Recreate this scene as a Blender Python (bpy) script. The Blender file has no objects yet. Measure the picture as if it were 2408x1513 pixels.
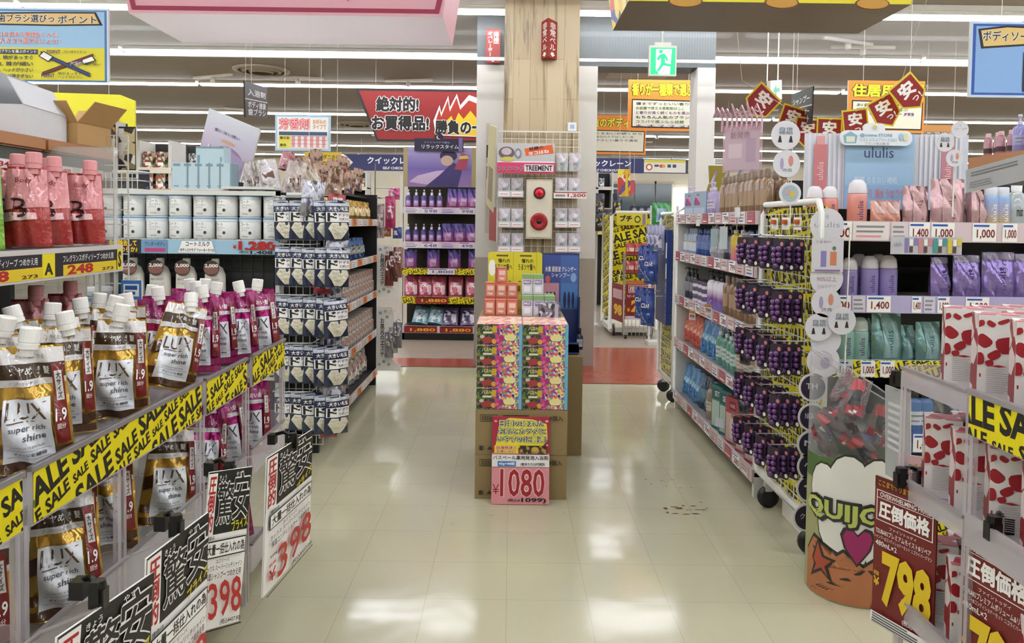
import bpy, math, random
from mathutils import Vector, Matrix

C = bpy.context.scene.collection
SC = bpy.context.scene
RND = random.Random(11)
PI = math.pi

# ---------------------------------------------------------------- camera, light, exposure
FPX, EYE, PITCH, ROLL = 1740.0, 1.40, math.radians(2.0), math.radians(0.75)
IW, IH = 2408.0, 1513.0
PCX, PCY = 1201.5, 524.0 + FPX * math.tan(PITCH)
_f = Vector((0, math.cos(PITCH), -math.sin(PITCH)))
_u0 = Vector((0, math.sin(PITCH), math.cos(PITCH)))
_r0 = Vector((1, 0, 0))
_r = math.cos(ROLL) * _r0 + math.sin(ROLL) * _u0
_u = -math.sin(ROLL) * _r0 + math.cos(ROLL) * _u0
CAM = Vector((0, 0, EYE))
cd = bpy.data.cameras.new('camera')
cam = bpy.data.objects.new('camera', cd)
C.objects.link(cam)
m = Matrix((_r, _u, -_f)).transposed().to_4x4()
m.translation = CAM
cam.matrix_world = m
cd.sensor_width = 36.0
cd.lens = FPX / IW * 36.0
cd.shift_x = (IW / 2 - PCX) / IW
cd.shift_y = (PCY - IH / 2) / IW
cd.clip_start, cd.clip_end = 0.05, 100
SC.camera = cam
wd = bpy.data.worlds.new('world'); SC.world = wd; wd.use_nodes = True
wd.node_tree.nodes['Background'].inputs[0].default_value = (.9, .95, 1, 1)
wd.node_tree.nodes['Background'].inputs[1].default_value = 0.25
SC.view_settings.view_transform = 'Standard'
SC.view_settings.look = 'None'
SC.view_settings.gamma = 1
SC.view_settings.exposure = 0.72
SC.view_settings.use_curve_mapping = False
SC.cycles.use_denoising = True
SC.cycles.max_bounces = 7
SC.cycles.use_adaptive_sampling = True
SC.cycles.adaptive_threshold = 0.02
SC.cycles.transparent_max_bounces = 16
SC.cycles.caustics_reflective = False
SC.cycles.caustics_refractive = False
SC.cycles.sample_clamp_indirect = 6.0
LIGHT_POWER = 15.0     # emission of the ceiling strips
CEIL = 3.40

def ray(px, py):
    return _f + _r * ((px - PCX) / FPX) + _u * ((PCY - py) / FPX)
def W(px, py, Y):
    """world point at depth Y seen at a pixel"""
    d = ray(px, py); return CAM + d * (Y / d.y)
def G(px, py, Z):
    """world point on the level Z seen at a pixel"""
    d = ray(px, py); return CAM + d * ((Z - EYE) / d.z)

# ---------------------------------------------------------------- materials
def lin(h):
    h = h.lstrip('#'); o = []
    for i in (0, 2, 4):
        c = int(h[i:i+2], 16) / 255
        o.append(c / 12.92 if c <= .04045 else ((c + .055) / 1.055) ** 2.4)
    return (*o, 1)
_mc = {}
def mat(hexc, rough=.5, metal=0.0, emit=0.0, bump=0.0, bscale=40., vary=.06, coat=0.0, trans=0.0, alpha=1.0):
    key = (hexc, rough, metal, emit, bump, bscale, vary, coat, trans, alpha)
    if key in _mc: return _mc[key]
    mt = bpy.data.materials.new('mat_%d' % len(_mc)); mt.use_nodes = True
    nt = mt.node_tree; b = nt.nodes['Principled BSDF']
    col = lin(hexc)
    b.inputs['Roughness'].default_value = rough
    b.inputs['Metallic'].default_value = metal
    if coat: b.inputs['Coat Weight'].default_value = coat
    if trans: b.inputs['Transmission Weight'].default_value = trans
    if alpha < 1: b.inputs['Alpha'].default_value = alpha
    if emit:
        b.inputs['Emission Color'].default_value = col
        b.inputs['Emission Strength'].default_value = emit
    if vary and not emit:
        n = nt.nodes.new('ShaderNodeTexNoise'); n.inputs['Scale'].default_value = 6
        tc = nt.nodes.new('ShaderNodeTexCoord'); nt.links.new(tc.outputs['Object'], n.inputs['Vector'])
        mx = nt.nodes.new('ShaderNodeMix'); mx.data_type = 'RGBA'
        mx.inputs[6].default_value = tuple(c * (1 - vary) for c in col[:3]) + (1,)
        mx.inputs[7].default_value = tuple(min(1, c * (1 + vary)) for c in col[:3]) + (1,)
        nt.links.new(n.outputs[0], mx.inputs[0]); nt.links.new(mx.outputs[2], b.inputs['Base Color'])
    else: b.inputs['Base Color'].default_value = col
    if bump:
        n2 = nt.nodes.new('ShaderNodeTexNoise'); n2.inputs['Scale'].default_value = bscale
        n2.inputs['Detail'].default_value = 3
        tc2 = nt.nodes.new('ShaderNodeTexCoord'); nt.links.new(tc2.outputs['Object'], n2.inputs['Vector'])
        bp = nt.nodes.new('ShaderNodeBump'); bp.inputs['Strength'].default_value = bump
        bp.inputs['Distance'].default_value = .02
        nt.links.new(n2.outputs[0], bp.inputs['Height']); nt.links.new(bp.outputs[0], b.inputs['Normal'])
    _mc[key] = mt
    return mt
def foil(hexc, rough=.24, bump=.55): return mat(hexc, rough, .6, 0, min(1, bump * 2), 9., .12)
def film(hexc, rough=.28, bump=.35): return mat(hexc, rough, .15, 0, bump, 26., .10, .5)
def ink(hexc): return mat(hexc, .55, vary=0)
def clearm(hexc='ffffff', tint=.12, rough=.04):
    key = ('clear', hexc, tint, rough)
    if key in _mc: return _mc[key]
    mt = bpy.data.materials.new('clear_%d' % len(_mc)); mt.use_nodes = True
    nt = mt.node_tree; nt.nodes.clear()
    out = nt.nodes.new('ShaderNodeOutputMaterial'); tr = nt.nodes.new('ShaderNodeBsdfTransparent')
    pr = nt.nodes.new('ShaderNodeBsdfPrincipled'); pr.inputs['Base Color'].default_value = lin(hexc)
    pr.inputs['Roughness'].default_value = rough
    mx = nt.nodes.new('ShaderNodeMixShader'); lw = nt.nodes.new('ShaderNodeLayerWeight'); lw.inputs[0].default_value = .25
    mr = nt.nodes.new('ShaderNodeMapRange'); mr.inputs[3].default_value = tint; mr.inputs[4].default_value = min(1, tint + .55)
    nt.links.new(lw.outputs['Facing'], mr.inputs[0]); nt.links.new(mr.outputs[0], mx.inputs[0])
    nt.links.new(tr.outputs[0], mx.inputs[1]); nt.links.new(pr.outputs[0], mx.inputs[2]); nt.links.new(mx.outputs[0], out.inputs[0])
    _mc[key] = mt
    return mt
def busy(cols, scale=30., rough=.4):
    """printed packaging art: a patchwork of its own ink colours"""
    key = ('busy', tuple(cols), scale, rough)
    if key in _mc: return _mc[key]
    mt = bpy.data.materials.new('print_%d' % len(_mc)); mt.use_nodes = True
    nt = mt.node_tree; b = nt.nodes['Principled BSDF']; b.inputs['Roughness'].default_value = rough
    tc = nt.nodes.new('ShaderNodeTexCoord'); v = nt.nodes.new('ShaderNodeTexVoronoi'); v.inputs['Scale'].default_value = scale
    nt.links.new(tc.outputs['Object'], v.inputs['Vector'])
    sp = nt.nodes.new('ShaderNodeSeparateColor'); nt.links.new(v.outputs['Color'], sp.inputs[0])
    cr = nt.nodes.new('ShaderNodeValToRGB'); cr.color_ramp.interpolation = 'CONSTANT'
    n = len(cols)
    while len(cr.color_ramp.elements) < n: cr.color_ramp.elements.new(.5)
    for i, c in enumerate(cols):
        cr.color_ramp.elements[i].position = i / n; cr.color_ramp.elements[i].color = lin(c)
    nt.links.new(sp.outputs[0], cr.inputs[0]); nt.links.new(cr.outputs[0], b.inputs['Base Color'])
    _mc[key] = mt
    return mt
def gradm(stops, axis='Z', rough=.35, metal=0., span=1.0):
    """ink that runs from one colour into another along generated coordinates of the pack"""
    key = ('grad', tuple(stops), axis, rough, metal)
    if key in _mc: return _mc[key]
    mt = bpy.data.materials.new('fade_%d' % len(_mc)); mt.use_nodes = True
    nt = mt.node_tree; b = nt.nodes['Principled BSDF']; b.inputs['Roughness'].default_value = rough; b.inputs['Metallic'].default_value = metal
    tc = nt.nodes.new('ShaderNodeTexCoord'); s = nt.nodes.new('ShaderNodeSeparateXYZ'); nt.links.new(tc.outputs['Generated'], s.inputs[0])
    cr = nt.nodes.new('ShaderNodeValToRGB')
    while len(cr.color_ramp.elements) < len(stops): cr.color_ramp.elements.new(.5)
    for i, (p, c) in enumerate(stops):
        cr.color_ramp.elements[i].position = p; cr.color_ramp.elements[i].color = lin(c)
    nt.links.new(s.outputs[axis], cr.inputs[0]); nt.links.new(cr.outputs[0], b.inputs['Base Color'])
    _mc[key] = mt
    return mt

WHITE = mat('f2f0ea', .45); BLACK = mat('0c0c0d', .4); OFFW = mat('dcd9cf', .5)
WIRE = mat('d8d8d2', .35, .1); STEEL = mat('c4c6c6', .28, .8); ACRYL = clearm('e8e4e6', .10)
ACRYL2 = clearm('cfc8cc', .30); YEL = mat('e8d80c', .42); PLBLK = mat('101012', .28)
CARD = mat('8f7a52', .75, bump=.06, bscale=60); CARDL = mat('c09a66', .75)
I_K = ink('15130f'); I_W = ink('f4f2ee'); I_R = ink('b01a18'); I_Y = ink('f0d420'); I_MR = ink('7c1013'); I_B = ink('2456b0')
I_G = ink('8a8a88'); I_PK = ink('e8909c')

# ---------------------------------------------------------------- text
_tc = {}; _tl = {}
def text_tris(body, bold):
    k = (body, bold)
    if k in _tc: return _tc[k]
    c = bpy.data.curves.new('t', 'FONT'); c.body = body; c.resolution_u = 2; c.offset = bold if body.isascii() else 0; c.fill_mode = 'FRONT'
    c.space_line = .95; c.align_x = 'CENTER' if '\n' in body and len(body) == 2 * body.count('\n') + 1 else 'LEFT'
    o = bpy.data.objects.new('t', c)
    me = o.to_mesh()
    vs = [(v.co.x, v.co.y) for v in me.vertices]; fs = [tuple(p.vertices) for p in me.polygons]
    o.to_mesh_clear(); bpy.data.objects.remove(o); bpy.data.curves.remove(c)
    nl = len(vs)
    if not body.isascii() and bold > .008:     # heavier strokes: the glyphs laid over themselves
        b = bold * .9; n0 = len(vs); v0, f0 = vs, fs
        sh = [(b, 0), (-b, 0), (0, b), (0, -b)] + ([(b*.7, b*.7), (-b*.7, b*.7), (b*.7, -b*.7), (-b*.7, -b*.7)] if bold > .03 else [])
        vs = [(x + dx, y + dy) for dx, dy in sh for x, y in v0]; fs = [tuple(i + k*n0 for i in f) for k in range(len(sh)) for f in f0]
    x0 = min(v[0] for v in vs); x1 = max(v[0] for v in vs); y0 = min(v[1] for v in vs); y1 = max(v[1] for v in vs)
    sx = max(x1 - x0, 1e-6); sy = max(y1 - y0, 1e-6)
    # wind every triangle so that it faces -Y once laid out as x, z
    out = []
    for f in fs:
        a = sum(vs[f[i]][0] * vs[f[(i + 1) % len(f)]][1] - vs[f[(i + 1) % len(f)]][0] * vs[f[i]][1] for i in range(len(f)))
        out.append(f if a > 0 else f[::-1])
    _tc[k] = ([((x - x0) / sx, (y - y0) / sy) for x, y in vs], out, sx / sy)
    _tl[k] = nl
    return _tc[k]
def clip(poly, x0, x1, z0, z1):
    for ax, s, lim in ((0, 1, x0), (0, -1, x1), (1, 1, z0), (1, -1, z1)):
        out = []
        for i in range(len(poly)):
            a, b = poly[i], poly[(i + 1) % len(poly)]
            da, db = s * (a[ax] - lim), s * (b[ax] - lim)
            if da >= 0: out.append(a)
            if da * db < 0:
                t = da / (da - db); out.append((a[0] + t * (b[0] - a[0]), a[1] + t * (b[1] - a[1])))
        poly = out
        if len(poly) < 3: return []
    return poly

# ---------------------------------------------------------------- mesh builder
class MB:
    def __init__(s): s.v = []; s.f = []; s.mi = []; s.ms = []; s.sm = []; s.M = None
    def add(s, vs, fs, mt, smooth=False):
        if mt not in s.ms: s.ms.append(mt)
        k = s.ms.index(mt); b = len(s.v)
        s.v += [tuple(s.M @ Vector(v)) for v in vs] if s.M is not None else [tuple(v) for v in vs]
        for f in fs: s.f.append(tuple(i + b for i in f)); s.mi.append(k); s.sm.append(smooth)
        return s
    def box(s, x0, x1, y0, y1, z0, z1, mt, front=None, top=None, side=None):
        v = [(x0,y0,z0),(x1,y0,z0),(x1,y1,z0),(x0,y1,z0),(x0,y0,z1),(x1,y0,z1),(x1,y1,z1),(x0,y1,z1)]
        s.add(v, [(0,3,2,1),(2,3,7,6)], mt)
        s.add(v, [(0,1,5,4)], front or mt); s.add(v, [(4,5,6,7)], top or mt); s.add(v, [(1,2,6,5),(3,0,4,7)], side or mt)
        return s
    def rbox(s, x0, x1, y0, y1, z0, z1, r, mt, n=3):
        """box with rounded corners in the front view"""
        pts = []
        for cx, cz, a0 in ((x1-r, z1-r, 0), (x0+r, z1-r, 90), (x0+r, z0+r, 180), (x1-r, z0+r, 270)):
            for i in range(n + 1):
                a = math.radians(a0 + 90 * i / n); pts.append((cx + r * math.cos(a), cz + r * math.sin(a)))
        return s.prism(pts, y0, y1, mt)
    def prism(s, pts, y0, y1, mt, side=None):
        """outline in x, z (counter-clockwise seen from -Y) with depth y0..y1"""
        n = len(pts)
        v = [(x, y0, z) for x, z in pts] + [(x, y1, z) for x, z in pts]
        s.add(v, [tuple(range(n)), tuple(range(2*n-1, n-1, -1))], mt)
        s.add(v, [(i, i+n, (i+1) % n + n, (i+1) % n) for i in range(n)], side or mt)
        return s
    def lathe(s, prof, mt, n=18, sx=1., sy=1., c=(0,0,0), smooth=True, caps=True):
        v = []; f = []
        for r, z in prof:
            for i in range(n):
                a = 2 * PI * i / n; v.append((c[0] + r * sx * math.cos(a), c[1] + r * sy * math.sin(a), c[2] + z))
        for j in range(len(prof) - 1):
            for i in range(n): k = (i+1) % n; f.append((j*n+i, j*n+k, (j+1)*n+k, (j+1)*n+i))
        s.add(v, f, mt, smooth)
        if caps:
            s.add(v[:n], [tuple(range(n-1, -1, -1))], mt); s.add(v[-n:], [tuple(range(n))], mt)
        return s
    def tube(s, pts, r, mt, n=6):
        pts = [Vector(p) for p in pts]; v = []; f = []
        for i, p in enumerate(pts):
            t = (pts[min(i+1, len(pts)-1)] - pts[max(i-1, 0)]).normalized()
            up = Vector((0,0,1)) if abs(t.z) < .9 else Vector((1,0,0))
            a = t.cross(up).normalized(); b = a.cross(t)
            for k in range(n):
                q = 2*PI*k/n; v.append(p + a*(r*math.cos(q)) + b*(r*math.sin(q)))
        for i in range(len(pts)-1):
            for k in range(n): l = (k+1) % n; f.append((i*n+k, i*n+l, (i+1)*n+l, (i+1)*n+k))
        f.append(tuple(range(n))); f.append(tuple(range(len(v)-1, len(v)-n-1, -1)))
        return s.add(v, f, mt, True)
    def rect(s, x0, x1, z0, z1, y, mt): return s.add([(x0,y,z0),(x1,y,z0),(x1,y,z1),(x0,y,z1)], [(0,1,2,3)], mt)
    def poly(s, pts, y, mt): return s.add([(x, y, z) for x, z in pts], [tuple(range(len(pts)))], mt)
    def ell(s, cx, cz, rx, rz, y, mt, n=18, rot=0.):
        ca, sa = math.cos(rot), math.sin(rot)
        return s.poly([(cx + ca*rx*math.cos(a) - sa*rz*math.sin(a), cz + sa*rx*math.cos(a) + ca*rz*math.sin(a)) for a in (2*PI*i/n for i in range(n))], y, mt)
    def text(s, body, x0, x1, z0, z1, y, mt, bold=.0, fn=None, rot=0.):
        vs, fs, asp = text_tris(body, bold)
        pts = [(x0 + u*(x1-x0), z0 + w*(z1-z0)) for u, w in vs]
        if rot:
            cx, cz = (x0+x1)/2, (z0+z1)/2; ca, sa = math.cos(rot), math.sin(rot)
            pts = [(cx + (x-cx)*ca - (z-cz)*sa, cz + (x-cx)*sa + (z-cz)*ca) for x, z in pts]
        nl = _tl[(body, bold)]; out = []
        for i, (x, z) in enumerate(pts):      # each overlaid copy a hair nearer than the one before
            p = fn(x, z) if fn else (x, y, z); out.append((p[0], p[1] - .00003 * (i // nl), p[2]))
        return s.add(out, fs, mt)
    def otext(s, body, x0, x1, z0, z1, y, mt, omt, bold=.02, ob=.05, rot=0., step=.0006):
        """lettering with an outline"""
        dx, dz = (x1-x0)*.012, (z1-z0)*.03
        s.text(body, x0-dx, x1+dx, z0-dz, z1+dz, y, omt, ob, rot=rot); return s.text(body, x0, x1, z0, z1, y-step, mt, bold, rot=rot)
    def data(s, name):
        me = bpy.data.meshes.new(name); me.from_pydata(s.v, [], s.f); me.update()
        for mt in s.ms: me.materials.append(mt)
        me.polygons.foreach_set('material_index', s.mi); me.polygons.foreach_set('use_smooth', s.sm)
        return me
    def build(s, name, parent=None):
        o = bpy.data.objects.new(name, s.data(name)); C.objects.link(o)
        if parent is not None: o.parent = parent
        return o

def tag(o, label, cat, group=None, kind=None):
    o['label'] = label; o['category'] = cat
    if group: o['group'] = group
    if kind: o['kind'] = kind
    return o
def thing(name, label, cat, loc=(0,0,0), rz=0., group=None, M=None):
    o = bpy.data.objects.new(name, None); C.objects.link(o); o.empty_display_size = .05
    o.matrix_world = M if M is not None else Matrix.Translation(Vector(loc)) @ Matrix.Rotation(rz, 4, 'Z')
    return tag(o, label, cat, group)
def solo(mb, name, label, cat, loc=(0,0,0), rz=0., group=None, M=None):
    o = mb.build(name)
    if M is not None: o.matrix_world = M
    else: o.location = loc; o.rotation_euler = (0, 0, rz)
    return tag(o, label, cat, group)
def struct(mb, name):
    o = mb.build(name); o['kind'] = 'structure'; return o
def dup(root):
    r = root.copy(); C.objects.link(r)
    for ch in list(root.children):
        c = ch.copy(); C.objects.link(c); c.parent = r
        for g in ch.children: d = g.copy(); C.objects.link(d); d.parent = c
    return r
class Kind:
    """one built thing with its parts; put() places it the first time and copies it afterwards"""
    def __init__(s, root, hw=0., hd=0.): s.root = root; s.used = False; s.hw = hw; s.hd = hd
    def put(s, loc, rz, label, group=None, tilt=(0, 0), sc=1.):
        o = dup(s.root) if s.used else s.root
        s.used = True
        loc = Vector(loc); loc.z += sc * (s.hd * abs(math.sin(tilt[0])) + s.hw * abs(math.sin(tilt[1])))
        o.matrix_world = Matrix.Translation(Vector(loc)) @ Matrix.Rotation(rz, 4, 'Z') @ Matrix.Rotation(tilt[0], 4, 'X') @ Matrix.Rotation(tilt[1], 4, 'Y') @ Matrix.Scale(sc, 4)
        o['label'] = label
        if group: o['group'] = group
        return o
ORD = 'first second third fourth fifth sixth seventh eighth ninth tenth eleventh twelfth thirteenth fourteenth fifteenth sixteenth seventeenth eighteenth nineteenth twentieth'.split()
def nth(i): return ORD[i] if i < len(ORD) else 'number %d' % (i + 1)
# ---------------------------------------------------------------- printed faces
def flat(mb, prints, x0, z0, w, h, y, step=.0005):
    for p in prints:
        y -= step; k = p[0]
        X = lambda u: x0 + u * w
        Z = lambda u: z0 + u * h
        if k == 'r': mb.rect(X(p[1]), X(p[3]), Z(p[2]), Z(p[4]), y, p[5])
        elif k == 't': mb.text(p[1], X(p[2]), X(p[4]), Z(p[3]), Z(p[5]), y, p[6], p[7] if len(p) > 7 else .012, rot=p[8] if len(p) > 8 else 0)
        elif k == 'o': mb.otext(p[1], X(p[2]), X(p[4]), Z(p[3]), Z(p[5]), y, p[6], p[7], p[8] if len(p) > 8 else .02, p[9] if len(p) > 9 else .06, p[10] if len(p) > 10 else 0, step); y -= step
        elif k == 'e': mb.ell(X(p[1]), Z(p[2]), p[3] * w, p[4] * h, y, p[5])
        elif k == 'p': mb.poly([(X(a), Z(b)) for a, b in p[1]], y, p[2])
def lines(x0, z0, x1, z1, n, mt, fill=.45, ragged=True):
    """rows of small print too fine to read"""
    out = []; dz = (z1 - z0) / n
    for i in range(n):
        out.append(('r', x0, z1 - (i + .5 + fill/2) * dz, x1 - (RND.random() * .35 * (x1-x0) if ragged else 0), z1 - (i + .5 - fill/2) * dz, mt))
    return out
def frame(c, t, mt):
    return [('r', 0, 0, 1, 1, mt), ('r', t, t, 1-t, 1-t, c)]
def board(name, label, cat, M, w, h, prints, face=None, t=.012, edge=None, group=None, hang=None, legs=False):
    """a flat sign standing on its lower edge; M places the lower front corner, x along the face, z up"""
    o = thing(name, label, cat, group=group, M=M)
    MB().box(0, w, 0, t, 0, h, edge or OFFW, front=face or WHITE).build('panel', o)
    if prints:
        b = MB(); flat(b, prints, 0, 0, w, h, -.0004); b.build('lettering', o)
    if legs: MB().box(w*.45, w*.55, t, t+.006, -M.translation.z, h*.5, ACRYL2).build('stem', o)
    for x, top in hang or ():
        MB().tube([(x, t/2, h), (x, t/2, top)], .0022, OFFW, 4).build('hanging_string', o)
    return o
def bpx(name, label, cat, x0, y0, x1, y1, Y, prints, face=None, hang=False, **k):
    a = W(x0, y1, Y); b = W(x1, y1, Y); c = W((x0+x1)/2, y0, Y)
    z0 = (a.z + b.z) / 2
    w, h = b.x - a.x, c.z - z0
    hg = [(w*.12, CEIL - z0), (w*.88, CEIL - z0)] if hang else None
    return board(name, label, cat, Matrix.Translation((a.x, Y, z0)), w, h, prints, face, hang=hg, **k)
def bcor(name, label, cat, tl, tr, h, prints, face=None, level=False, **k):
    """sign whose top corners are given as (px, py, depth)"""
    A, B = W(*tl), W(*tr)
    if level: A.z = B.z = (A.z + B.z) / 2
    x = (B - A); w = x.length; x.normalize()
    y = Vector((0,0,1)).cross(x).normalized(); z = x.cross(y)
    M = Matrix((x, y, z)).transposed().to_4x4(); M.translation = A - z * h
    return board(name, label, cat, M, w, h, prints, face, **k)
def sale(mb, x0, x1, z0, z1, y, s=.05, rot=.35, seed=0, base=True):
    if base: mb.rect(x0, x1, z0, z1, y, YEL)
    rr = random.Random(seed); vs, fs, asp = text_tris('SALE', .035)
    ca, sa = math.cos(rot), math.sin(rot); z = z0 - s * 1.2; row = 0
    if 'salek' not in _mc: _mc['salek'] = I_K
    pv = []; pf = []
    L = max(x1 - x0, z1 - z0) * 1.6 + s * 4
    cx, cz = (x0 + x1) / 2, (z0 + z1) / 2
    v = -L / 2
    while v < L / 2:
        hh = s * (1.0 if row % 2 == 0 else .55)
        u = -L / 2 + rr.random() * s * 2
        while u < L / 2:
            q = hh * (1 if rr.random() < .7 else .7); ww = q * 2.6
            for f in fs:
                P = []
                for i in f:
                    a, b = u + vs[i][0] * ww, v + vs[i][1] * q
                    P.append((cx + a*ca - b*sa, cz + a*sa + b*ca))
                if max(p[0] for p in P) < x0 or min(p[0] for p in P) > x1 or max(p[1] for p in P) < z0 or min(p[1] for p in P) > z1: continue
                P = clip(P, x0, x1, z0, z1)
                if P:
                    k = len(pv); pv += [(a, y - .0006, b) for a, b in P]; pf.append(tuple(range(k, k + len(P))))
            u += ww + s * .25
        v += hh * 1.18; row += 1
    if pv: mb.add(pv, pf, I_K)
    return mb
def wiregrid(mb, x0, x1, z0, z1, y, nx, nz, r, mt):
    for i in range(nx + 1): x = x0 + (x1-x0)*i/nx; mb.box(x-r, x+r, y-r, y+r, z0, z1, mt)
    for i in range(nz + 1): z = z0 + (z1-z0)*i/nz; mb.box(x0, x1, y-2*r, y-r*.2, z-r, z+r, mt)
    return mb

# ---------------------------------------------------------------- goods
def pouch(name, cat, w, h, d, mt, prints=(), taper=0., crumple=.004, seed=1, cap=None, capx=0., captilt=0., header=None, n=12, gz=None, hang=False):
    rr = random.Random(seed); ph = [(rr.uniform(2, 7), rr.uniform(2, 7), rr.uniform(0, 6), rr.uniform(-1, 1)) for _ in range(5)]
    if hang: g = lambda t: max(.03, math.sin(PI * min(1, max(0, t * 1.05))) ** .6 if t < .93 else .03)
    else: g = gz or (lambda t: (.62 + 1.25*t if t < .3 else 1.0 - .93 * ((t-.3)/.7) ** 1.35))
    wf = lambda t: 1 - taper * t
    def S(u, t, sgn=-1):
        e = max(0., 1 - u*u)
        nz = sum(a[3] * math.sin(a[0]*u*1.6 + a[1]*t*2.2 + a[2]) for a in ph) * crumple * e
        return (u*w/2*wf(t), sgn * (d/2*g(t) * e**.62) + nz * (1 if sgn < 0 else -1), t*h)
    o = thing(name, '', cat)
    b = MB(); nz = n + 2
    for sgn in (-1, 1):
        v = [S(-1 + 2*i/n, j/nz, sgn) for j in range(nz+1) for i in range(n+1)]
        f = [((j*(n+1)+i), (j*(n+1)+i+1), ((j+1)*(n+1)+i+1), ((j+1)*(n+1)+i)) for j in range(nz) for i in range(n)]
        b.add(v, f if sgn < 0 else [q[::-1] for q in f], mt, True)
    b.add([S(-1 + 2*i/n, 0, s) for s in (-1, 1) for i in range(n+1)], [(i, i+n+1, i+n+2, i+1) for i in range(n)], mt)
    b.build('pouch_body', o)
    if prints:
        q = MB(); off = .0016
        for p in prints:
            off += .0008
            if p[0] == 'q':
                P = p[1]; k = 10; vv = []; ff = []
                for j in range(k+1):
                    for i in range(k+1):
                        a, c = i/k, j/k
                        u = (P[0][0]*(1-a)+P[1][0]*a)*(1-c) + (P[3][0]*(1-a)+P[2][0]*a)*c
                        t = (P[0][1]*(1-a)+P[1][1]*a)*(1-c) + (P[3][1]*(1-a)+P[2][1]*a)*c
                        s_ = S(u, t); vv.append((s_[0], s_[1]-off, s_[2]))
                for j in range(k):
                    for i in range(k): ff.append((j*(k+1)+i, j*(k+1)+i+1, (j+1)*(k+1)+i+1, (j+1)*(k+1)+i))
                q.add(vv, ff, p[2], True)
            elif p[0] == 't':
                def fn(u, t, off=off): s_ = S(u, t); return (s_[0], s_[1]-off, s_[2])
                q.text(p[1], p[2], p[3], p[4], p[5], 0, p[6], p[7] if len(p) > 7 else .01, fn, p[8] if len(p) > 8 else 0)
        q.build('label_print', o)
    if cap:
        c = MB(); c.M = Matrix.Translation((capx*w, 0, h*.985)) @ Matrix.Rotation(captilt, 4, 'Y') @ Matrix.Scale(1.28, 4)
        c.lathe([(.0125, -.014), (.0125, -.002), (.0172, -.001), (.0172, .008), (.0158, .0085), (.0158, .0105), (.0172, .011), (.0168, .034), (.0150, .0365), (.0, .037)], cap, 20, smooth=False)
        c.build('spout_cap', o)
    if header:
        c = MB().rect(-w/2*wf(1), w/2*wf(1), h*.9, h*1.06, -.003, header).rect(w/2*wf(1), -w/2*wf(1), h*.9, h*1.06, .003, header); c.build('header_card', o)
    return Kind(o) if hang else Kind(o, w/2*.95, d/2*.62)
def bottle(name, cat, prof, mt, prints=(), cap=None, capprof=None, sx=1., sy=1., pump=None, liquid=None, n=18):
    o = thing(name, '', cat)
    MB().lathe(prof, mt, n, sx, sy).build('bottle_body', o)
    if capprof: MB().lathe(capprof, cap, 14, sx if capprof[0][0] > .02 else 1, sy if capprof[0][0] > .02 else 1).build('cap', o)
    zt = capprof[-1][1] if capprof else prof[-1][1]
    if pump:
        p = MB().lathe([(.004, zt-.002), (.004, zt+.022)], pump, 8).lathe([(.008, zt+.02), (.009, zt+.024), (.009, zt+.032), (.006, zt+.035)], pump, 10)
        p.tube([(0, 0, zt+.028), (0, -.026, zt+.028), (0, -.031, zt+.022)], .0035, pump, 6); p.build('pump_head', o)
    if prints:
        q = MB(); off = .0006
        def rad(z):
            for (r0, a), (r1, c) in zip(prof, prof[1:]):
                if a <= z <= c and c > a: return r0 + (r1-r0)*(z-a)/(c-a)
            return prof[-1][0]
        for p in prints:
            off += .0004
            def fn(a, z, off=off): r = rad(z) + off; q_ = math.radians(a); return (r*sx*math.sin(q_), -r*sy*math.cos(q_), z)
            if p[0] == 'r':
                k = max(2, int(abs(p[3]-p[1])/12)); vv = []
                for z in (p[2], p[4]):
                    for i in range(k+1): vv.append(fn(p[1]+(p[3]-p[1])*i/k, z))
                q.add(vv, [(i, i+1, i+k+2, i+k+1) for i in range(k)], p[5], True)
            elif p[0] == 'v': q.text(p[1], p[2], p[3], -p[4], p[4], 0, p[5], .008, lambda x, z: fn(-z, x))
            else: q.text(p[1], p[2], p[4], p[3], p[5], 0, p[6], p[7] if len(p) > 7 else .01, fn, p[8] if len(p) > 8 else 0)
        q.build('label_print', o)
    return Kind(o)
def carton(name, cat, w, d, h, mt, prints=(), top=None, side=None, sprints=(), lid=True):
    o = thing(name, '', cat)
    MB().box(-w/2, w/2, 0, d, 0, h, mt, top=top, side=side).build('carton_body', o)
    q = MB()
    if prints: flat(q, prints, -w/2, 0, w, h, -.0003)
    if sprints:
        for sg in (1, -1):
            q.M = Matrix.Translation((sg*w/2, d/2, 0)) @ Matrix.Rotation(sg*PI/2, 4, 'Z'); flat(q, sprints, -d/2, 0, d, h, -.0003)
        q.M = None
    if prints or sprints: q.build('label_print', o)
    if lid: MB().box(-w/2+.001, w/2-.001, .001, d-.001, h, h+.0012, top or mt).build('flap', o)
    return Kind(o)

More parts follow.
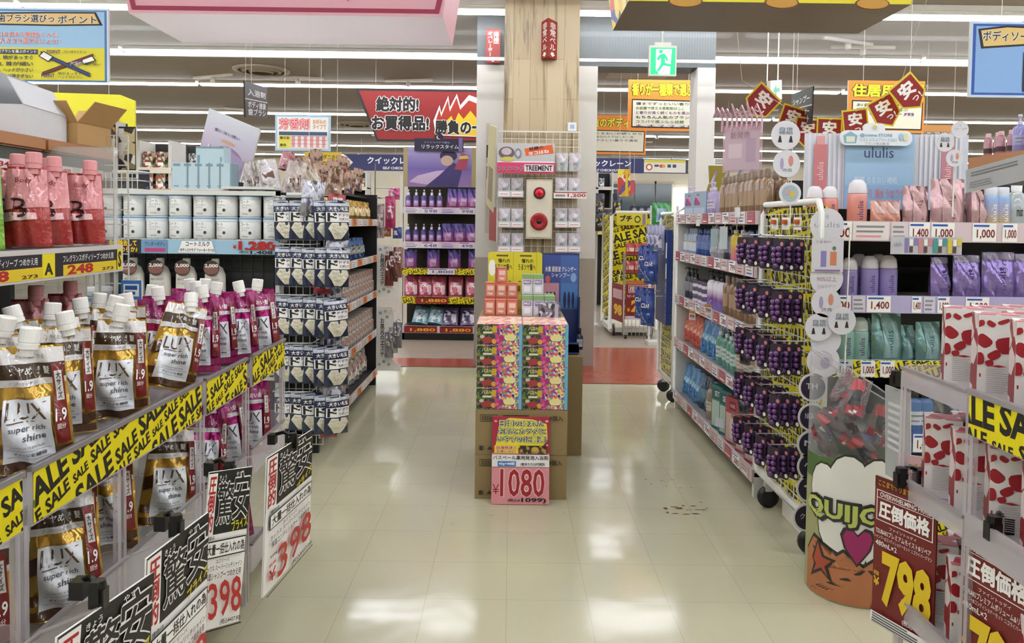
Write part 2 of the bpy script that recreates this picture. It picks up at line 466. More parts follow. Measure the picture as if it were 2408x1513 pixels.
# ---------------------------------------------------------------- shelving
def price_tags(spec, lip_h):
    """spec: (x0, x1, text, colour of card, colour of text) in metres along the rail"""
    return spec
def rail(parent, x0, x1, z, h, y, mt, tags, t=.012, saletape=False, slope=0.):
    b = MB().box(x0, x1, y-t, y, z-h*.75, z+h*.25, mt)
    if saletape: sale(b, x0, x1, z-h*.75, z+h*.25, y-t-.0005, h*.55, seed=int(z*100))
    o = b.build('price_rail', parent)
    yy = y - t - .0022
    for a, c, txt, cm, tm in tags:
        q = MB(); q.rect(a, c, z-h*.70, z+h*.22, yy, cm)
        if txt:
            q.rect(a+(c-a)*.05, a+(c-a)*.7, z+h*.04, z+h*.14, yy-.0005, I_B if tm is I_MR else I_K)
            q.text(txt, a+(c-a)*.18, c-(c-a)*.06, z-h*.58, z-h*.08, yy-.0006, tm, .02)
        else:
            for i in range(3): q.rect(a+(c-a)*.1, c-(c-a)*(.1+.2*RND.random()), z-h*(.55-.24*i), z-h*(.45-.24*i), yy-.0005, I_G if i else tm)
        q.build('price_card', parent)
    return o
def shelf_unit(name, label, w, d, tiers, top, loc, rz, frame_m, back_m, shelf_m, base=.1, open_side=False, wheels=False):
    o = thing(name, label, 'shelf', loc, rz)
    MB().box(0, w, d-.02, d, base, top, back_m).build('back_panel', o)
    for x in (0, w-.03): MB().box(x, x+.03, d*.5 if open_side else .0, d-.02, 0, tiers[-1][0] - .001, frame_m).build('upright', o)
    for z, lh, lm, tags, st in tiers:
        s = MB().box(.0, w, .0, d-.02, z-.022, z, shelf_m).build('shelf', o)
        rail(s, .0, w, z, lh, .0, lm, tags, saletape=st)
    return o
def foot(o, pts, h=.1):
    for x, y in pts: MB().box(x-.03, x+.03, y-.03, y+.03, 0, h, BLACK).build('foot', o)
def caster(o, x, y, r=.05, ax='y'):
    b = MB(); b.M = Matrix.Translation((x, y, r)) @ Matrix.Rotation(PI/2, 4, 'X' if ax == 'x' else 'Y'); b.lathe([(r*.5, -.014), (r, -.012), (r, .012), (r*.5, .014)], PLBLK, 16)
    c = b.build('caster', o)
    MB().box(x-.018, x+.018, y-.018, y+.018, r*1.6, r*1.6+.045, STEEL).build('caster_fork', c)
# ---------------------------------------------------------------- the room
def floor_mat():
    mt = bpy.data.materials.new('floor_tiles'); mt.use_nodes = True; nt = mt.node_tree; b = nt.nodes['Principled BSDF']
    tc = nt.nodes.new('ShaderNodeTexCoord'); br = nt.nodes.new('ShaderNodeTexBrick'); nt.links.new(tc.outputs['Object'], br.inputs['Vector'])
    br.offset = 0; br.inputs['Scale'].default_value = 1; br.inputs['Brick Width'].default_value = .3; br.inputs['Row Height'].default_value = .3
    br.inputs['Mortar Size'].default_value = .0011; br.inputs['Mortar Smooth'].default_value = .4
    br.inputs['Color1'].default_value = lin('c4bfa2'); br.inputs['Color2'].default_value = lin('c1bc9f'); br.inputs['Mortar'].default_value = lin('a8a187')
    n = nt.nodes.new('ShaderNodeTexNoise'); n.inputs['Scale'].default_value = 1.3; n.inputs['Detail'].default_value = 6; nt.links.new(tc.outputs['Object'], n.inputs['Vector'])
    cr = nt.nodes.new('ShaderNodeValToRGB'); cr.color_ramp.elements[0].position = .3; cr.color_ramp.elements[0].color = (.88,.88,.87,1); cr.color_ramp.elements[1].position = .7; cr.color_ramp.elements[1].color = (1,1,1,1)
    nt.links.new(n.outputs[0], cr.inputs[0])
    mx = nt.nodes.new('ShaderNodeMix'); mx.data_type = 'RGBA'; mx.blend_type = 'MULTIPLY'; mx.inputs[0].default_value = 1
    nt.links.new(br.outputs[0], mx.inputs[6]); nt.links.new(cr.outputs[0], mx.inputs[7])
    n3 = nt.nodes.new('ShaderNodeTexNoise'); n3.inputs['Scale'].default_value = 9; n3.inputs['Detail'].default_value = 8; nt.links.new(tc.outputs['Object'], n3.inputs['Vector'])
    c3 = nt.nodes.new('ShaderNodeValToRGB'); c3.color_ramp.elements[0].position = .70; c3.color_ramp.elements[0].color = (1,1,1,1); c3.color_ramp.elements[1].position = .78; c3.color_ramp.elements[1].color = (.72,.68,.6,1)
    nt.links.new(n3.outputs[0], c3.inputs[0]); m2 = nt.nodes.new('ShaderNodeMix'); m2.data_type = 'RGBA'; m2.blend_type = 'MULTIPLY'; m2.inputs[0].default_value = .6
    nt.links.new(mx.outputs[2], m2.inputs[6]); nt.links.new(c3.outputs[0], m2.inputs[7]); nt.links.new(m2.outputs[2], b.inputs['Base Color'])
    mr = nt.nodes.new('ShaderNodeMapRange'); mr.inputs[3].default_value = .05; mr.inputs[4].default_value = .20; nt.links.new(n.outputs[0], mr.inputs[0]); nt.links.new(mr.outputs[0], b.inputs['Roughness'])
    n4 = nt.nodes.new('ShaderNodeTexNoise'); n4.inputs['Scale'].default_value = 3; nt.links.new(tc.outputs['Object'], n4.inputs['Vector'])
    bp = nt.nodes.new('ShaderNodeBump'); bp.inputs['Strength'].default_value = .06; bp.inputs['Distance'].default_value = .05; nt.links.new(n4.outputs[0], bp.inputs['Height']); nt.links.new(bp.outputs[0], b.inputs['Normal'])
    b.inputs['Specular IOR Level'].default_value = .6
    return mt
def wood_mat(name, base, alt, streak, pw, ph, rough=.45, axis='Z'):
    mt = bpy.data.materials.new(name); mt.use_nodes = True; nt = mt.node_tree; b = nt.nodes['Principled BSDF']; b.inputs['Roughness'].default_value = rough
    tc = nt.nodes.new('ShaderNodeTexCoord'); mp = nt.nodes.new('ShaderNodeMapping'); nt.links.new(tc.outputs['Object'], mp.inputs['Vector'])
    mp.inputs['Rotation'].default_value = (0, PI/2, 0) if axis == 'Z' else (0, 0, 0)
    sw = nt.nodes.new('ShaderNodeSeparateXYZ'); nt.links.new(mp.outputs[0], sw.inputs[0]); cb = nt.nodes.new('ShaderNodeCombineXYZ')
    ad = nt.nodes.new('ShaderNodeMath'); ad.operation = 'ADD'; nt.links.new(sw.outputs[1], ad.inputs[0]); nt.links.new(sw.outputs[2], ad.inputs[1])
    nt.links.new(sw.outputs[0], cb.inputs[0]); nt.links.new(ad.outputs[0], cb.inputs[1])
    br = nt.nodes.new('ShaderNodeTexBrick'); nt.links.new(cb.outputs[0], br.inputs['Vector']); br.offset = .37
    br.inputs['Scale'].default_value = 1; br.inputs['Brick Width'].default_value = ph; br.inputs['Row Height'].default_value = pw; br.inputs['Mortar Size'].default_value = .0009; br.inputs['Bias'].default_value = 0
    br.inputs['Color1'].default_value = lin(base); br.inputs['Color2'].default_value = lin(alt); br.inputs['Mortar'].default_value = lin(streak)
    ms = nt.nodes.new('ShaderNodeMapping'); ms.inputs['Scale'].default_value = (1.1, 17, 1); nt.links.new(cb.outputs[0], ms.inputs['Vector'])
    n = nt.nodes.new('ShaderNodeTexNoise'); n.inputs['Scale'].default_value = 1.0; n.inputs['Detail'].default_value = 7; n.inputs['Roughness'].default_value = .62; n.inputs['Distortion'].default_value = .5; nt.links.new(ms.outputs[0], n.inputs['Vector'])
    cr = nt.nodes.new('ShaderNodeValToRGB'); cr.color_ramp.elements[0].position = .53; cr.color_ramp.elements[0].color = (0,0,0,1); cr.color_ramp.elements[1].position = .72; cr.color_ramp.elements[1].color = (1,1,1,1); nt.links.new(n.outputs[0], cr.inputs[0])
    mx = nt.nodes.new('ShaderNodeMix'); mx.data_type = 'RGBA'; nt.links.new(cr.outputs[0], mx.inputs[0]); nt.links.new(br.outputs[0], mx.inputs[6]); mx.inputs[7].default_value = lin(streak); nt.links.new(mx.outputs[2], b.inputs['Base Color'])
    return mt
struct(MB().add([(-17,-7,0),(17,-7,0),(17,24,0),(-17,24,0)], [(0,1,2,3)], floor_mat()), 'floor')
RED = mat('9c4634', .22, vary=.12); GREYF = mat('9c8e7e', .3, vary=.12)
xr = W(1352, 905, 6.43).x
struct(MB().add([(-9,7.5,.002),(.4,7.5,.002),(.4,8.3,.002),(11,8.3,.002),(11,23.8,.002),(-9,23.8,.002)], [(0,1,2,3,4,5)], GREYF), 'floor_1')
struct(MB().add([(xr,6.43,.004),(9,6.43,.004),(9,8.32,.004),(xr,8.32,.004)], [(0,1,2,3)], RED), 'floor_2')
struct(MB().add([(-8,7.08,.004),(xr,7.08,.004),(xr,7.52,.004),(-8,7.52,.004)], [(0,1,2,3)], RED), 'floor_3')
CEILM = mat('958d80', .85, vary=.05)
struct(MB().add([(-17,-7,CEIL),(17,-7,CEIL),(17,24,CEIL),(-17,24,CEIL)], [(3,2,1,0)], CEILM), 'ceiling')
WALLM = mat('d6cdb6', .7)
struct(MB().box(-17, 17, 24, 24.2, 0, CEIL, WALLM), 'wall_back')
struct(MB().box(-17, 17, -7.2, -7, 0, CEIL, WALLM), 'wall_front')
struct(MB().box(-17.2, -17, -7, 24, 0, CEIL, WALLM), 'wall_left')
struct(MB().box(17, 17.2, -7, 24, 0, CEIL, WALLM), 'wall_right')
# ceiling fittings
TUBE = mat('f3f7ff', .5, emit=LIGHT_POWER, vary=0)
HOUS = mat('cfc9bd', .5)
rows = [-3.2, -1.0, 1.0, 2.8, 4.5, 5.75, 6.95, 8.75, 10.85, 13.7, 16.5, 19.4, 22.2]  # unseen row above the box signs is added to brighten the pink underside
names = ['sixth row before the pillar', 'fifth row before the pillar', 'fourth row before the pillar', 'third row before the pillar', 'added second row before the pillar', 'first row before the pillar', 'row running just before the pillar', 'first row past the pillar', 'second row past the pillar', 'third row past the pillar', 'fourth row past the pillar', 'fifth row past the pillar', 'last row by the far wall']
for ri, y in enumerate(rows):
    for si, (x0, x1) in enumerate(((-14.5, -4.6), (-4.55, 4.75), (4.8, 14.5))):
        o = thing('ceiling_light', 'long white strip light on the ceiling, %s, %s length' % (names[ri], ('west end', 'middle', 'east end')[si]), 'light', ((x0+x1)/2, y, CEIL), group='ceiling strip lights')
        L = (x1 - x0) / 2
        MB().box(-L, L, -.07, .07, -.035, -.001, HOUS).build('housing', o)
        MB().box(-L+.01, L-.01, -.045, .045, -.06, -.0355, TUBE).build('tube', o)
def vent(px, py, r, label):
    p = G(px, py, CEIL); b = MB()
    o = thing('air_diffuser', label, 'vent', (p.x, p.y, CEIL))
    for k, q in enumerate((r, r*.72, r*.45)):
        MB().lathe([(q, -.004), (q*1.0, -.02), (q*.86, -.035-.012*k), (q*.80, -.03-.012*k)], mat('a79c8b', .6), 32, caps=False).build('ring', o)
vent(615, 163, .37, 'round ceiling air diffuser above the black hanging aisle sign')
vent(840, 291, .42, 'round ceiling air diffuser beside the red slanted banner')
o = thing('air_conditioner', 'square flush ceiling cassette seen through the grey gateway', 'air conditioner', (G(1500, 172, CEIL).x, 9.75, CEIL))
MB().box(-.55, .55, -.45, .45, -.03, -.001, mat('958a7c', .6)).build('casing', o)
MB().box(-.4, .4, -.3, .3, -.036, -.031, mat('b5aa9b', .6)).build('grille', o)
for x0, x1, t in ((1686, 0, 0),): pass
# smoke barrier across the ceiling, grey gateway and columns
GREYP = mat('5e6466', .5)
sb = thing('smoke_barrier', 'clear smoke barrier with a bright metal lower rail across the ceiling', 'barrier', (0, 6.72, 2.87))
MB().box(-13, 13, -.004, .004, .02, CEIL-2.871, clearm('dfe6e6', .05)).build('glass_panel', sb)
MB().box(-13, 13, -.014, .014, -.012, .016, STEEL).build('rail', sb)
MB().box(-13, 13, -.03, .03, CEIL-2.92, CEIL-2.872, mat('d8d5cd', .5)).build('top_channel', sb)
hx0, hx1 = W(1122, 100, 7.25).x, W(1684, 100, 7.25).x
hb = MB().box(hx0, hx1, 7.25, 7.55, 2.93, CEIL-.001, GREYP)
for i in range(90): x = hx0 + (hx1-hx0)*i/90; hb.box(x, x+.003, 7.247, 7.2501, 2.95, CEIL-.001, mat('5f6565', .5))
struct(hb, 'trim_1')
COLM = mat('cccac5', .55); COLG = mat('a19a90', .6)
def column(px0, px1, nm, y0=7.22, y1=7.52):
    x0, x1 = W(px0, 400, y0).x, W(px1, 400, y0).x
    struct(MB().box(x0, x1, y0, y1, 1.06, 2.925, COLM).box(x0-.002, x1+.002, y0-.004, y1+.002, 0, 1.06, COLG), nm)
column(1119, 1200, 'column_1'); column(1350, 1402, 'column_2'); column(1636, 1678, 'column_3')
PX0, PX1 = W(1184, 300, 6.6).x, W(1360, 300, 6.6).x
WOOD = wood_mat('pale_planks', 'c4b594', 'af9c79', '483624', .15, .95)
struct(MB().box(PX0, PX1, 6.6, 7.21, 0, CEIL-.001, WOOD).box(PX0-.004, PX1+.006, 6.594, 7.215, 0, .09, BLACK), 'pillar')
# far wall: glazing and door
gl = mat('3a4a4c', .12); frm = mat('b9ab93', .5)
for i, (a, b_) in enumerate(((1405, 1490), (1494, 1540), (1543, 1580))):
    w0, w1 = W(a, 430, 23.9), W(b_, 430, 23.9); zt = W(a, 432, 23.9).z
    o = thing('window_%d' % (i+1), 'dark glazed window pane in the far wall beyond the checkouts', 'window', (w0.x, 23.9, 0)); o['kind'] = 'structure'
    MB().box(0, w1.x-w0.x, .0, .05, .9, zt, gl).build('window_glass', o)
    MB().box(-.05, w1.x-w0.x+.05, -.02, .02, zt, zt+.08, frm).build('window_frame', o)
w0, w1 = W(1584, 440, 23.85), W(1630, 440, 23.85)
o = thing('door_1', 'bright glazed exit door in the far wall', 'door', (w0.x, 23.85, 0)); o['kind'] = 'structure'
MB().box(0, w1.x-w0.x, 0, .05, .05, W(1600, 442, 23.85).z, mat('eef6f6', .4, emit=1.0, vary=0)).build('door_glass', o)
# rust mark on the floor
RUST = mat('6a4420', .6, vary=.35)
st = MB(); rr = random.Random(5)
def blot(px, py, rx, ry):
    c = G(px, py, 0); r = [(c.x + rx*(.7+.5*rr.random())*math.cos(a), c.y + ry*(.6+.6*rr.random())*math.sin(a), .0012) for a in (2*PI*i/11 for i in range(11))]
    st.add(r, [tuple(range(11))], RUST)
for px, py, rx, ry in ((1565, 1197, .010, .016), (1585, 1193, .02, .006), (1597, 1196, .022, .012), (1607, 1190, .012, .006), (1570, 1206, .008, .012), (1588, 1209, .020, .005), (1615, 1210, .022, .005), (1636, 1209, .018, .006), (1630, 1191, .016, .006), (1640, 1200, .02, .004), (1620, 1201, .015, .003), (1655, 1200, .014, .005), (1662, 1196, .007, .006), (1648, 1182, .006, .006), (1519, 1129, .006, .006), (1556, 1132, .012, .004), (1580, 1129, .018, .003), (1532, 1139, .006, .006), (1567, 1144, .006, .005), (1600, 1148, .006, .004), (1625, 1147, .006, .004)):
    blot(px, py, rx, ry)
o = st.build('floor_stain'); o['kind'] = 'stuff'; o['label'] = 'rusty brown scuff mark in a broken rectangle on the beige floor tiles'
# ---------------------------------------------------------------- near shelf on the west side of the aisle: acrylic bins of hair refills
XL = -0.95
lf = thing('acrylic_bin_rack', 'clear acrylic bin rack with yellow sale strips beside the aisle, holding hair care refills', 'display rack', (XL, .95, 0), PI/2)
LW = 2.14
for z in (.83, .46, .10):
    MB().box(0, LW, .0, .40, z-.008, z, clearm('b9b3b6', .40)).build('tray', lf)
    MB().box(0, LW, .388, .398, z, z+.16, ACRYL2).build('tray_back', lf)
for a, b_ in ((0, .47), (.495, 1.30), (1.33, 1.69), (1.74, 2.13)):
    s = MB().box(a, b_, -.008, .0, .785, .905, clearm('d8d2d6', .35)); s.box(a, b_, -.014, .0, .895, .905, mat('9a9496', .2, trans=.3)); sale(s, a+.004, b_-.004, .79, .892, -.0095, .058, rot=.30, seed=int(a*100)+3); s.build('front_strip', lf)
    for z in (.50, .14):
        MB().box(a, b_, -.008, .0, z-.045, z+.06, ACRYL).box(a, b_, -.012, .0, z+.055, z+.062, mat('9a9496', .2, trans=.3)).build('front_panel', lf)
for y in (.47, .84, 1.31, 1.70, 2.125):
    for q in (-.014, .012):
        MB().box(y+q-.007, y+q+.007, -.006, .006, .0, .79, ACRYL2).build('post', lf)
    MB().box(y-.003, y+.003, .006, .39, .47, .60, ACRYL).build('divider', lf)
MB().box(LW-.006, LW, .0, .40, .1, .9, ACRYL).build('end_panel', lf)

def lux(kind, seed):
    gold = kind == 'gold'
    body = foil('d8ae52', .2, .5) if gold else foil('b42c7c', .22, .5)
    band = film('43301c', .35) if gold else film('9c2468', .3)
    dark = film('4a2b12', .3) if gold else film('8e1d52', .3)
    wht = film('dcd8d6', .32); lab = film('dfe2e6', .35, .2); tx = ink('5d3f1c') if gold else ink('3c3440')
    P = [('q', [(-.98,.86),(.98,.86),(.98,.985),(-.98,.985)], wht if gold else band),
         ('q', [(-.98,.745),(.98,.745),(.98,.865),(-.98,.865)], band),
         ('t', 'ツヤめき髪' if gold else 'うるおい髪', -.62, .55, .775, .84, I_W, .02),
         ('t', 'かんたん変わる' if gold else 'コンディショナー', -.5, .4, .90, .94, ink('7a7672'), .005),
         ('q', [(-.98,.685),(.98,.70),(.98,.745),(-.98,.745)], wht),
         ('t', 'スーパーリッチシャイン', -.6, .5, .705, .73, ink('6b6560')),
         ('q', [(-.98,.36),(-.4,.44),(-.2,.58),(-.98,.50)] if gold else [(-.98,.34),(-.3,.5),(.1,.60),(-.98,.585)], dark if gold else wht),
         ('q', [(-.98,.14),(-.5,.12),(-.5,.20),(-.98,.22)], dark), ('q', [(.5,.10),(.98,.12),(.98,.20),(.5,.18)], dark),
         ('q', [(-.98,.02),(.98,.02),(.98,.09),(-.98,.09)], dark),
         ('q', [(-.66,.09),(.58,.10),(.54,.60),(-.72,.59)], lab),
         ('t', 'LUX', -.62, .46, .43, .57, tx, .004), ('q', [(-.56,.412),(.1,.412),(.16,.420),(-.56,.420)], tx),
         ('t', 'super rich', -.5, .38, .335, .39, ink('4c4a50')), ('t', 'shine', -.14, .38, .275, .325, ink('4c4a50')),
         ('t', 'DAMAGE REPAIR' if gold else 'MOISTURE', -.48, .36, .218, .235, ink('77757a'), .0),
         ('q', [(-.55,.2),(.5,.2),(.5,.203),(-.55,.203)], ink('55535a')), ('t', 'ダメージを補修' if gold else 'うるおい補給', -.4, .4, .155, .182, I_K, .02),
         ('q', [(-.55,.137),(.5,.137),(.5,.14),(-.55,.14)], ink('55535a')),
         ('q', [(.66,.22),(.97,.22),(.95,.86),(.64,.86)], film('7a1f1c', .3)), ('q', [(.72,.56),(.92,.56),(.90,.80),(.70,.80)], wht), ('t', '大\nサ\nイ\nズ', .75, .88, .575, .79, I_K, .02), ('t', '1.9', .68, .94, .40, .50, I_W, .02), ('t', '回分', .72, .9, .34, .38, I_W, .01)]
    return pouch('refill_pouch', 'refill pouch', .165, .275, .085, body, P, taper=.26, crumple=.011, seed=seed, cap=mat('f4f3ee', .35), capx=-.04 if seed % 2 else .05, captilt=.15 if seed % 2 else -.2)
G_ = [lux('gold', 1), lux('gold', 4)]; M_ = [lux('mag', 2), lux('mag', 7)]
UP = .832
def put(k, loc, rz, lab, grp, tx=0., ty=0., sc=1.): return k.put(loc, rz, lab, grp, (tx, ty), sc)
gd = 'gold refill pouches in the acrylic bins'; mg = 'magenta refill pouches in the acrylic bins'
spots = [  # kind, x, y, turn, lean x, lean y, what singles it out
 (0, -1.055, 1.63, .42, -.05, -.02, 'big gold and brown hair refill pouch standing foremost above the sale strip'),
 (1, -1.16, 1.90, .55, -.06, .03, 'gold hair refill pouch half hidden behind the foremost gold one'),
 (0, -1.10, 2.06, .34, -.08, .04, 'gold hair refill pouch upright in the middle of the upper bin'),
 (1, -1.075, 2.30, .60, -.30, .30, 'gold hair refill pouch slumped sideways against the magenta ones'),
 (0, -1.24, 1.76, .35, -.03, .10, 'gold refill pouch in the second rank with its cap tipped, behind the foremost one'),
 (1, -1.31, 1.98, .30, -.05, -.10, 'gold refill pouch in the third rank, white top band towards the red soap pouches'),
 (0, -1.27, 2.08, .45, -.08, -.06, 'gold refill pouch in the second rank behind the upright middle one'),
 (1, -1.32, 2.22, .30, -.04, .06, 'gold refill pouch in the third rank behind the upright middle one'),
 (0, -1.24, 2.24, .30, -.06, .12, 'gold refill pouch in the second rank behind the slumped one'),
 (1, -1.30, 1.60, .40, -.05, .06, 'gold refill pouch at the cut edge of the picture behind the foremost one'),
 (0, -1.31, 2.38, .30, -.04, -.05, 'gold refill pouch deepest in the bin below the yellow price rail'),
 (1, -1.26, 2.39, .35, -.05, .03, 'gold refill pouch in the second rank next to the first magenta pouch')]
for i, (q, x, y, rz, tx, ty, lab) in enumerate(spots): put(G_[q], (x, y, UP + .002), rz, lab, gd, tx, ty)
mspots = [
 (0, -1.14, 2.68, .36, -.10, .05, 'magenta refill pouch with a full white label, foremost of the magenta ones'),
 (1, -1.14, 2.86, .50, -.06, .02, 'magenta refill pouch just behind the foremost magenta one'),
 (0, -1.08, 2.93, .40, -.12, .0, 'magenta refill pouch whose foil catches the light, near the far end of the bin'),
 (1, -1.02, 3.02, .30, -.06, -.04, 'magenta refill pouch with its cap upright at the far corner of the bin'),
 (0, -1.27, 2.58, .30, -.05, .10, 'magenta refill pouch in the second rank beside the last gold pouch'),
 (1, -1.32, 2.64, .34, -.05, -.08, 'magenta refill pouch in the third rank beside the last gold pouch'),
 (0, -1.24, 2.84, .40, -.06, .08, 'magenta refill pouch in the second rank behind the full white label'),
 (1, -1.32, 2.72, .3, -.05, .0, 'magenta refill pouch in the last rank under the white bottles'),
 (0, -1.32, 2.98, .3, -.05, .06, 'magenta refill pouch in the last rank by the end panel'),
 (1, -1.22, 3.0, .35, -.05, -.06, 'magenta refill pouch in the second rank by the end panel')]
for q, x, y, rz, tx, ty, lab in mspots: put(M_[q], (x, y, UP + .002), rz, lab, mg, tx, ty)
LO = .464
low = [(G_, 0, -1.02, 1.69, .45, -.22, -.05, 'gold refill pouch in the lower bin with a hanging red tag, nearest the price cards'),
 (G_, 1, -1.13, 1.86, .40, -.1, .04, 'gold refill pouch in the lower bin behind the clear double post'),
 (G_, 0, -1.03, 2.20, .62, -.22, .12, 'gold refill pouch in the lower bin leaning towards the far end'),
 (G_, 1, -1.12, 2.04, .35, -.08, .0, 'gold refill pouch deep in the lower bin with a red size strip'),
 (G_, 0, -1.10, 1.50, .3, -.06, .0, 'gold refill pouch in the lower bin at the cut edge of the picture'),
 (M_, 0, -1.04, 2.46, .55, -.25, .16, 'magenta refill pouch in the lower bin with its cap tipped towards the aisle'),
 (M_, 1, -1.04, 2.73, .40, -.1, -.05, 'magenta refill pouch in the lower bin behind the far double post'),
 (M_, 0, -1.16, 2.60, .3, -.06, .05, 'magenta refill pouch deep in the lower bin under the second sale strip'),
 (M_, 1, -1.04, 2.95, .32, -.08, .04, 'magenta refill pouch at the far end of the lower bin'),
 (M_, 0, -1.24, 2.90, .3, -.06, .0, 'magenta refill pouch at the back of the lower bin by the end panel')]
for k, q, x, y, rz, tx, ty, lab in low: put(k[q], (x, y, LO + .002), rz, lab, gd if k is G_ else mg, tx, ty)
for i, y in enumerate((2.32, 2.52, 2.74, 2.95)):
    put(M_[i % 2], (-1.08 - .03*(i % 2), y, .103), .4, 'magenta refill pouch on the floor-level tray, %s from the far end' % nth(3-i), mg, -.12, .05*(-1)**i)
for i, y in enumerate((1.5, 1.75, 2.0)):
    put(G_[i % 2], (-1.1, y, .103), .4, 'gold refill pouch on the floor-level tray, %s along from the camera' % nth(i), gd, -.1, .04)

def price398(name, lab, tl, tr, h, seed, lines_):
    P = [('r', 0, .0, 1, .60, I_W), ('r', .0, .60, 1, 1, ink('201e1a')), ('r', 0, .58, .2, .99, I_W), ('o', '圧\n倒\n的', .02, .62, .18, .97, I_R, I_W, .03, .06),
         ('t', 'きょう', .24, .94, .40, .975, I_W, .01), ('t', 'やす', .62, .95, .76, .985, I_W, .01),
         ('o', '驚', .22, .66, .60, .93, ink('201e1a'), I_W, .012, .045), ('o', '安', .58, .68, .97, .98, ink('201e1a'), I_W, .012, .045), ('t', 'プライス', .60, .615, .97, .68, ink('e8d820'), .02, .2),
         ('r', .05, .455, .97, .565, I_K), ('r', .065, .463, .955, .557, I_W), ('t', '大量一括仕入れの為', .09, .475, .94, .545, I_K, .02), ('t', '理由は', .05, .575, .22, .60, I_K, .02),
         ('t', lines_[0], .3, .42, .6, .445, I_K, .01), ('t', lines_[1], .06, .375, .92, .41, I_K, .01), ('t', lines_[2], .08, .32, .9, .365, I_K, .015),
         ('t', '550g', .06, .245, .2, .27, I_K, .02), ('t', '税抜', .04, .19, .18, .215, I_R, .02), ('t', '¥', .04, .08, .17, .17, I_R, .02), ('t', '398', .2, .075, .95, .31, ink('b8322c'), .012, .08), ('t', '(税込¥437.80)', .5, .02, .98, .06, I_K, .015), ('r', 0, 0, 1, .008, I_K)]
    o = bcor('price_card', lab, 'sign', tl, tr, h, P, t=.004, edge=I_W, group=None)
    a = o.matrix_world @ Vector((.12, .002, h)); inv = o.matrix_world.inverted(); e = Vector((-.952, a.y, .56))
    MB().tube([inv @ a, inv @ ((a+e)/2 + Vector((0, 0, .02))), inv @ e], .0035, ACRYL2, 5).build('hanger', o); return o
price398('price_card', 'black and white price card cut off at the bottom corner of the picture', (135, 1500, 1.20), (362, 1345, 1.52), .40, 1, ('ユニリーバ', 'ラックス スーパーリッチシャイン', '補修シャンプー つめかえ用'))
price398('price_card', 'black and white price card second from the bottom corner, before the red size strip', (345, 1315, 1.50), (490, 1205, 1.80), .40, 2, ('ユニリーバ', 'ラックス スーパーリッチシャイン', 'ダメージコンディショナー つめかえ用'))
price398('price_card', 'black and white price card turned squarely to the camera, red 398 beside the far posts', (492, 1112, 1.84), (593, 1098, 1.92), .40, 3, ('ユニリーバ', 'ラックス スーパーリッチシャイン', '保湿シャンプー つめかえ用'))
price398('price_card', 'black and white price card at the rack far corner, jutting over the aisle floor', (628, 1078, 2.25), (735, 1010, 2.72), .42, 4, ('ユニリーバ', 'ラックス スーパーリッチシャイン', '保湿コンディショナー つめかえ用'))
def clipper(lab, px, py, Y, tox, dz=.0, s=1.):
    p = W(px, py, Y); o = thing('sign_clip', lab, 'clip', p); tox *= .5
    b = MB().box(-.014*s, .014*s, -.010, .010, -.026, .010, PLBLK).box(-.008*s, .008*s, -.016, -.010, -.015, .026, PLBLK); b.build('jaw', o)
    MB().tube([(0, 0, .005), (tox*.15, .0, .018), (tox*.5, .02, .02), (tox*.85, .03, .01), (tox, .03, -.005)], .0065, PLBLK, 8).lathe([(.012, -.01), (.014, 0), (.012, .01)], PLBLK, 10, c=(0, 0, .014)).build('arm', o)
    MB().box(tox-.013, tox+.013, .012, .042, -.022, .012, PLBLK).build('rail_jaw', o)
    return o
clipper('black jointed clip holding the card at the bottom corner', 232, 1395, 1.34, -.10)
clipper('black jointed clip holding the second card from the bottom corner', 415, 1235, 1.66, -.09)
clipper('black jointed clip holding the card turned to the camera', 540, 1105, 1.90, -.12)
clipper('black jointed clip holding the card at the far corner of the acrylic rack', 690, 1035, 2.5, -.16)
# ---------------------------------------------------------------- near west shelf above the bins: red and green body soap, wooden top shelf
bs = thing('wall_shelf', 'grey metal shelf with a black and yellow price rail under the red body soap pouches', 'shelf', (-1.36, .8, 0), PI/2)
MB().box(0, 1.76, .36, .40, .1, 1.72, mat('2f332f', .5)).build('back_panel', bs)
s = MB().box(0, 1.76, 0, .36, 1.283, 1.305, mat('8d8a86', .3, .3)).build('shelf', bs)
r_ = MB().box(0, 1.765, -.014, .0, 1.215, 1.306, mat('cfc8c6', .35)); r_.rect(.2, 1.755, 1.222, 1.292, -.0146, ink('1b1620')); r_ = r_.build('price_rail', s)
q = MB()
for x0 in (.62, 1.02, 1.42):
    q.rect(x0, x0+.30, 1.222, 1.255, -.0152, ink('e2c418')); q.text('248' if x0 > 1.2 else '298', x0+.02, x0+.16, 1.224, 1.254, -.0158, I_R, .04); q.text('273', x0+.21, x0+.28, 1.226, 1.236, -.0158, I_K, .02)
    q.text('フレグランスボディソープ つめかえ用', x0+.0, x0+.28, 1.262, 1.284, -.0152, I_W, .01)
q.rect(1.32, 1.38, 1.222, 1.292, -.0154, YEL); q.text('A', 1.33, 1.37, 1.23, 1.265, -.016, I_K, .04)
q.rect(1.725, 1.755, 1.222, 1.292, -.0154, YEL); q.text('S', 1.73, 1.75, 1.23, 1.285, -.016, I_K, .04)
q.text('ドンキ', .92, 1.0, 1.258, 1.288, -.0155, I_Y, .04); q.text('限定', .93, 1.0, 1.226, 1.256, -.0158, ink('e0607a'), .04)
q.build('price_card', s)
MB().box(1.735, 1.76, .0, .4, .1, 1.64, clearm('d8dcd8', .25)).build('end_panel', bs)
ws = thing('wooden_shelf', 'rounded orange-brown wooden top shelf above the red body soap pouches', 'shelf', (-1.57, .9, 1.62), PI/2)
wd_ = mat('a8713f', .35, bump=.03, bscale=12, vary=.12)
for a, b_ in ((0, 1.60), (1.615, 2.05)):
    MB().box(a, b_, .012, .34, 0, .045, wd_).box(a, b_, 0, .012, .006, .039, wd_).build('board', ws)
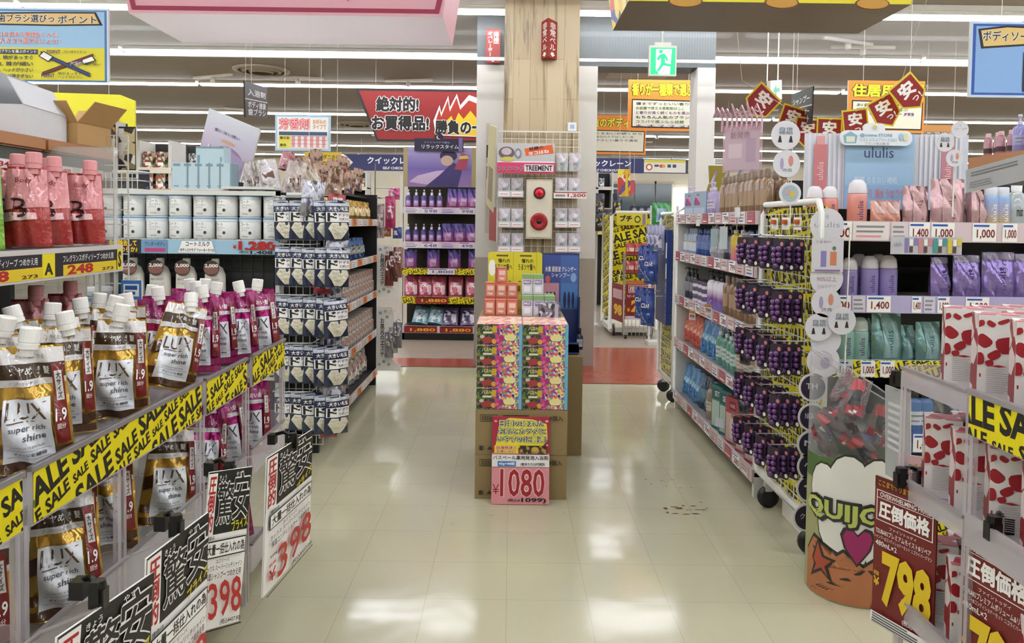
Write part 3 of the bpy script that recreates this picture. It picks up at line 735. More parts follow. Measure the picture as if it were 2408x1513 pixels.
MB().box(0, 2.05, .02, .33, -.04, -.001, mat('4a5048', .5)).build('bracket', ws)
q = MB().box(1.0, 1.95, .0, .012, -.075, -.042, mat('c9c6be', .4))
for i in range(5): a = 1.2+.15*i; q.rect(a, a+.1, -.073, -.044, -.001, I_W); q.text('348', a+.02, a+.09, -.066, -.05, -.0015, I_R, .03)
q.build('price_rail', ws)
def bodysoap(col, seed, letter):
    P = [('q', [(-.97,.45),(.97,.5),(.97,.97),(-.97,.97)], film('d98f92' if letter == 'B' else 'a9c96a', .25)), ('q', [(-.95,.30),(.55,.34),(.5,.42),(-.95,.42)], film('e3b5b4' if letter == 'B' else 'd8e2c8', .3)),
         ('t', letter, -.6, .15, .36, .60, ink('2a0d10'), .0), ('q', [(-.4,.31),(.1,.31),(.1,.32),(-.4,.32)], ink('2a0d10')), ('t', 'Body', -.5, .3, .78, .86, ink('7a1c22'), .0)]
    return pouch('soap_pouch', 'soap pouch', .13, .235, .085, film(col, .2), P, taper=.22, seed=seed, crumple=.007, cap=mat('e59a9c' if letter == 'B' else '5fae3a', .35), capx=.12)
BR = bodysoap('a83330', 3, 'B'); BG = bodysoap('74a82c', 8, 'G')
for k, x, y, rz, lab in ((BR, -1.42, 2.17, .35, 'glossy red body soap pouch with a large letter, first past the green ones'), (BR, -1.44, 2.31, .75, 'glossy red body soap pouch turned edge-on between two others'), (BR, -1.42, 2.46, .30, 'glossy red body soap pouch at the far end of its shelf'), (BR, -1.51, 2.235, .4, 'red body soap pouch in the second rank behind the large letter'), (BR, -1.51, 2.385, .3, 'red body soap pouch in the second rank near the shelf end'),
    (BG, -1.43, 1.98, .35, 'lime green body soap pouch at the cut edge of the picture'), (BG, -1.51, 2.09, .3, 'lime green body soap pouch behind the first green one')):
    put(k, (x, y, 1.309), rz, lab, 'body soap pouches', -.06)
# a lower rank of the same goods seen under the rail
for k, x, y, rz, lab in ((BR, -1.50, 2.30, .4, 'dark red soap pouch lying in shade under the yellow price rail'), (BR, -1.50, 2.48, .3, 'red soap pouch under the shelf end, just above the bins'), (BG, -1.50, 2.04, .4, 'green soap pouch in shade under the price rail')):
    put(k, (x, y, .905), rz, lab, 'body soap pouches', -.05)
MB().box(0, 1.74, .05, .36, .895, .903, mat('8d8a86', .4)).build('shelf', bs)
# on the wooden shelf
def gbox(name, lab, M, w, d, h, mt, openlid=None, cat='box'):
    o = thing(name, lab, cat, M=M)
    b = MB(); t = .004
    if openlid:
        b.box(0, w, 0, t, 0, h, mt).box(0, w, d-t, d, 0, h, mt).box(0, t, t, d-t, 0, h, mt).box(w-t, w, t, d-t, 0, h, mt).box(0, w, 0, d, 0, t, mt)
    else: b.box(0, w, 0, d, 0, h, mt)
    b.build('box_body', o)
    if openlid:
        for (hx, hy, ang, axis, L, wd2) in openlid:
            f = MB(); f.M = Matrix.Translation((hx, hy, h)) @ Matrix.Rotation(ang, 4, axis); f.box(0 if axis == 'X' else -.003, wd2 if axis == 'X' else .0, 0 if axis == 'Y' else -.003, wd2 if axis == 'Y' else .0, 0, L, mt); f.build('flap', o)
    return o
gbox('display_box', 'white card display box with its front turned down on the wooden shelf', Matrix.Translation((-1.60, 2.43, 1.666)) @ Matrix.Rotation(PI/2+.12, 4, 'Z'), .30, .14, .10, mat('d5d8dc', .6), [(0, 0, -.5, 'X', .10, .3), (0, .14, .35, 'X', .12, .3)])
gbox('carton', 'open brown cardboard carton with its flaps up on the wooden shelf', Matrix.Translation((-1.60, 2.735, 1.666)) @ Matrix.Rotation(PI/2-.1, 4, 'Z'), .19, .17, .085, CARDL, [(0, 0, .75, 'X', .10, .19), (0, .17, -.9, 'X', .11, .19), (0, 0, -.7, 'Y', .09, .17), (.19, 0, .6, 'Y', .09, .17)], 'carton')
CS = carton('soap_carton', 'carton', .035, .05, .10, mat('e6e4da', .5), [('r', .1, .1, .9, .5, mat('3a4c80')), ('r', .1, .55, .9, .9, mat('d9cf6a'))])
for i in range(7): CS.put((-1.80 + .008*(i % 2), 2.44 + .045*i, 1.666), PI/2, 'slim pale carton standing behind the white display box, %s in its row' % nth(i), 'slim cartons on the wooden shelf')
# wire end panel and dark posters past the shelf
o = thing('wire_screen', 'white wire grid panel at the end of the wooden shelf', 'wire panel', (-2.0, 2.90, .1))
wiregrid(MB(), 0, .5, 0, 1.62, 0, 9, 28, .0022, WIRE).build('grid', o)
# ---------------------------------------------------------------- wire end shelf across the cross aisle: white scrub jars
YB = 4.2
x0, x1 = W(222, 560, YB).x, W(657, 560, YB).x
bw = x1 - x0
es = thing('wire_shelf', 'white wire end shelf facing the camera with two rows of white jars', 'shelf', (x0, YB, 0))
zj = 1.285
MB().box(0, bw, .16, .175, .1, 1.56, mat('1d1f20', .6)).build('back_panel', es)
gp = MB(); wiregrid(gp, .02, bw-.02, .3, 1.5, 0.155, 16, 18, .002, mat('3a3c3c', .4, .5)); gp.build('back_grid', es)
for x in (0.0, bw-.022): MB().box(x, x+.022, 0, .022, 0, 1.56, WIRE).build('upright', es)
MB().box(0, bw, 0, .02, 1.535, 1.56, WIRE).build('top_bar', es)
for z in (zj, .90, .5):
    s = MB()
    for i in range(30): x = bw*i/29; s.box(x-.0025, x+.0025, 0, .15, z-.006, z-.001, WIRE)
    s.box(0, bw, 0, .008, z-.02, z-.001, WIRE).box(0, bw, .14, .15, z-.02, z-.001, WIRE); s = s.build('shelf', es)
    if z == zj:
        r_ = MB().box(0, bw, -.012, -.004, z-.085, z-.006, mat('9cc0d6', .4)); q = MB(); h = .079; z0 = z-.085
        flat(q, [('r', 0, 0, .10, 1, ink('4a2430')), ('r', .10, .0, .26, 1, ink('26272e')), ('o', '角質除去して', .085, .5, .235, .95, I_Y, ink('8a2c18'), .03, .08), ('o', 'やわらか♪', .12, .08, .24, .48, I_Y, ink('8a2c18'), .03, .08), ('r', .26, 0, .40, 1, ink('6f98b8')), ('t', 'アンダーボディ', .28, .5, .39, .85, ink('304a78'), .02), ('r', .28, .12, .39, .38, ink('c03a78')),
             ('p', [(.46, .08), (.66, .08), (.64, .92), (.48, .92)], I_W), ('t', 'コートミルク', .5, .55, .63, .9, I_K, .02), ('t', 'ボディスクラブ ファーターラベル', .47, .15, .655, .4, I_K, .03), ('t', '¥', .755, .4, .775, .7, I_R, .03), ('t', '1.280', .785, .32, .985, .97, I_R, .05), ('t', '(税込', .79, .08, .84, .26, I_K, .02), ('t', '1.408', .85, .04, .97, .28, I_K, .03)], 0, z0, bw, h, -.0125)
        r_ = r_.build('banner', s); q.build('banner_lettering', s)
JB = mat('e8e9e6', .4); JBL = mat('7fa6cc', .35)
def jar():
    o = thing('scrub_jar', '', 'jar')
    MB().lathe([(.050, 0), (.053, .004), (.053, .088), (.050, .092)], JB, 20).build('jar_body', o)
    MB().lathe([(.055, .0885), (.055, .108), (.052, .112), (.0, .113)], mat('dfe4e8', .3), 20).lathe([(.0555, .1), (.0555, .1085)], JBL, 20, caps=False).build('lid', o)
    q = MB()
    def fn(a, z): t = math.radians(a); return (.0537*math.sin(t), -.0537*math.cos(t), z)
    for t, a, b_, z0, z1, mt in (('コート', -38, 10, .066, .084, I_G), ('ミルク ボディ', -38, 22, .053, .062, I_G), ('スクラブ', -36, 2, .041, .049, I_G), ('●', 8, 24, .024, .040, ink('40424a')), ('400g', -30, 4, .010, .018, I_G)):
        q.text(t, a, b_, z0, z1, 0, mt, .01, fn)
    q.text('▆▆▆▆', -50, 50, .1165 if False else .090, .0915, 0, JBL, .0, fn); q.build('label_print', o)
    return Kind(o)
JK = jar()
n = 8
for lv in (0, 1):
    for i in range(n):
        x = x0 + .055 + (bw-.11)*i/(n-1)
        JK.put((x, YB+.072+.005*((i*5) % 3), zj + lv*.129), .25*((i*7) % 5 - 2)/2, 'white scrub jar, %s from the sponge display in the %s layer' % (nth(n-1-i), 'upper' if lv else 'lower'), 'white scrub jars on the wire shelf', sc=1.13)
prof = [(.036, 0), (.04, .006), (.042, .08), (.041, .15), (.030, .185), (.012, .2)]
LB = bottle('lotion_bottle', 'bottle', [(r*1.25, z) for r, z in prof], mat('d6d2c8', .35), [('t', 'ボディローション', -40, .10, 40, .115, I_G), ('t', 'MILK BODY', -38, .122, 38, .134, I_G)], capprof=[(.017, .2), (.019, .204), (.019, .228), (.016, .232)], cap=mat('e9e6dd', .4), sy=.72)
for c in (LB.root,):
    q = MB(); q.ell(0, .186, .040, .040, -.049, ink('4b3632'), 22); q.ell(0, .178, .036, .022, -.0495, ink('80544c'), 18); q.text('2,000', -.034, .034, .188, .208, -.0497, I_W, .03); q.build('round_sticker', c)
for i, px in enumerate((322, 384, 445, 512)):
    p = W(px, 690, YB+.12); LB.put((p.x, YB+.085, .902), 0, 'ivory lotion bottle with a round brown sticker below the jars, %s from the dark end' % nth(3-i), 'ivory lotion bottles', sc=1.15)
o = thing('shelf_talker', 'blue and white shelf label sticking up among the pouch caps before the lotion bottles', 'sign', W(285, 690, 2.52))
MB().box(0, .07, 0, .004, -.02, .045, I_W).build('card', o); q = MB(); flat(q, [('r', .0, .0, 1, 1, ink('3a7cc0')), ('r', .12, .15, .88, .8, I_W), ('r', .2, .5, .8, .72, ink('2458a8')), ('r', .2, .25, .7, .4, ink('2458a8'))], 0, -.02, .07, .065, -.0004); q.build('lettering', o)
MB().box(.02, .05, .004, .01, -.30, -.02, clearm('ffffff', .2)).build('stem', o)
TUBB = bottle('cream_tub', 'tub', [(.06, 0), (.065, .01), (.068, .07), (.07, .075)], mat('c9d6e2', .35), [('r', -60, .015, 60, .05, ink('3a74b4'))], cap=mat('eef2f4', .3), capprof=[(.072, .072), (.072, .09), (.068, .094)])
TUBB.put((W(238, 700, YB+.1).x, YB+.08, .902), 0, 'low blue and white cream tub beside the ivory lotion bottles', None)
TUBB.put((W(590, 690, YB+.1).x, YB+.08, .902), 0, 'low blue and white cream tub in the dark end below the red price')
# pale blue tissue boxes and basket on top
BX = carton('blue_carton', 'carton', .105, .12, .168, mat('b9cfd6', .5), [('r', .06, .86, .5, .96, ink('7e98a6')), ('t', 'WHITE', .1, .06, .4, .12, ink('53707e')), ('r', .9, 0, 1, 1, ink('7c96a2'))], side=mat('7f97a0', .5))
MB().box(.42, bw-.30, .03, .15, 1.562, 1.572, WIRE).build('top_tray', es)
for i in range(5):
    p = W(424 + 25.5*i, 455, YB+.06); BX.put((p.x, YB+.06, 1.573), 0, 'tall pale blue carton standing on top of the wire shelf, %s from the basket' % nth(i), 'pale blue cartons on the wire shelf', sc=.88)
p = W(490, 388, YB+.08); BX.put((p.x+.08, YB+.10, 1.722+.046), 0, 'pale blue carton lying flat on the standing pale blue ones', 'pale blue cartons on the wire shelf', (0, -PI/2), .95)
p = W(215, 470, YB)
bk = thing('wire_basket', 'shallow white wire basket with dark scribbled lining beside the pale cartons', 'basket', (p.x+.01, YB+.02, 1.563))
b = MB()
for z in (.0, .05, .10):
    b.tube([(0, 0, z), (.24, 0, z), (.24, .14, z), (0, .14, z), (0, 0, z)], .004 if z != .1 else .007, WIRE, 6)
for i in range(9): b.box(.03*i, .03*i+.003, -.002, .002, 0, .1, WIRE)
b.build('wire_body', bk)
MB().box(.012, .228,   .012, .13, .004, .06, mat('4a4846', .6)).build('lining', bk)
# ---------------------------------------------------------------- poster panel and wrapped plush on top
bcor('poster_panel', 'tilted lavender poster board leaning above the wire shelf', 'poster', (492, 255, 4.75), (612, 305, 4.55), .42, [('r', 0, 0, 1, 1, gradm(((0, '9a86a6'), (.5, 'b9acc0'), (1, 'cfd2da')))), ('e', .55, .35, .32, .22, ink('8c7a9c')), ('p', [(.1, .05), (.75, .0), (.9, .45), (.45, .55)], ink('a38fb0')), ('e', .5, .62, .14, .03, ink('c79a86')), ('t', '髪に深い潤い', .2, .72, .7, .77, ink('6a5c84')), ('r', .15, .1, .18, .5, ink('d8d0e0'))], t=.01)
for i, (px, py, w_, h_, c) in enumerate(((600, 430, .16, .22, 'cfc6c0'), (645, 418, .14, .20, 'd8d2d2'), (690, 425, .15, .22, 'c6b8b0'), (735, 440, .13, .20, 'cdbfae'), (665, 380, .10, .12, 'c98f96'), (710, 395, .10, .14, 'bfa58e'), (770, 430, .11, .18, 'a98a72'), (560, 440, .12, .14, 'e4e2e6'))):
    k = pouch('wrapped_pack', 'pack', w_, h_, .08, film(c, .2, .6), [('q', [(-.6,.15),(.6,.2),(.5,.6),(-.6,.55)], busy((c, '6e4a3c', 'e8e0dc', '9a7a6a'), 40))], taper=.25, crumple=.016, seed=20+i)
    p = W(px, py, 4.6); k.put((p.x, 4.5 + .04*i, p.z - h_*.5), .25, 'crinkled cellophane gift pack piled on the wire shelf, %s from the poster' % nth(i), None, (-.15, .15*(-1)**i))
MB().box(.72, 1.02, .0, .17, 1.57, 1.585, WIRE).build('top_tray', es)
# ---------------------------------------------------------------- sponge panel on the aisle corner
xs0, xs1 = W(656, 700, 4.24).x + .016, W(760, 700, 4.24).x
sp = thing('sponge_display', 'white wire panel on the gondola corner hung with navy sponge packs', 'display panel', (xs0, 4.24, 0))
sw_ = xs1 - xs0
b = MB().tube([(0, 0, .03), (0, 0, 1.50), (.03, 0, 1.545), (.16, 0, 1.545)], .011, WIRE, 8); b.build('upright', sp)
b = MB(); wiregrid(b, 0, sw_, .1, 1.5, .012, 6, 26, .002, WIRE); b.build('grid', sp)
SPK = pouch('sponge_pack', 'sponge pack', .15, .22, .05, film('23304e', .25, .3), [('q', [(-.98,.86),(.98,.86),(.98,.99),(-.98,.99)], film('b9bec6', .3)), ('q', [(-.95,.46),(.95,.46),(.95,.70),(-.95,.70)], I_W), ('t', 'ド', -.88, -.15, .47, .69, I_K, .04), ('t', 'ドデカ', -.05, .85, .60, .68, ink('2b3350'), .02), ('t', 'スポンジ', -.05, .85, .50, .57, ink('2b3350'), .02), ('t', '大きい毛玉', -.8, .8, .74, .84, I_W, .03), ('q', [(-.25,.03),(.25,.03),(.85,.30),(-.85,.30)], mat('e6e1cc', .9, bump=.9, bscale=45)), ('q', [(-.85,.295),(.85,.295),(.6,.44),(-.6,.44)], mat('e6e1cc', .9, bump=.9, bscale=45)), ('q', [(-.05,.36),(.05,.36),(.12,.445),(-.12,.445)], ink('23304e')), ('q', [(-.98,.70),(.98,.70),(.98,.705),(-.98,.705)], ink('8890a4'))], crumple=.003, seed=31, hang=True, n=10)
zs = [1.29, 1.03, .75, .48, .21]
for r in range(5):
    hk = MB()
    hk.tube([(.0, 0, zs[r]+.235), (.0, -.16, zs[r]+.235), (sw_*.9, -.16, zs[r]+.235), (sw_*.9, 0, zs[r]+.235)], .0035, STEEL, 5); hk.build('hook_rail', sp)
    for j in range(5):
        p = (xs0 + .062 + (.0, .085, .165, .24, .29)[j], 4.16 - .012*j - (.03 if j > 2 else 0), zs[r])
        SPK.put(p, (.15, .22, .2, .5, .75)[j] + .05*((r*3+j) % 3 - 1), 'navy packed sponge, %s from the white post in the %s row of hooks' % (nth(j), nth(r)), 'navy sponge packs', (.0, .04*((r+j) % 3 - 1)))
sp2 = pouch('foil_pack', 'pack', .13, .20, .07, foil('a9a9b2', .22, .7), [('q', [(-.6,.3),(.6,.3),(.5,.6),(-.5,.6)], busy(('c8c8d0', '5a5a8a', 'e8e8ee'), 40))], crumple=.012, seed=41, hang=True)
RD = pouch('small_pack', 'pack', .10, .15, .04, film('a33a44', .3), [('q', [(-.8,.2),(.8,.2),(.8,.7),(-.8,.7)], busy(('e8d8d8', 'a33a44', '5a2028', 'd8a8a8'), 50)), ('t', '特価', -.6, .6, .75, .88, I_W, .03)], crumple=.004, seed=44, hang=True)
for i, (px, py, k, lab) in enumerate(((790, 590, sp2, 'crumpled silver foil pack hung at the edge of the sponge panel, upper row'), (785, 920, sp2, 'clear pack with a gold ball hung low at the edge of the sponge panel'), (760, 650, RD, 'small pink printed pack hanging in the second row by the orange price card'), (775, 985, RD, 'small red printed pack hanging in the lowest row above the floor'), (790, 480, RD, 'small printed pack hanging at the top corner of the sponge panel'), (735, 470, sp2, 'tall striped pack hanging above the first sponge row'))):
    pw_ = W(px, py+40, 4.15); ht = .20 if k is sp2 else .15; MB().tube([(pw_.x-xs0, -.12, pw_.z+ht*.97), (pw_.x-xs0, .0, pw_.z+ht*.97), (min(pw_.x-xs0, sw_), .012, pw_.z+ht*.97)], .003, STEEL, 5).build('peg', sp)
    p = W(px, py+40, 4.15); k.put((p.x, 4.12, p.z), .6, lab, None, (0, .1))
# ---------------------------------------------------------------- long gondola on the west side of the aisle
OR_ = ink('e08a2c')
gw = 1.89
def tagrow(n, w, cards, w0=.09, gap=.03, start=.05):
    out = []
    for i in range(n):
        a = start + i*(w-start-.02)/n; c = cards[i % len(cards)]; out.append((a, a+w0, c[0], c[1], c[2]))
    return out
TG = [('198', OR_, I_R), (None, I_W, I_R), (None, ink('d8cfc4'), ink('8a4a34')), ('298', OR_, I_R), (None, I_W, I_B)]
PNK = mat('cbbcb6', .45); DK = mat('17181a', .55)
lg = shelf_unit('gondola_shelf', 'black-backed gondola shelving with orange price cards on the aisle side, past the sponge panel', gw, .5, [(z, .055, PNK, tagrow(9, gw, TG[i % 3:] + TG[:i % 3], .13), False) for i, z in enumerate((.13, .47, .80, 1.10, 1.40))], 1.62, (-1.14, 4.40, 0), PI/2, mat('101113', .5), DK, mat('2c2d30', .5))
foot(lg, ((.05, .08), (1.0, .08), (1.9, .08), (1.9, .42)), .11)
MB().box(gw-.02, gw, .0, .5, .1, 1.62, mat('0d0e10', .5)).build('end_panel', lg)
def gl(x, y, z): return (-1.14 - y, 4.40 + x, z)
FL = busy(('c8bfb2', 'b06a4c', '6f7d86', 'd8d4c8', '9a4a40', '8a8f70', 'c89a5a'), 34)
SAC = carton('sachet_box', 'box', .10, .16, .095, mat('cfc6ba', .5), [('r', .05, .55, .95, .97, busy(('c8a890', 'b04a3c', '5a6a80', 'e4ddd0', 'c07a50'), 60)), ('r', .05, .05, .95, .48, busy(('d8d0c4', '6f8796', 'c86a50', 'e8e4dc'), 60))], side=FL)
FO = pouch('gold_foil_pack', 'pack', .12, .15, .07, foil('b5924e', .25, .6), [('q', [(-.7,.2),(.7,.2),(.7,.7),(-.7,.7)], busy(('d8c080', '8a5a2c', 'efe2b8'), 40))], crumple=.01, seed=51)
BF = pouch('blue_foil_pack', 'pack', .12, .16, .07, foil('4a6494', .25, .6), [('q', [(-.7,.2),(.7,.25),(.6,.6),(-.7,.6)], busy(('c8d4e0', '2c4a8a', 'd8c060'), 40))], crumple=.012, seed=53)
GP = pouch('bath_pack', 'pack', .15, .22, .06, film('a8a49c', .3), [('q', [(-.8,.15),(.8,.15),(.8,.8),(-.8,.8)], busy(('d8d4cc', '6e6a66', 'b09a86', 'efece4', 'c8a0a0'), 30))], crumple=.006, seed=55)
lev = {0: 'floor-level', 1: 'second lowest', 2: 'middle', 3: 'second highest', 4: 'topmost'}
def row(kind, xs, ydep, z, rz, what, where, grp, f, tilt=(0, 0), jit=.0, sc=1.):
    for i, x in enumerate(xs):
        kind.put(f(x + jit*((i*7) % 3 - 1), ydep + abs(jit)*((i*5) % 3), z), rz + .12*((i*3) % 3 - 1)*(1 if jit else 0), '%s, %s from the near end %s' % (what, nth(i), where), grp, tilt, sc)
R9 = PI/2
row(FO, [.55+.15*i for i in range(9)], .07, 1.402, R9-.4, 'wrinkled gold foil pack', 'of the topmost shelf past the sponges', 'gold foil packs', gl, (-.1, 0), .006)
row(BF, [1.02+.15*i for i in range(5)], .08, 1.102, R9-.4, 'wrinkled blue foil pack', 'of the second highest gondola shelf', 'blue foil packs', gl, (-.1, 0), .008)
row(SAC, [.5+.12*i for i in range(12)], .02, .802, R9, 'printed sachet box', 'of the middle gondola shelf, lower layer', 'sachet boxes on the gondola', gl)
row(SAC, [.5+.12*i for i in range(12)], .03, .899, R9, 'printed sachet box', 'of the middle gondola shelf, upper layer', 'sachet boxes on the gondola', gl)
row(SAC, [.5+.12*i for i in range(12)], .02, .472, R9, 'printed sachet box', 'of the second lowest gondola shelf, lower layer', 'sachet boxes on the gondola', gl)
row(SAC, [.5+.12*i for i in range(12)], .03, .569, R9, 'printed sachet box', 'of the second lowest gondola shelf, upper layer', 'sachet boxes on the gondola', gl)
row(GP, [.45+.165*i for i in range(9)], .09, .132, R9-.2, 'grey bath accessory pack', 'of the floor-level gondola shelf', 'grey bath packs', gl, (-.12, 0), .006)
SM = pouch('hanging_pack', 'pack', .11, .19, .05, film('b08d78', .25, .5), [('q', [(-.8,.1),(.8,.1),(.8,.5),(-.8,.5)], busy(('d8c8b8', '8a4a3c', 'e8e4e0', '6e6e8a', 'c89a70'), 45)), ('t', 'おふろ', -.7, .7, .6, .75, I_K, .03)], crumple=.008, seed=57, hang=True)
for i in range(9): SM.put(gl(.62+.15*i, .16 + .05*(i % 2), 1.60 + .05*((i*5) % 3)), R9-.6, 'printed cellophane pack standing above the gold foil shelf, %s from the near end' % nth(i), 'printed packs on the gondola top', (0, .12*(-1)**i))
MB().box(.4, gw-.05, .08, .35, 1.585, 1.598, DK).build('top_tray', lg)
ARM = []
# bath set boards hanging at the far corner
for i, (px0, py0, px1, py1, lab) in enumerate(((885, 575, 944, 698, 'white bath sponge board with a rounded cut-out, upper of the two on the gondola corner'), (885, 722, 944, 872, 'white bath sponge board with a rounded cut-out, lower of the two on the gondola corner'))):
    a, c = W(px0, py1, 6.36), W(px1, py0, 6.36); w, h = c.x-a.x, c.z-a.z
    o = thing('header_board', lab, 'sign', (a.x, 6.36, a.z))
    pts = [(0, 0), (w*.95, .0), (w, h*.08)] + [(w*(.78 - .32*math.sin(PI*t)), h*(.12+.55*t)) for t in [k/10 for k in range(11)]] + [(w*.62, h), (0, h)]
    MB().prism(pts, 0, .006, mat('f0efe9', .5)).build('card', o)
    q = MB(); q.text('お\n風\n呂\nの\nエ\nス\nテ', w*.14, w*.32, h*.22, h*.82, -.001, I_K, .02)
    for cx, cz, c_ in ((.15, .9, 'a8b0a8'), (.35, .93, 'c8b89a'), (.12, .1, 'b8c0a8'), (.3, .14, 'a0a8b8'), (.5, .1, 'c0b090'), (.42, .84, 'b0a8a0')): q.ell(cx*w, cz*h, .014, .014, -.001, ink(c_), 10)
    q.build('lettering', o)
    b = MB()
    for k, x in enumerate((.45, .6, .75)): b.tube([(x*w, .01, h*.95), (x*w, -.07, h*.95)], .003, STEEL, 5)
    b.build('peg', o)
    for k in range(3):
        kk = pouch('brush_pack', 'bath brush', .075, .26 if i == 0 else .22, .05, film(('7a3a34', '5a2c30', '8a5a50') [k] if i == 0 else ('8f8f96', 'a8a4a0', '75757c')[k], .3), [('q', [(-.7,.5),(.7,.5),(.7,.85),(-.7,.85)], busy(('d8d0cc', '6a2c2c', 'e4c8b8') if i == 0 else ('e0e0e4', '6e6e76', 'c0b8b0'), 50))], crumple=.008, seed=60+k+3*i, hang=True, n=8)
        kk.put((a.x + w*(.55+.18*k), 6.31-.012*k, a.z + h*(.22 + .08*k)), 0, '%s bath brush pack hung in the cut-out of the %s board, %s of three' % ('dark red' if i == 0 else 'grey', ('upper', 'lower')[i], nth(k)), 'bath brush packs')
for i, (px, py, w_, h_, c, lab) in enumerate(((918, 500, .09, .28, 'b83a6c', 'bright pink bath towel pack hung at the gondola far corner'), (893, 520, .07, .30, 'b9aaa6', 'pale striped bath towel pack beside the bright pink one'), (932, 548, .08, .10, '3a58a0', 'small blue pack hung over the dark red brushes'), (905, 545, .08, .09, 'c07a4a', 'small orange pack hung over the upper white board'), (922, 455, .10, .10, 'c85a8a', 'pink and green pack topping the gondola far corner'), (925, 775, .08, .14, 'c8c4c0', 'pale pack with loose strips between the two white boards'))):
    k = pouch('hanging_pack', 'pack', w_, h_, .04, film(c, .25, .5), [('q', [(-.7,.3),(.7,.3),(.7,.7),(-.7,.7)], busy((c, 'e8e0e0', '8a6a70'), 40))], crumple=.008, seed=70+i, hang=True, n=8)
    p = W(px, py, 6.45); k.put((p.x, 6.45+.03*i, p.z-h_/2), 0, lab); ARM.append((p.x, p.z+h_*.46))
MB().tube([(1.87, .0, 1.6), (2.06, .0, 1.6), (2.06, .1, 1.6)], .006, STEEL, 6).tube([(2.06, .05, .4), (2.06, .05, 1.9)], .006, STEEL, 6).build('display_arm', lg)
for x, z in ARM: MB().tube([(2.06, .05, z), (2.06, -1.14-x, z), (2.22, -1.14-x, z)], .005, STEEL, 5).build('peg_arm', lg)
# ---------------------------------------------------------------- purple night care shelf at the back
YP = 8.7
px0, px1 = 946, 1119
xa, xb = W(px0, 600, YP).x, W(px1, 600, YP).x + .06
pw = xb - xa
V1, V2 = ink('d8cfd8'), ink('e9dfa0')
def ztier(py): return W(1030, py, YP).z
ZT = [ztier(492), ztier(573), ztier(635), ztier(702), ztier(771)]
ti = []
for i, z in enumerate(ZT):
    if i < 2: tags = [(.02, .2, None, V1, ink('5a4a8a')), (.22, .42, ('598', '648')[i], V1, ink('6a5a9a')), (.45, .62, None, ink('c9b2d4'), I_B), (.66, .84, ('998', '498')[i], V1, ink('6a5a9a'))]
    elif i == 2: tags = [(.3, .62, '1,800', V1, ink('5a4a9a'))]
    else: tags = [(.16 if i == 3 else .03, .55 if i == 3 else .42, '1,880', ink('8c1c1c'), ink('f0b020')), (.62 if i == 3 else .45, .62 if i == 3 else .84, '1,880' if i == 4 else None, ink('8c1c1c'), ink('f0b020'))]
    ti.append((z, .085 if i > 2 else .075, mat('cfc4cc', .45), tags, i in (2, 3)))
nb = shelf_unit('promotion_shelf', 'black promotion shelf of purple night hair care under the large purple poster', pw, .45, ti, 2.0, (xa, YP, 0), 0, mat('4a4030', .6), mat('2c2312', .6), mat('3c3436', .5))
MB().box(-.05, -.01, .1, .16, .1, 1.95, mat('d8d4c8', .5)).build('side_post', nb)
MB().box(0, pw, 0, .44, 0, .1, BLACK).build('plinth', nb)
GRV = gradm(((0, 'b0567c'), (.45, '7a4a90'), (.8, '3a3270')), 'Z', .3)
NB = bottle('pump_bottle', 'bottle', [(.034, 0), (.037, .006), (.037, .13), (.030, .15), (.014, .16)], GRV, [('r', -40, .04, 40, .10, ink('a78fc0')), ('t', 'YOLU', -30, .07, 30, .09, I_W)], cap=mat('cfc8da', .3), capprof=[(.015, .16), (.015, .19), (.012, .192)], pump=mat('cfc8da', .3))
NPo = pouch('night_pouch', 'pouch', .15, .235, .08, gradm(((0, 'b4567e'), (.5, '6f448c'), (.85, '342c66')), 'Z', .25, .3), [('q', [(-.5,.15),(.5,.15),(.5,.55),(-.5,.55)], film('b48ab0', .3)), ('t', 'YOLU', -.35, .35, .38, .48, I_W)], crumple=.006, seed=81)
RP = pouch('rose_pouch', 'pouch', .17, .25, .09, film('b04a5e', .25), [('q', [(-.8,.1),(.8,.1),(.75,.7),(-.75,.7)], busy(('e8c8cc', 'b04a5e', 'd87a8a', 'f4e4e4'), 26)), ('t', '●●', -.5, .3, .45, .65, I_W, .02)], crumple=.007, seed=83)
TP = pouch('aqua_pouch', 'pouch', .19, .24, .08, film('7aa4b0', .25), [('q', [(-.8,.1),(.8,.1),(.75,.8),(-.75,.8)], busy(('cfe0e4', '6f9aa8', 'e8f0f0', '9abcc4'), 26))], crumple=.007, seed=85)
VP_ = pouch('violet_pouch', 'pouch', .19, .24, .08, film('6a5a7c', .25), [('q', [(-.8,.1),(.8,.1),(.75,.8),(-.75,.8)], busy(('d8d0dc', '6a5a7c', '3c3450', 'e8e4ec'), 26))], crumple=.007, seed=87)
fp = lambda x, y, z: (xa + x, YP + y, z)
row(NB, [.06+.092*i for i in range(5)], .06, ZT[0]+.001, 0, 'purple night care pump bottle', 'of the highest purple shelf', 'purple pump bottles', fp)
row(NB, [.06+.092*i for i in range(5)], .06, ZT[1]+.001, 0, 'purple night care pump bottle', 'of the second purple shelf', 'purple pump bottles', fp)
row(NPo, [.58, .70, .82], .07, ZT[0]+.001, .1, 'purple refill pouch', 'of the highest purple shelf', 'purple refill pouches', fp, (0, .08))
row(NPo, [.53, .67, .81], .07, ZT[1]+.001, 0, 'purple refill pouch', 'of the second purple shelf', 'purple refill pouches', fp)
row(NPo, [.09, .36, .61, .85], .06, ZT[2]+.001, 0, 'purple refill pouch standing spaced out', 'of the third purple shelf', 'purple refill pouches', fp)
row(RP, [.10, .27, .43, .63, .83], .08, ZT[3]+.001, .1, 'rose pink refill pouch', 'of the fourth purple shelf', 'rose pouches', fp, (-.25, 0))
row(TP, [.20, .38], .08, ZT[4]+.001, .1, 'aqua refill pouch lying back', 'of the lowest purple shelf', 'aqua pouches', fp, (-.7, .2))
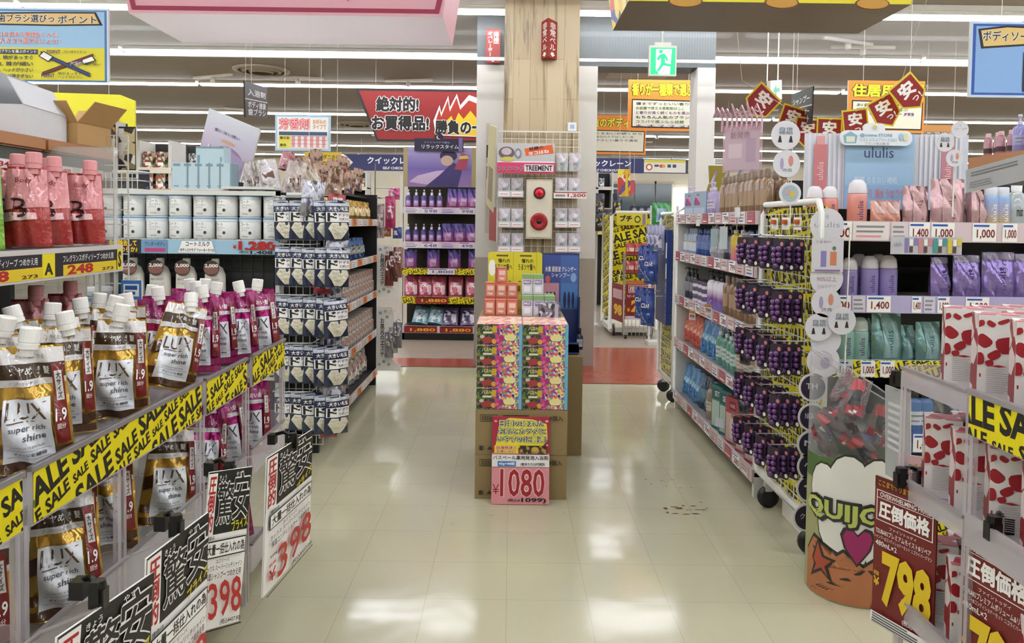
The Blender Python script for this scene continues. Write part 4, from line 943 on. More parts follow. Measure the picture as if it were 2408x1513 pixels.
row(VP_, [.56, .78], .08, ZT[4]+.001, 0, 'grey violet refill pouch lying back', 'of the lowest purple shelf', 'violet pouches', fp, (-.6, 0))
bpx('poster_panel', 'large purple night sky poster above the purple care shelf', 'poster', 948, 346, 1119, 440, 8.78, [('r', 0, 0, 1, 1, gradm(((0, '9a7ab0'), (.45, '7060a8'), (1, 'a89cc8')))), ('r', 0, 0, .06, 1, ink('a89a6a')), ('r', .94, 0, 1, 1, ink('a89a6a')), ('p', [(.08, .12), (.35, .05), (.7, .45), (.45, .40), (.2, .28)], ink('c8b0d0')), ('p', [(.3, .0), (.75, .0), (.82, .5), (.68, .62), (.5, .3)], ink('40346e')), ('e', .62, .78, .12, .14, ink('2c2448')), ('e', .6, .66, .085, .13, ink('c8a894')), ('p', [(.70, .45), (.86, .42), (.9, .8), (.8, .85)], ink('a8445c')), ('p', [(.76, .7), (.9, .72), (.88, .8), (.78, .78)], ink('d8c060'))], face=ink('8070b0'), t=.02)
o = bpx('header_sign', 'dark navy arched header sign with a moon above the purple poster', 'sign', 974, 326, 1090, 356, 8.74, [('p', [(0, 0), (1, 0), (.98, .5), (.8, .85), (.5, 1), (.2, .85), (.02, .5)], ink('1e1a3c')), ('t', 'ナイトリペアで髪も', .2, .62, .72, .76, ink('a8a0c8')), ('t', 'リラックスタイム', .15, .2, .9, .52, I_W, .01), ('e', .5, 1.1, .09, .28, ink('16142c')), ('e', .5, 1.1, .05, .16, I_W), ('e', .515, 1.12, .045, .15, ink('16142c')), ('r', .9, .0, .98, 1.1, ink('7a6aa0'))], face=ink('1e1a3c'), t=.01)

for i, (px, py, t_, lab) in enumerate(((812, 512, '198', 'orange price card at the near end of the topmost gondola rail'), (806, 635, '298', 'orange price card at the near end of the second highest gondola rail'), (804, 742, '248', 'orange price card at the near end of the middle gondola rail'), (800, 834, '198', 'orange price card at the near end of the second lowest gondola rail'))):
    p = W(px, py, 4.98); Zr = (1.40, 1.10, .80, .47)[i]
    o = thing('price_card', lab, 'sign', (-1.128, 4.9, Zr-.05), PI/2-.7)
    MB().box(-.055, .055, 0, .003, -.03, .075, OR_).build('card', o); q = MB(); flat(q, [('r', .04, .04, .96, .96, ink('d8a02c')), ('r', .04, .72, .96, .96, I_K), ('t', t_, .12, .12, .9, .66, I_MR, .03)], -.055, -.03, .11, .105, -.0005); q.build('lettering', o)
TALL = pouch('tall_pack', 'pack', .09, .27, .05, film('3c3c50', .25, .5), [('q', [(-.8,.05),(.8,.05),(.8,.35),(-.8,.35)], busy(('3a3a78', '20203c', 'c8b050'), 30)), ('q', [(-.7,.4),(.7,.4),(.7,.8),(-.7,.8)], busy(('c8c8cc', '55555c', '8a8a94'), 40)), ('q', [(-.8,.84),(.8,.84),(.8,.97),(-.8,.97)], ink('d8d4cc'))], crumple=.008, seed=171, hang=True, n=8)
for i, z in enumerate((1.18, .80, .50)):
    for k in range(2): TALL.put((-1.10, 4.50+.16*k, z), PI/2-.75, 'tall dark striped pack between the sponges and gondola rails, %s row, %s of two' % (nth(i), nth(k)), 'tall dark striped packs')
    MB().tube([(.08, .03, z+.265), (.08, -.05, z+.265), (.30, -.05, z+.265), (.30, .03, z+.265)], .003, STEEL, 5).build('peg_arm', lg)
# ---------------------------------------------------------------- bath salt stack in the middle of the aisle
YS = 3.70
sx0, sx1 = W(1117, 1080, YS).x, W(1333, 1080, YS).x
cw = sx1 - sx0
zc = [0.001, .228, .456]
for i in range(2):
    for j in range(2):
        o = thing('carton', 'brown shipping carton, %s in the aisle stack%s' % (('lowest', 'upper')[i], ', front column' if j == 0 else ', rear column'), 'carton', ((sx0+sx1)/2 - (.006 if j else 0), YS + .31*j, zc[i]))
        b = MB().box(-cw/2, cw/2, 0, .30, 0, .2255, CARD); b.build('carton_body', o)
        q = MB(); h = .2255
        for sxx in (0, 1):
            pass
        flat(q, [('r', .05, .74, .24, .9, ink('3b3020')), ('r', .056, .755, .234, .885, CARD)] + [('r', .07+.018*k, .765, .08+.018*k, .875, ink('3b3020')) for k in range(9)] + [('r', .30, .84, .58, .90, ink('3b3020')), ('r', .045, .10, .085, .2, ink('3b3020')), ('r', .095, .10, .10, .2, ink('3b3020')), ('p', [(.13, .12), (.19, .12), (.16, .2)], ink('3b3020')), ('t', '8個入', .80, .78, .95, .9, ink('3b3020'), .02), ('r', .0, .985, 1, .988, ink('6a5838'))], -cw/2, 0, cw, h, -.0004)
        q.build('carton_print', o)
BATH = busy(('e07a8e', 'e8c84a', '4fa0c8', 'd8447a', '8a50a8', 'f2e2b0', 'e88a3c', '5cae6a', 'c8c0e0', '30307a'), 95)
def bathbox():
    w, d, h = cw/2-.002, .15, .106
    P = [('r', .0, 0, 1, 1, BATH), ('r', .01, .02, .46, .97, busy(('24422a', '1e3822', '305236', '6a7a3a', '1c301e', '8a5a3a'), 80)), ('p', [(.36, 0), (.56, 0), (.50, .5), (.55, 1), (.42, 1)], busy(('7a3a8a', 'c8447a', 'e06a9a', '5a3a90'), 60)),
         ('t', 'バスヘー', .12, .72, .42, .9, ink('e8e0b0'), .03), ('r', .14, .55, .34, .64, ink('e8d8c8')), ('r', .34, .60, .44, .92, ink('c8a82c')), ('e', .24, .24, .13, .16, ink('a03a3c')), ('e', .38, .18, .05, .12, ink('d8a03c')), ('e', .12, .4, .05, .08, ink('c8c0b0')),
         ('r', .93, 0, 1, 1, ink('6cb0d0')), ('p', [(.60, .34), (.62, .5), (.66, .46), (.69, .6), (.74, .52), (.79, .62), (.82, .5), (.87, .45), (.85, .32), (.82, .22), (.64, .22)], ink('e8dc9a')), ('t', 'スパークリング', .56, .76, .92, .9, ink('a82a6a'), .03), ('e', .88, .74, .05, .14, ink('f0d890')), ('t', '48錠', .85, .69, .91, .78, I_R, .02), ('e', .55, .36, .05, .14, ink('a82a7a'))]
    return carton('bath_box', 'box', w, d, h, mat('c8586e', .5), P, top=busy(('e0a0a8', 'e8d090', 'd87a8e', 'f0e8d0'), 40), side=busy(('c04a70', 'd88a9a', '6a3a80'), 40))
BK = bathbox()
zb = .4565
for c in range(2):
    for r_ in range(4):
        for dpt in range(2):
            BK.put((sx0 + cw*(.25+.5*c), YS + .015 + .152*dpt, zb + .1085*r_), 0, 'colourful bath tablet box in the aisle stack, %s layer up, %s column%s' % (nth(r_), ('west', 'east')[c], '' if dpt == 0 else ', rear rank'), 'bath tablet boxes in the aisle stack')
o = thing('carton', 'brown shipping carton carrying the small boxes at the rear of the aisle stack', 'carton', ((sx0+sx1)/2, YS+.325, .4565)); MB().box(-cw/2, cw/2, 0, .29, 0, .432, CARD).build('carton_body', o)
o = thing('carton', 'tall brown carton edge showing behind the aisle stack on its west side', 'carton', (sx0-.012, YS+.63, .001)); MB().box(0, .04, 0, .12, 0, .42, mat('6e5c3e', .7)).build('carton_body', o)
# the pink price sign leaning on the cartons
P = [('r', 0, 0, 1, 1, ink('d88c92')), ('r', 0, .58, 1, 1, ink('a8203c')), ('p', [(.06, .66), (.12, .93), (.3, .985), (.7, .97), (.95, .92), (.97, .74), (.88, .66), (.5, .635)], ink('e8d838')), ('o', '日頃の疲れた', .12, .88, .90, .965, ink('e8e040'), ink('2a4a9a'), .012, .13), ('o', 'お肌とカラダに', .10, .79, .94, .875, ink('e8e040'), ink('2a4a9a'), .012, .13), ('o', 'いやすのに最適!', .08, .70, .95, .785, ink('e8e040'), ink('2a4a9a'), .012, .13),
     ('r', .04, .575, .46, .67, ink('e8c83c')), ('o', '白濁感漂う', .08, .625, .42, .66, I_R, I_W, .02, .06), ('o', 'お楽しみに!', .08, .585, .42, .62, I_R, I_W, .02, .06), ('r', .48, .575, .95, .67, busy(('3a3024', '6a5a34', 'a88a3c', '2c241c'), 60)), ('e', .75, .63, .06, .025, ink('c8a040')), ('r', 0, .425, 1, .565, ink('e6e2e0')), ('t', 'バスペール薬用発泡入浴剤', .02, .505, .98, .555, I_K, .025), ('r', .1, .43, .42, .49, ink('3c7ab8')), ('t', '40g×48錠', .12, .44, .4, .48, I_W, .02), ('t', '1錠あたり23円税別', .5, .44, .92, .475, I_K, .02),
     ('r', 0, 0, 1, .42, ink('d88c92')), ('o', '¥', .02, .11, .13, .23, ink('9c1c24'), ink('f0c8c8'), .01, .03), ('o', '1080', .15, .085, .92, .405, ink('9c1c24'), ink('f0c8c8'), .015, .045), ('t', '(税込¥', .28, .025, .5, .065, I_K, .015), ('t', '1099)', .52, .015, .95, .075, I_K, .03), ('e', .06, .95, .025, .012, ink('e8a0b0')), ('e', .95, .955, .03, .014, ink('e8a0b0')), ('e', .96, .68, .02, .012, ink('e8a0b0'))]
a, b_ = W(1155, 1187, 3.62), W(1291, 1187, 3.62)
board('price_sign', 'pink price sign reading 1080 leaning against the brown cartons', 'sign', Matrix.Translation((a.x, 3.635, .002)) @ Matrix.Rotation(-.12, 4, 'X'), b_.x-a.x, W(1220, 983, 3.68).z + .005, P, t=.006, edge=ink('a8203c'))
# small boxes on the stack
SB1 = carton('essence_box', 'box', .058, .06, .085, mat('c4604e', .45), [('r', .08, .1, .92, .9, ink('d88a72')), ('r', .2, .5, .8, .8, ink('e8c8b8')), ('t', 'Hair', .25, .2, .75, .38, I_W, .02)], top=mat('d0826c', .5))
SB2 = carton('lavender_box', 'box', .058, .05, .11, mat('c8c2d0', .45), [('r', .0, .0, 1, .5, ink('d8d4de')), ('r', .0, .78, 1, 1, ink('86a86e')), ('r', .15, .5, .85, .72, ink('8a76a8')), ('t', 'MILK', .2, .56, .8, .68, I_W, .02), ('r', .2, .1, .8, .4, ink('f0eef2'))], top=mat('9ab884', .5))
zt = .8885
for j in range(2):
    for i in range(3):
        for l in range(2 if j else 1):
            SB1.put((sx0+.055+.062*i, 4.06+.11*j, zt + .086*l + (.0 if j == 0 else .0)), .0, 'small coral essence box on the aisle stack, %s from its west side, %s' % (nth(i), ('front rank', 'rear rank, lower', 'rear rank, upper')[j + l]), 'coral essence boxes')
SB1.put((sx0+.12, 4.17, zt+.1725), .2, 'single coral essence box topping the coral pile', 'coral essence boxes')
for j in range(2):
    for i in range(3):
        SB2.put((sx0+.262+.062*i, 4.06+.09*j, zt), 0, 'lavender box with a green top, %s from the coral boxes, %s rank' % (nth(i), ('front', 'rear')[j]), 'lavender boxes')
for i in range(2): SB2.put((sx0+.262+.062*i, 4.15, zt+.1115), 0, 'small lavender box with a green top, %s in the upper layer beside the coral pile' % nth(i), 'lavender boxes')
DKB = carton('patterned_box', 'box', .11, .07, .075, busy(('3c3a44', '7a7488', 'c8c4d0', '5a6a58'), 60), [('r', .82, 0, 1, 1, ink('b0a8c0'))])
DKB.put((sx0+.375, 4.0, zt-.0), -.25, 'dark patterned box at the east front corner of the small boxes')
# yellow and blue hair oil displays behind the stack
a = W(1147, 715, 4.45); c = W(1275, 594, 4.45)
yw, yh = c.x-a.x, c.z-a.z
yd = thing('display_board', 'bright yellow hair oil display board with two cards behind the aisle stack', 'sign', (a.x, 4.42, a.z-.25))
MB().rbox(0, yw, 0, .012, 0, yh+.25, .015, mat('d8cc30', .45)).build('card', yd)
MB().box(.01, yw-.01, -.16, 0, .0, .012, mat('c8bc2c', .5)).box(.01, .02, -.16, 0, 0, .34, mat('d0c430', .5)).build('tray', yd)
q = MB()
for x in (.03, .17):
    q.rect(x+.12, x+.122, .26, .25+yh, -.0006, ink('a89c20')); q.text('憧れの', x+.03, x+.10, .25+yh*.80, .25+yh*.88, -.0008, I_K, .02); q.text('うるツヤ髪へ', x+.01, x+.115, .25+yh*.66, .25+yh*.78, -.0008, I_K, .02); q.rect(x+.02, x+.09, .25+yh*.92, .25+yh*.95, -.0008, ink('6a4a20'))
    for k in range(4): q.ell(x+.02+.027*k, .25+yh*.42, .012, .012, -.0008, ink('6a6014'), 12)
q.ell(.025, .25+yh*.70, .022, .05, -.0008, I_W, 14); q.ell(.022, .25+yh*.35, .016, .02, -.0008, ink('a03a2c'), 10); q.build('lettering', yd)
YBOX = carton('yellow_box', 'box', .062, .05, .16, mat('d4c838', .5), [('r', .1, .1, .9, .6, ink('e4dc78')), ('r', .2, .7, .8, .9, ink('7a6c18'))])
for i in range(4): YBOX.put((a.x+.05+.062*i, 4.30, .8895), 0, 'slim yellow hair oil box before the yellow display board, %s from its west edge' % nth(i), 'yellow hair oil boxes')
BLU = mat('25356c', .4)
a = W(1274, 820, 4.55); c = W(1366, 598, 4.55)
bwid, bh = c.x-a.x, c.z-a.z
bd = thing('display_stand', 'navy blue hair cleanser display stand with small trays behind the aisle stack', 'display stand', (a.x, 4.55, .60))
z0 = a.z-.60
MB().box(0, bwid, .1, .112, 0, z0+bh, BLU).box(0, .008, 0, .1, 0, z0+bh*.55, BLU).box(bwid-.008, bwid, 0, .1, 0, z0+bh*.55, BLU).build('card', bd)
q = MB(); flat(q, [('r', .02, .40, .5, .98, ink('3a4c94')), ('r', .5, .4, .98, .98, ink('4464a8')), ('r', .04, .42, .46, .68, ink('c08a9a')), ('r', .52, .42, .96, .68, ink('4a78b8')), ('t', '水素 超音波 クレンザー', .08, .80, .92, .86, I_W, .01), ('t', 'シャンプー', .25, .74, .75, .79, I_W, .01), ('e', .15, .72, .07, .04, ink('c05a6a')), ('e', .85, .74, .08, .05, ink('88a8d8'))] + [('e', x, .5, .035, .09, ink('1c2450')) for x in (.14, .24, .34, .62, .73, .84)], 0, z0, bwid, bh, .0994); q.build('lettering', bd)
for k, zz in enumerate((.62, .36, .10)):
    MB().box(.01, bwid-.01, -.06+.03*k*0, .1, z0+bh*(.30-.28*k)*0 + zz*z0*1.55, zz*z0*1.55+.012, BLU).box(.01, bwid-.01, -.064, -.056, zz*z0*1.55, zz*z0*1.55+.05, mat('3a4a84', .4)).build('tray', bd)
CB = bottle('cleanser_bottle', 'bottle', [(.020, 0), (.022, .004), (.022, .07), (.010, .085)], mat('1c2748', .3), [('r', -50, .02, 50, .055, ink('c8ccd8'))], cap=mat('14161c', .3), capprof=[(.010, .085), (.010, .12), (.008, .123)])
for k, zz in enumerate((.62, .36)):
    for i in range(3): CB.put((a.x + .06 + .085*i, 4.55-.02, .60 + zz*z0*1.55+.0125), 0, 'dark cleanser bottle on the %s tray of the navy stand, %s from the yellow board' % (('upper', 'middle')[k], nth(i)), 'dark cleanser bottles')
o = thing('carton', 'brown carton holding up the navy display stand behind the aisle stack', 'carton', (a.x-.02, 4.42, .001)); MB().box(0, bwid+.03, 0, .28, 0, .598, CARD).build('carton_body', o)
o = thing('carton', 'brown carton holding up the yellow display board behind the aisle stack', 'carton', (W(1147, 700, 4.45).x, 4.40, .001)); MB().box(0, yw-.02, 0, .12, 0, W(1147, 715, 4.45).z-.252, CARD).build('carton_body', o)
# ---------------------------------------------------------------- on the wooden pillar
YR = 6.55
def wp(px, py, Y=YR): return W(px, py, Y)
def wbox(px0, py0, px1, py1, Y):
    a = W(px0, py1, Y); c = W(px1, py0, Y); return a.x, c.x, a.z, c.z
x0_, x1_, z0_, z1_ = wbox(1168, 310, 1366, 596, 6.56)
rk = thing('wire_rack', 'white wire grid on the wooden pillar carrying acrylic pockets of hair masks', 'wire rack', (x0_, 6.57, z0_))
b = MB(); wiregrid(b, 0, x1_-x0_, 0, z1_-z0_, 0, 12, 16, .0022, WIRE); b.box(0, x1_-x0_, -.006, .006, z1_-z0_-.01, z1_-z0_, WIRE); b.build('grid', rk)
SMK = pouch('hair_mask_sachet', 'sachet', .105, .165, .02, film('b9bcc2', .3), [('q', [(-.85,.08),(.85,.08),(.85,.95),(-.85,.95)], busy(('c8ccd0', 'aab2b8', 'd0bcc4', 'bcc8bc', 'd8d8dc'), 30)), ('t', 'M', -.3, .3, .30, .45, I_G, .02), ('q', [(-.3,.5),(.3,.5),(.3,.72),(-.3,.72)], ink('dce0e4'))], crumple=.002, seed=91, n=6)
pk = 0
for side, xs in (('west', (1170, 1202)), ('east', (1305, 1337))):
    for r_, (t, bt) in enumerate(((410, 464), (482, 536), (545, 594))):
        o = thing('acrylic_pocket', 'clear acrylic pocket of hair masks, %s row down, %s of the alarm panel' % (nth(r_), side), 'holder')
        xa_, xb_, za, zb_ = wbox(xs[0], t, xs[1]+30, bt, 6.50); wv = xb_-xa_; o.location = (xa_, 6.50, za)
        MB().box(0, wv, 0, .055, 0, .006, ACRYL2).box(0, wv, 0, .004, 0, .06, mat('cfcad0', .35)).box(0, wv, .05, .055, 0, zb_-za, ACRYL).build('pocket', o)
        q = MB(); q.rect(.01, wv*.46, .01, .05, -.0008, I_W); q.rect(wv*.54, wv-.01, .01, .05, -.0008, I_W)
        for u in (0, .5): q.rect(wv*(.08+u), wv*(.4+u), .025, .032, -.0014, I_PK)
        q.build('price_card', o)
        for i in range(2): SMK.put((xa_ + wv*(.25+.5*i), 6.515+.012, za+.0065), 0, 'pale hair mask sachet, %s one in the %s pocket %s of the alarm panel' % (('outer', 'inner')[i if side == 'west' else 1-i], nth(r_), side), 'hair mask sachets', (-.04, 0), 1.0)
for i, px in enumerate((1321, 1352)):
    p = W(px, 405, 6.52); SMK.put((p.x, 6.52, p.z+.005), 0, 'pale hair mask sachet hung beside the orange tagged sign, %s from it' % nth(i), 'hair mask sachets')
bpx('shelf_card', 'red-edged price card reading 1,200 beside the alarm lamp', 'sign', 1302, 452, 1379, 467, 6.47, [('r', 0, .85, 1, 1, I_R), ('t', '1,200', .42, .15, .98, .75, ink('a83a3c'), .03), ('r', .05, .3, .35, .6, I_G)], t=.004)
bpx('product_sign', 'grey hair treatment sign with an orange slanted tag and a pink base on the pillar', 'sign', 1169, 337, 1304, 408, 6.44, [('r', 0, 0, 1, 1, ink('c2c2c0')), ('r', 0, 0, 1, .36, ink('d83c70')), ('r', .0, .36, 1, .4, ink('f0e8ea')), ('p', [(.5, .58), (.98, .68), (.95, .96), (.47, .82)], ink('e0622c')), ('t', '話題の', .55, .78, .8, .9, I_K, .03, .15), ('t', 'ヨコはね', .54, .64, .9, .76, I_W, .03, .15), ('e', .16, .68, .14, .2, ink('6a6066')), ('e', .16, .72, .09, .12, ink('c8b8be')), ('e', .36, .66, .06, .17, ink('8a8a8e')), ('e', .36, .66, .035, .10, ink('c8c8cc')), ('e', .18, .47, .12, .08, ink('c8c05a')), ('o', 'コスメニング', .03, .08, .45, .24, I_K, I_W, .03, .07), ('r', .47, .06, .98, .3, ink('e8dcdc')), ('t', 'TREEMENT', .49, .09, .96, .27, I_K, .03)], t=.01)
xa_, xb_, za, zb_ = wbox(1236, 422, 1300, 562, 6.45)
al = thing('alarm_panel', 'cream fire alarm plate with a red lamp and a red push button on the pillar', 'fire alarm', (xa_, 6.45, za)); aw, ah = xb_-xa_, zb_-za
MB().rbox(0, aw, .02, .14, 0, ah, .015, mat('d2ccb4', .35)).build('plate', al)
MB().rbox(.012, aw-.012, .012, .02, .015, ah-.015, .01, mat('ddd7c0', .3)).build('front_cover', al)
b = MB(); b.M = Matrix.Translation((aw/2, .012, ah*.77)) @ Matrix.Rotation(PI/2, 4, 'X'); b.lathe([(.05, 0), (.052, .01), (.046, .014)], mat('4a1216', .3), 20); b.lathe([(.036, .012), (.034, .03), (.02, .045), (0, .05)], mat('d81030', .15, emit=.06, vary=0), 20); b.build('alarm_lamp', al)
b = MB(); b.M = Matrix.Translation((aw/2, .012, ah*.29)) @ Matrix.Rotation(PI/2, 4, 'X'); b.lathe([(.074, 0), (.076, .01), (.06, .016), (.03, .006), (.0, .006)], mat('a01820', .3), 24); b.lathe([(.02, .006), (.02, .010), (0, .011)], mat('1c1214', .4), 12); b.build('push_button', al)
o = thing('wall_switch', 'small white switch box on the east edge of the wooden pillar', 'switch', W(1335, 308, 6.58)); o.location.y = 6.585
MB().box(0, .078, 0, .014, 0, .076, mat('dfe2e4', .35)).build('plate', o); MB().rect(.02, .058, .02, .056, -.001, ink('9fb6d0')).build('lettering', o)
def vsign(lab, px0, py0, px1, py1, Y, txt, arrow=True):
    return bpx('warning_sign', lab, 'sign', px0, py0, px1, py1, Y, txt, face=ink('96201a'), t=.012, edge=ink('96201a'))
vsign('red vertical sign for the smoke outlet lever on the grey column west of the pillar', 1142, 68, 1176, 148, 7.18, [('t', '排\n煙', .52, .56, .9, .92, I_W, .02), ('t', 'オ\nペ\nレ\n|\nタ\n|', .12, .2, .48, .92, I_W, .02), ('p', [(.2, .12), (.2, .16), (.8, .16), (.8, .12), (.92, .12), (.5, .03), (.08, .12)], I_W)])
o = thing('warning_sign', 'red wedge-shaped emergency bell sign jutting from the wooden pillar', 'sign', (0, 0, 0))
xa_, xb_, za, zb_ = wbox(1274, 42, 1313, 132, 6.45); o.location = (xa_, 6.45, za); w_, h_ = xb_-xa_, zb_-za; xm = w_*.38
MB().add([(0, .14, 0), (xm, 0, 0), (w_, .14, 0), (0, .14, h_), (xm, 0, h_), (w_, .14, h_)], [(0,1,4,3), (1,2,5,4), (2,0,3,5), (0,2,1), (3,4,5)], ink('96201a')).build('panel', o)
for s_, p0, p1 in ((0, Vector((0, .14, 0)), Vector((xm, 0, 0))), (1, Vector((xm, 0, 0)), Vector((w_, .14, 0)))):
    q = MB(); d_ = p1-p0; L = d_.length; d_.normalize(); nrm = Vector((d_.y, -d_.x, 0)); M = Matrix((d_, -nrm, Vector((0,0,1)))).transposed().to_4x4(); M.translation = p0 + nrm*.001; q.M = M
    q.text('非\n常\nベ\nル', L*.2, L*.84, h_*.2, h_*.93, 0, I_W, .02); q.poly([(L*.2, h_*.1), (L*.5, h_*.03), (L*.8, h_*.1), (L*.65, h_*.1), (L*.65, h_*.15), (L*.35, h_*.15), (L*.35, h_*.1)], 0, I_W); q.build('lettering', o)
# comb strips on the column west of the pillar
o = thing('clip_strip', 'narrow hanging strip of black combs on the pale column beside the pillar', 'hanging strip', W(1145, 290, 7.1))
MB().box(-.008, .04, .0, .004, -1.05, .0, mat('b9b4aa', .5)).build('strip', o)
COMB = pouch('comb_card', 'comb', .06, .17, .015, mat('b8b6b0', .4), [('q', [(-.7,.1),(-.1,.1),(-.1,.8),(-.7,.8)], ink('1a1a1e')), ('q', [(.15,.05),(.75,.05),(.75,.8),(.15,.8)], ink('26262a'))], crumple=.001, seed=95, n=4, hang=True)
for i, py in enumerate((375, 425, 478)): p = W(1149, py, 7.06); COMB.put((p.x, 7.06, p.z), 0, 'black comb pair on the hanging strip, %s from the top' % nth(i), 'black combs')
bcor('side_banner', 'narrow printed banner seen edge-on beside the wire rack', 'banner', (1150, 292, 6.9), (1168, 300, 6.45), .75, [('r', 0, 0, 1, 1, ink('b0a878')), ('r', .2, .1, .8, .5, ink('7a6a50'))], t=.008)
bcor('side_banner', 'dark red wedge banner beside the lower pockets of the wire rack', 'banner', (1151, 488, 6.9), (1168, 488, 6.45), .30, [('r', 0, 0, 1, 1, ink('8c2420'))], t=.008, face=ink('8c2420'))
# ---------------------------------------------------------------- long shelf on the east side of the aisle
XR, YF, rw = 1.265, 5.62, 1.86
PK1, PK2, PK3 = ink('d8b8ba'), ink('b8505c'), ink('e4dcd8')
TR = [('799', I_W, I_MR), (None, PK1, I_R), (None, PK3, I_B), (None, PK2, I_W), ('280', I_W, I_MR), (None, PK1, I_W)]
ZR = [.13, .53, .86, 1.185, 1.46]
LR = mat('c4b2b2', .45)
eg = shelf_unit('gondola_shelf', 'white framed gondola shelving with pinkish price rails along the east side of the aisle', rw, .45, [(z, .07, LR, tagrow(12, rw, TR[i % 5:] + TR[:i % 5], .12, start=.02), False) for i, z in enumerate(ZR)], 1.50, (XR, YF, 0), -PI/2, mat('cfcec8', .4), mat('6a6c6e', .5), mat('8e9090', .45))
foot(eg, ((.08, .1), (.95, .1), (1.8, .1), (.08, .4), (1.8, .4)), .11)
b = MB(); b.M = Matrix.Translation((-.004, 0, 0)) @ Matrix.Rotation(PI/2, 4, 'Z'); wiregrid(b, 0, .45, .15, 1.48, 0, 8, 26, .002, WIRE); b.build('end_grid', eg)
b = MB(); b.tube([(-.01, .0, .12), (-.01, .0, 1.50), (-.01, .05, 1.53), (-.01, .45, 1.53)], .012, WIRE, 8); b.build('end_frame', eg)
def gr(x, y, z): return (XR + y, YF - x, z)
RW = -PI/2 + .35
def bot(nm, hx, r, h, cap='d8d8dc', mats=None, kind='pump', sy=.7, prints=()):
    return bottle(nm, nm.replace('_', ' '), [(r*.94, 0), (r, .006), (r, h*.72), (r*.72, h*.80), (r*.36, h*.84)], mats or mat(hx, .25, coat=.3), prints, cap=mat(cap, .3), capprof=[(r*.4, h*.84), (r*.4, h*.93), (r*.3, h*.95)] if kind == 'pump' else [(r*.6, h*.82), (r*.6, h), (r*.5, h*1.01)], sy=sy, pump=mat(cap, .3) if kind == 'pump' else None)
lblw = lambda z0, z1, c='e8e6e4': [('r', -55, z0, 55, z1, ink(c)), ('r', -35, z0+(z1-z0)*.6, 35, z0+(z1-z0)*.75, I_G), ('r', -35, z0+(z1-z0)*.25, 20, z0+(z1-z0)*.35, I_G)]
BRN = bot('amber_bottle', '8a6c50', .040, .235, '7a6450', mat('8a6c50', .18, coat=.5), 'cap', prints=[('r', -40, .05, 40, .13, ink('a88c70'))])
LAV = bot('lavender_bottle', 'a89ac0', .038, .20, 'c8c0d4', None, 'pump', prints=lblw(.05, .11, 'c8bcd8'))
YB_ = bot('yellow_label_bottle', '9aa8b8', .040, .19, '8090a0', None, 'cap', prints=[('r', -70, .10, 70, .16, ink('c8b83c')), ('r', -70, .03, 70, .09, ink('d0d4da'))])
BLB = bot('blue_bottle', '2c4a8c', .045, .19, '2a3c6c', None, 'cap', prints=lblw(.05, .11, '5a78b8'))
DKBt = bot('dark_bottle', '3a3c48', .035, .20, '20222a', None, 'pump', prints=lblw(.05, .12, '8a8c98'))
YPB = bot('yellow_pink_bottle', 'd8a050', .040, .20, 'e0dcd4', gradm(((0, 'd870a0'), (.45, 'e0a070'), (.6, 'e8c83c'))), 'pump')
WPB = bot('white_purple_bottle', 'b0a0d0', .042, .22, '3a3640', gradm(((0, '8a80c8'), (.35, '8a5a9c'), (.7, 'e4e0e8'))), 'pump')
GCB = bot('green_bottle', '5f9a84', .042, .22, 'd8dcd8', mat('5f9484', .18, coat=.5), 'pump', prints=lblw(.05, .12, 'b8d0c8'))
CBB = bot('clear_bottle', '9c8874', .042, .24, '8a7868', mat('9c8874', .15, coat=.5), 'pump', prints=lblw(.06, .12, 'c8b8a8'))
LJ = bottle('hair_mask_jar', 'jar', [(.045, 0), (.048, .004), (.048, .03)], mat('b4a4c8', .35), [('r', -60, .006, 60, .024, ink('e4dcec'))], cap=mat('4a4450', .3), capprof=[(.05, .03), (.05, .048), (.046, .051)])
ORP = pouch('coral_pouch', 'pouch', .12, .21, .07, film('c8644a', .25), [('q', [(-.7,.1),(.7,.1),(.6,.7),(-.6,.7)], busy(('c8644a', 'd88a6a', 'b83c4a', 'e8b8a0'), 36))], crumple=.006, seed=101)
BLP = pouch('blue_pouch', 'pouch', .13, .22, .07, film('4a86b8', .22), [('q', [(-.8,.1),(.8,.1),(.7,.6),(-.7,.6)], busy(('4a86b8', '8ab8d8', '3a9a8a', '2a5a9a', 'c0d8e4'), 32))], crumple=.007, seed=103)
DBP = pouch('slate_pouch', 'pouch', .15, .22, .08, film('34526c', .22), [('q', [(-.6,.2),(.6,.2),(.6,.6),(-.6,.6)], film('5f8aa4', .25))], crumple=.008, seed=105)
GRP = pouch('grey_pouch', 'pouch', .13, .21, .07, film('a8a8ae', .25), [('q', [(-.6,.2),(.6,.2),(.6,.7),(-.6,.7)], film('c4c4ca', .25))], crumple=.006, seed=107)
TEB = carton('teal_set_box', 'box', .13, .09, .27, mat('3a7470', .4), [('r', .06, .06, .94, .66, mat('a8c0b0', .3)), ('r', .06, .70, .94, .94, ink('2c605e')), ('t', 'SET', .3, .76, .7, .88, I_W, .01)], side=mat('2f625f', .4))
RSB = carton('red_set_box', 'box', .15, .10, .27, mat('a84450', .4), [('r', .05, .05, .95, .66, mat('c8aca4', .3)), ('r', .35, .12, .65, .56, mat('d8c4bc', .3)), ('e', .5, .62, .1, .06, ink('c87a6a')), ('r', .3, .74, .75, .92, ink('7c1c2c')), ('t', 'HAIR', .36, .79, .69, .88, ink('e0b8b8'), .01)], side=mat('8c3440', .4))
LT = carton('pale_display_box', 'box', .17, .12, .17, mat('9cb0c0', .4), [('r', .1, .45, .55, .9, busy(('7a5a9a', 'a84a7a', '9cb0c0', 'c8a0b8'), 30)), ('r', .1, .1, .9, .35, ink('b8c4d4'))], side=mat('8094a8', .4))
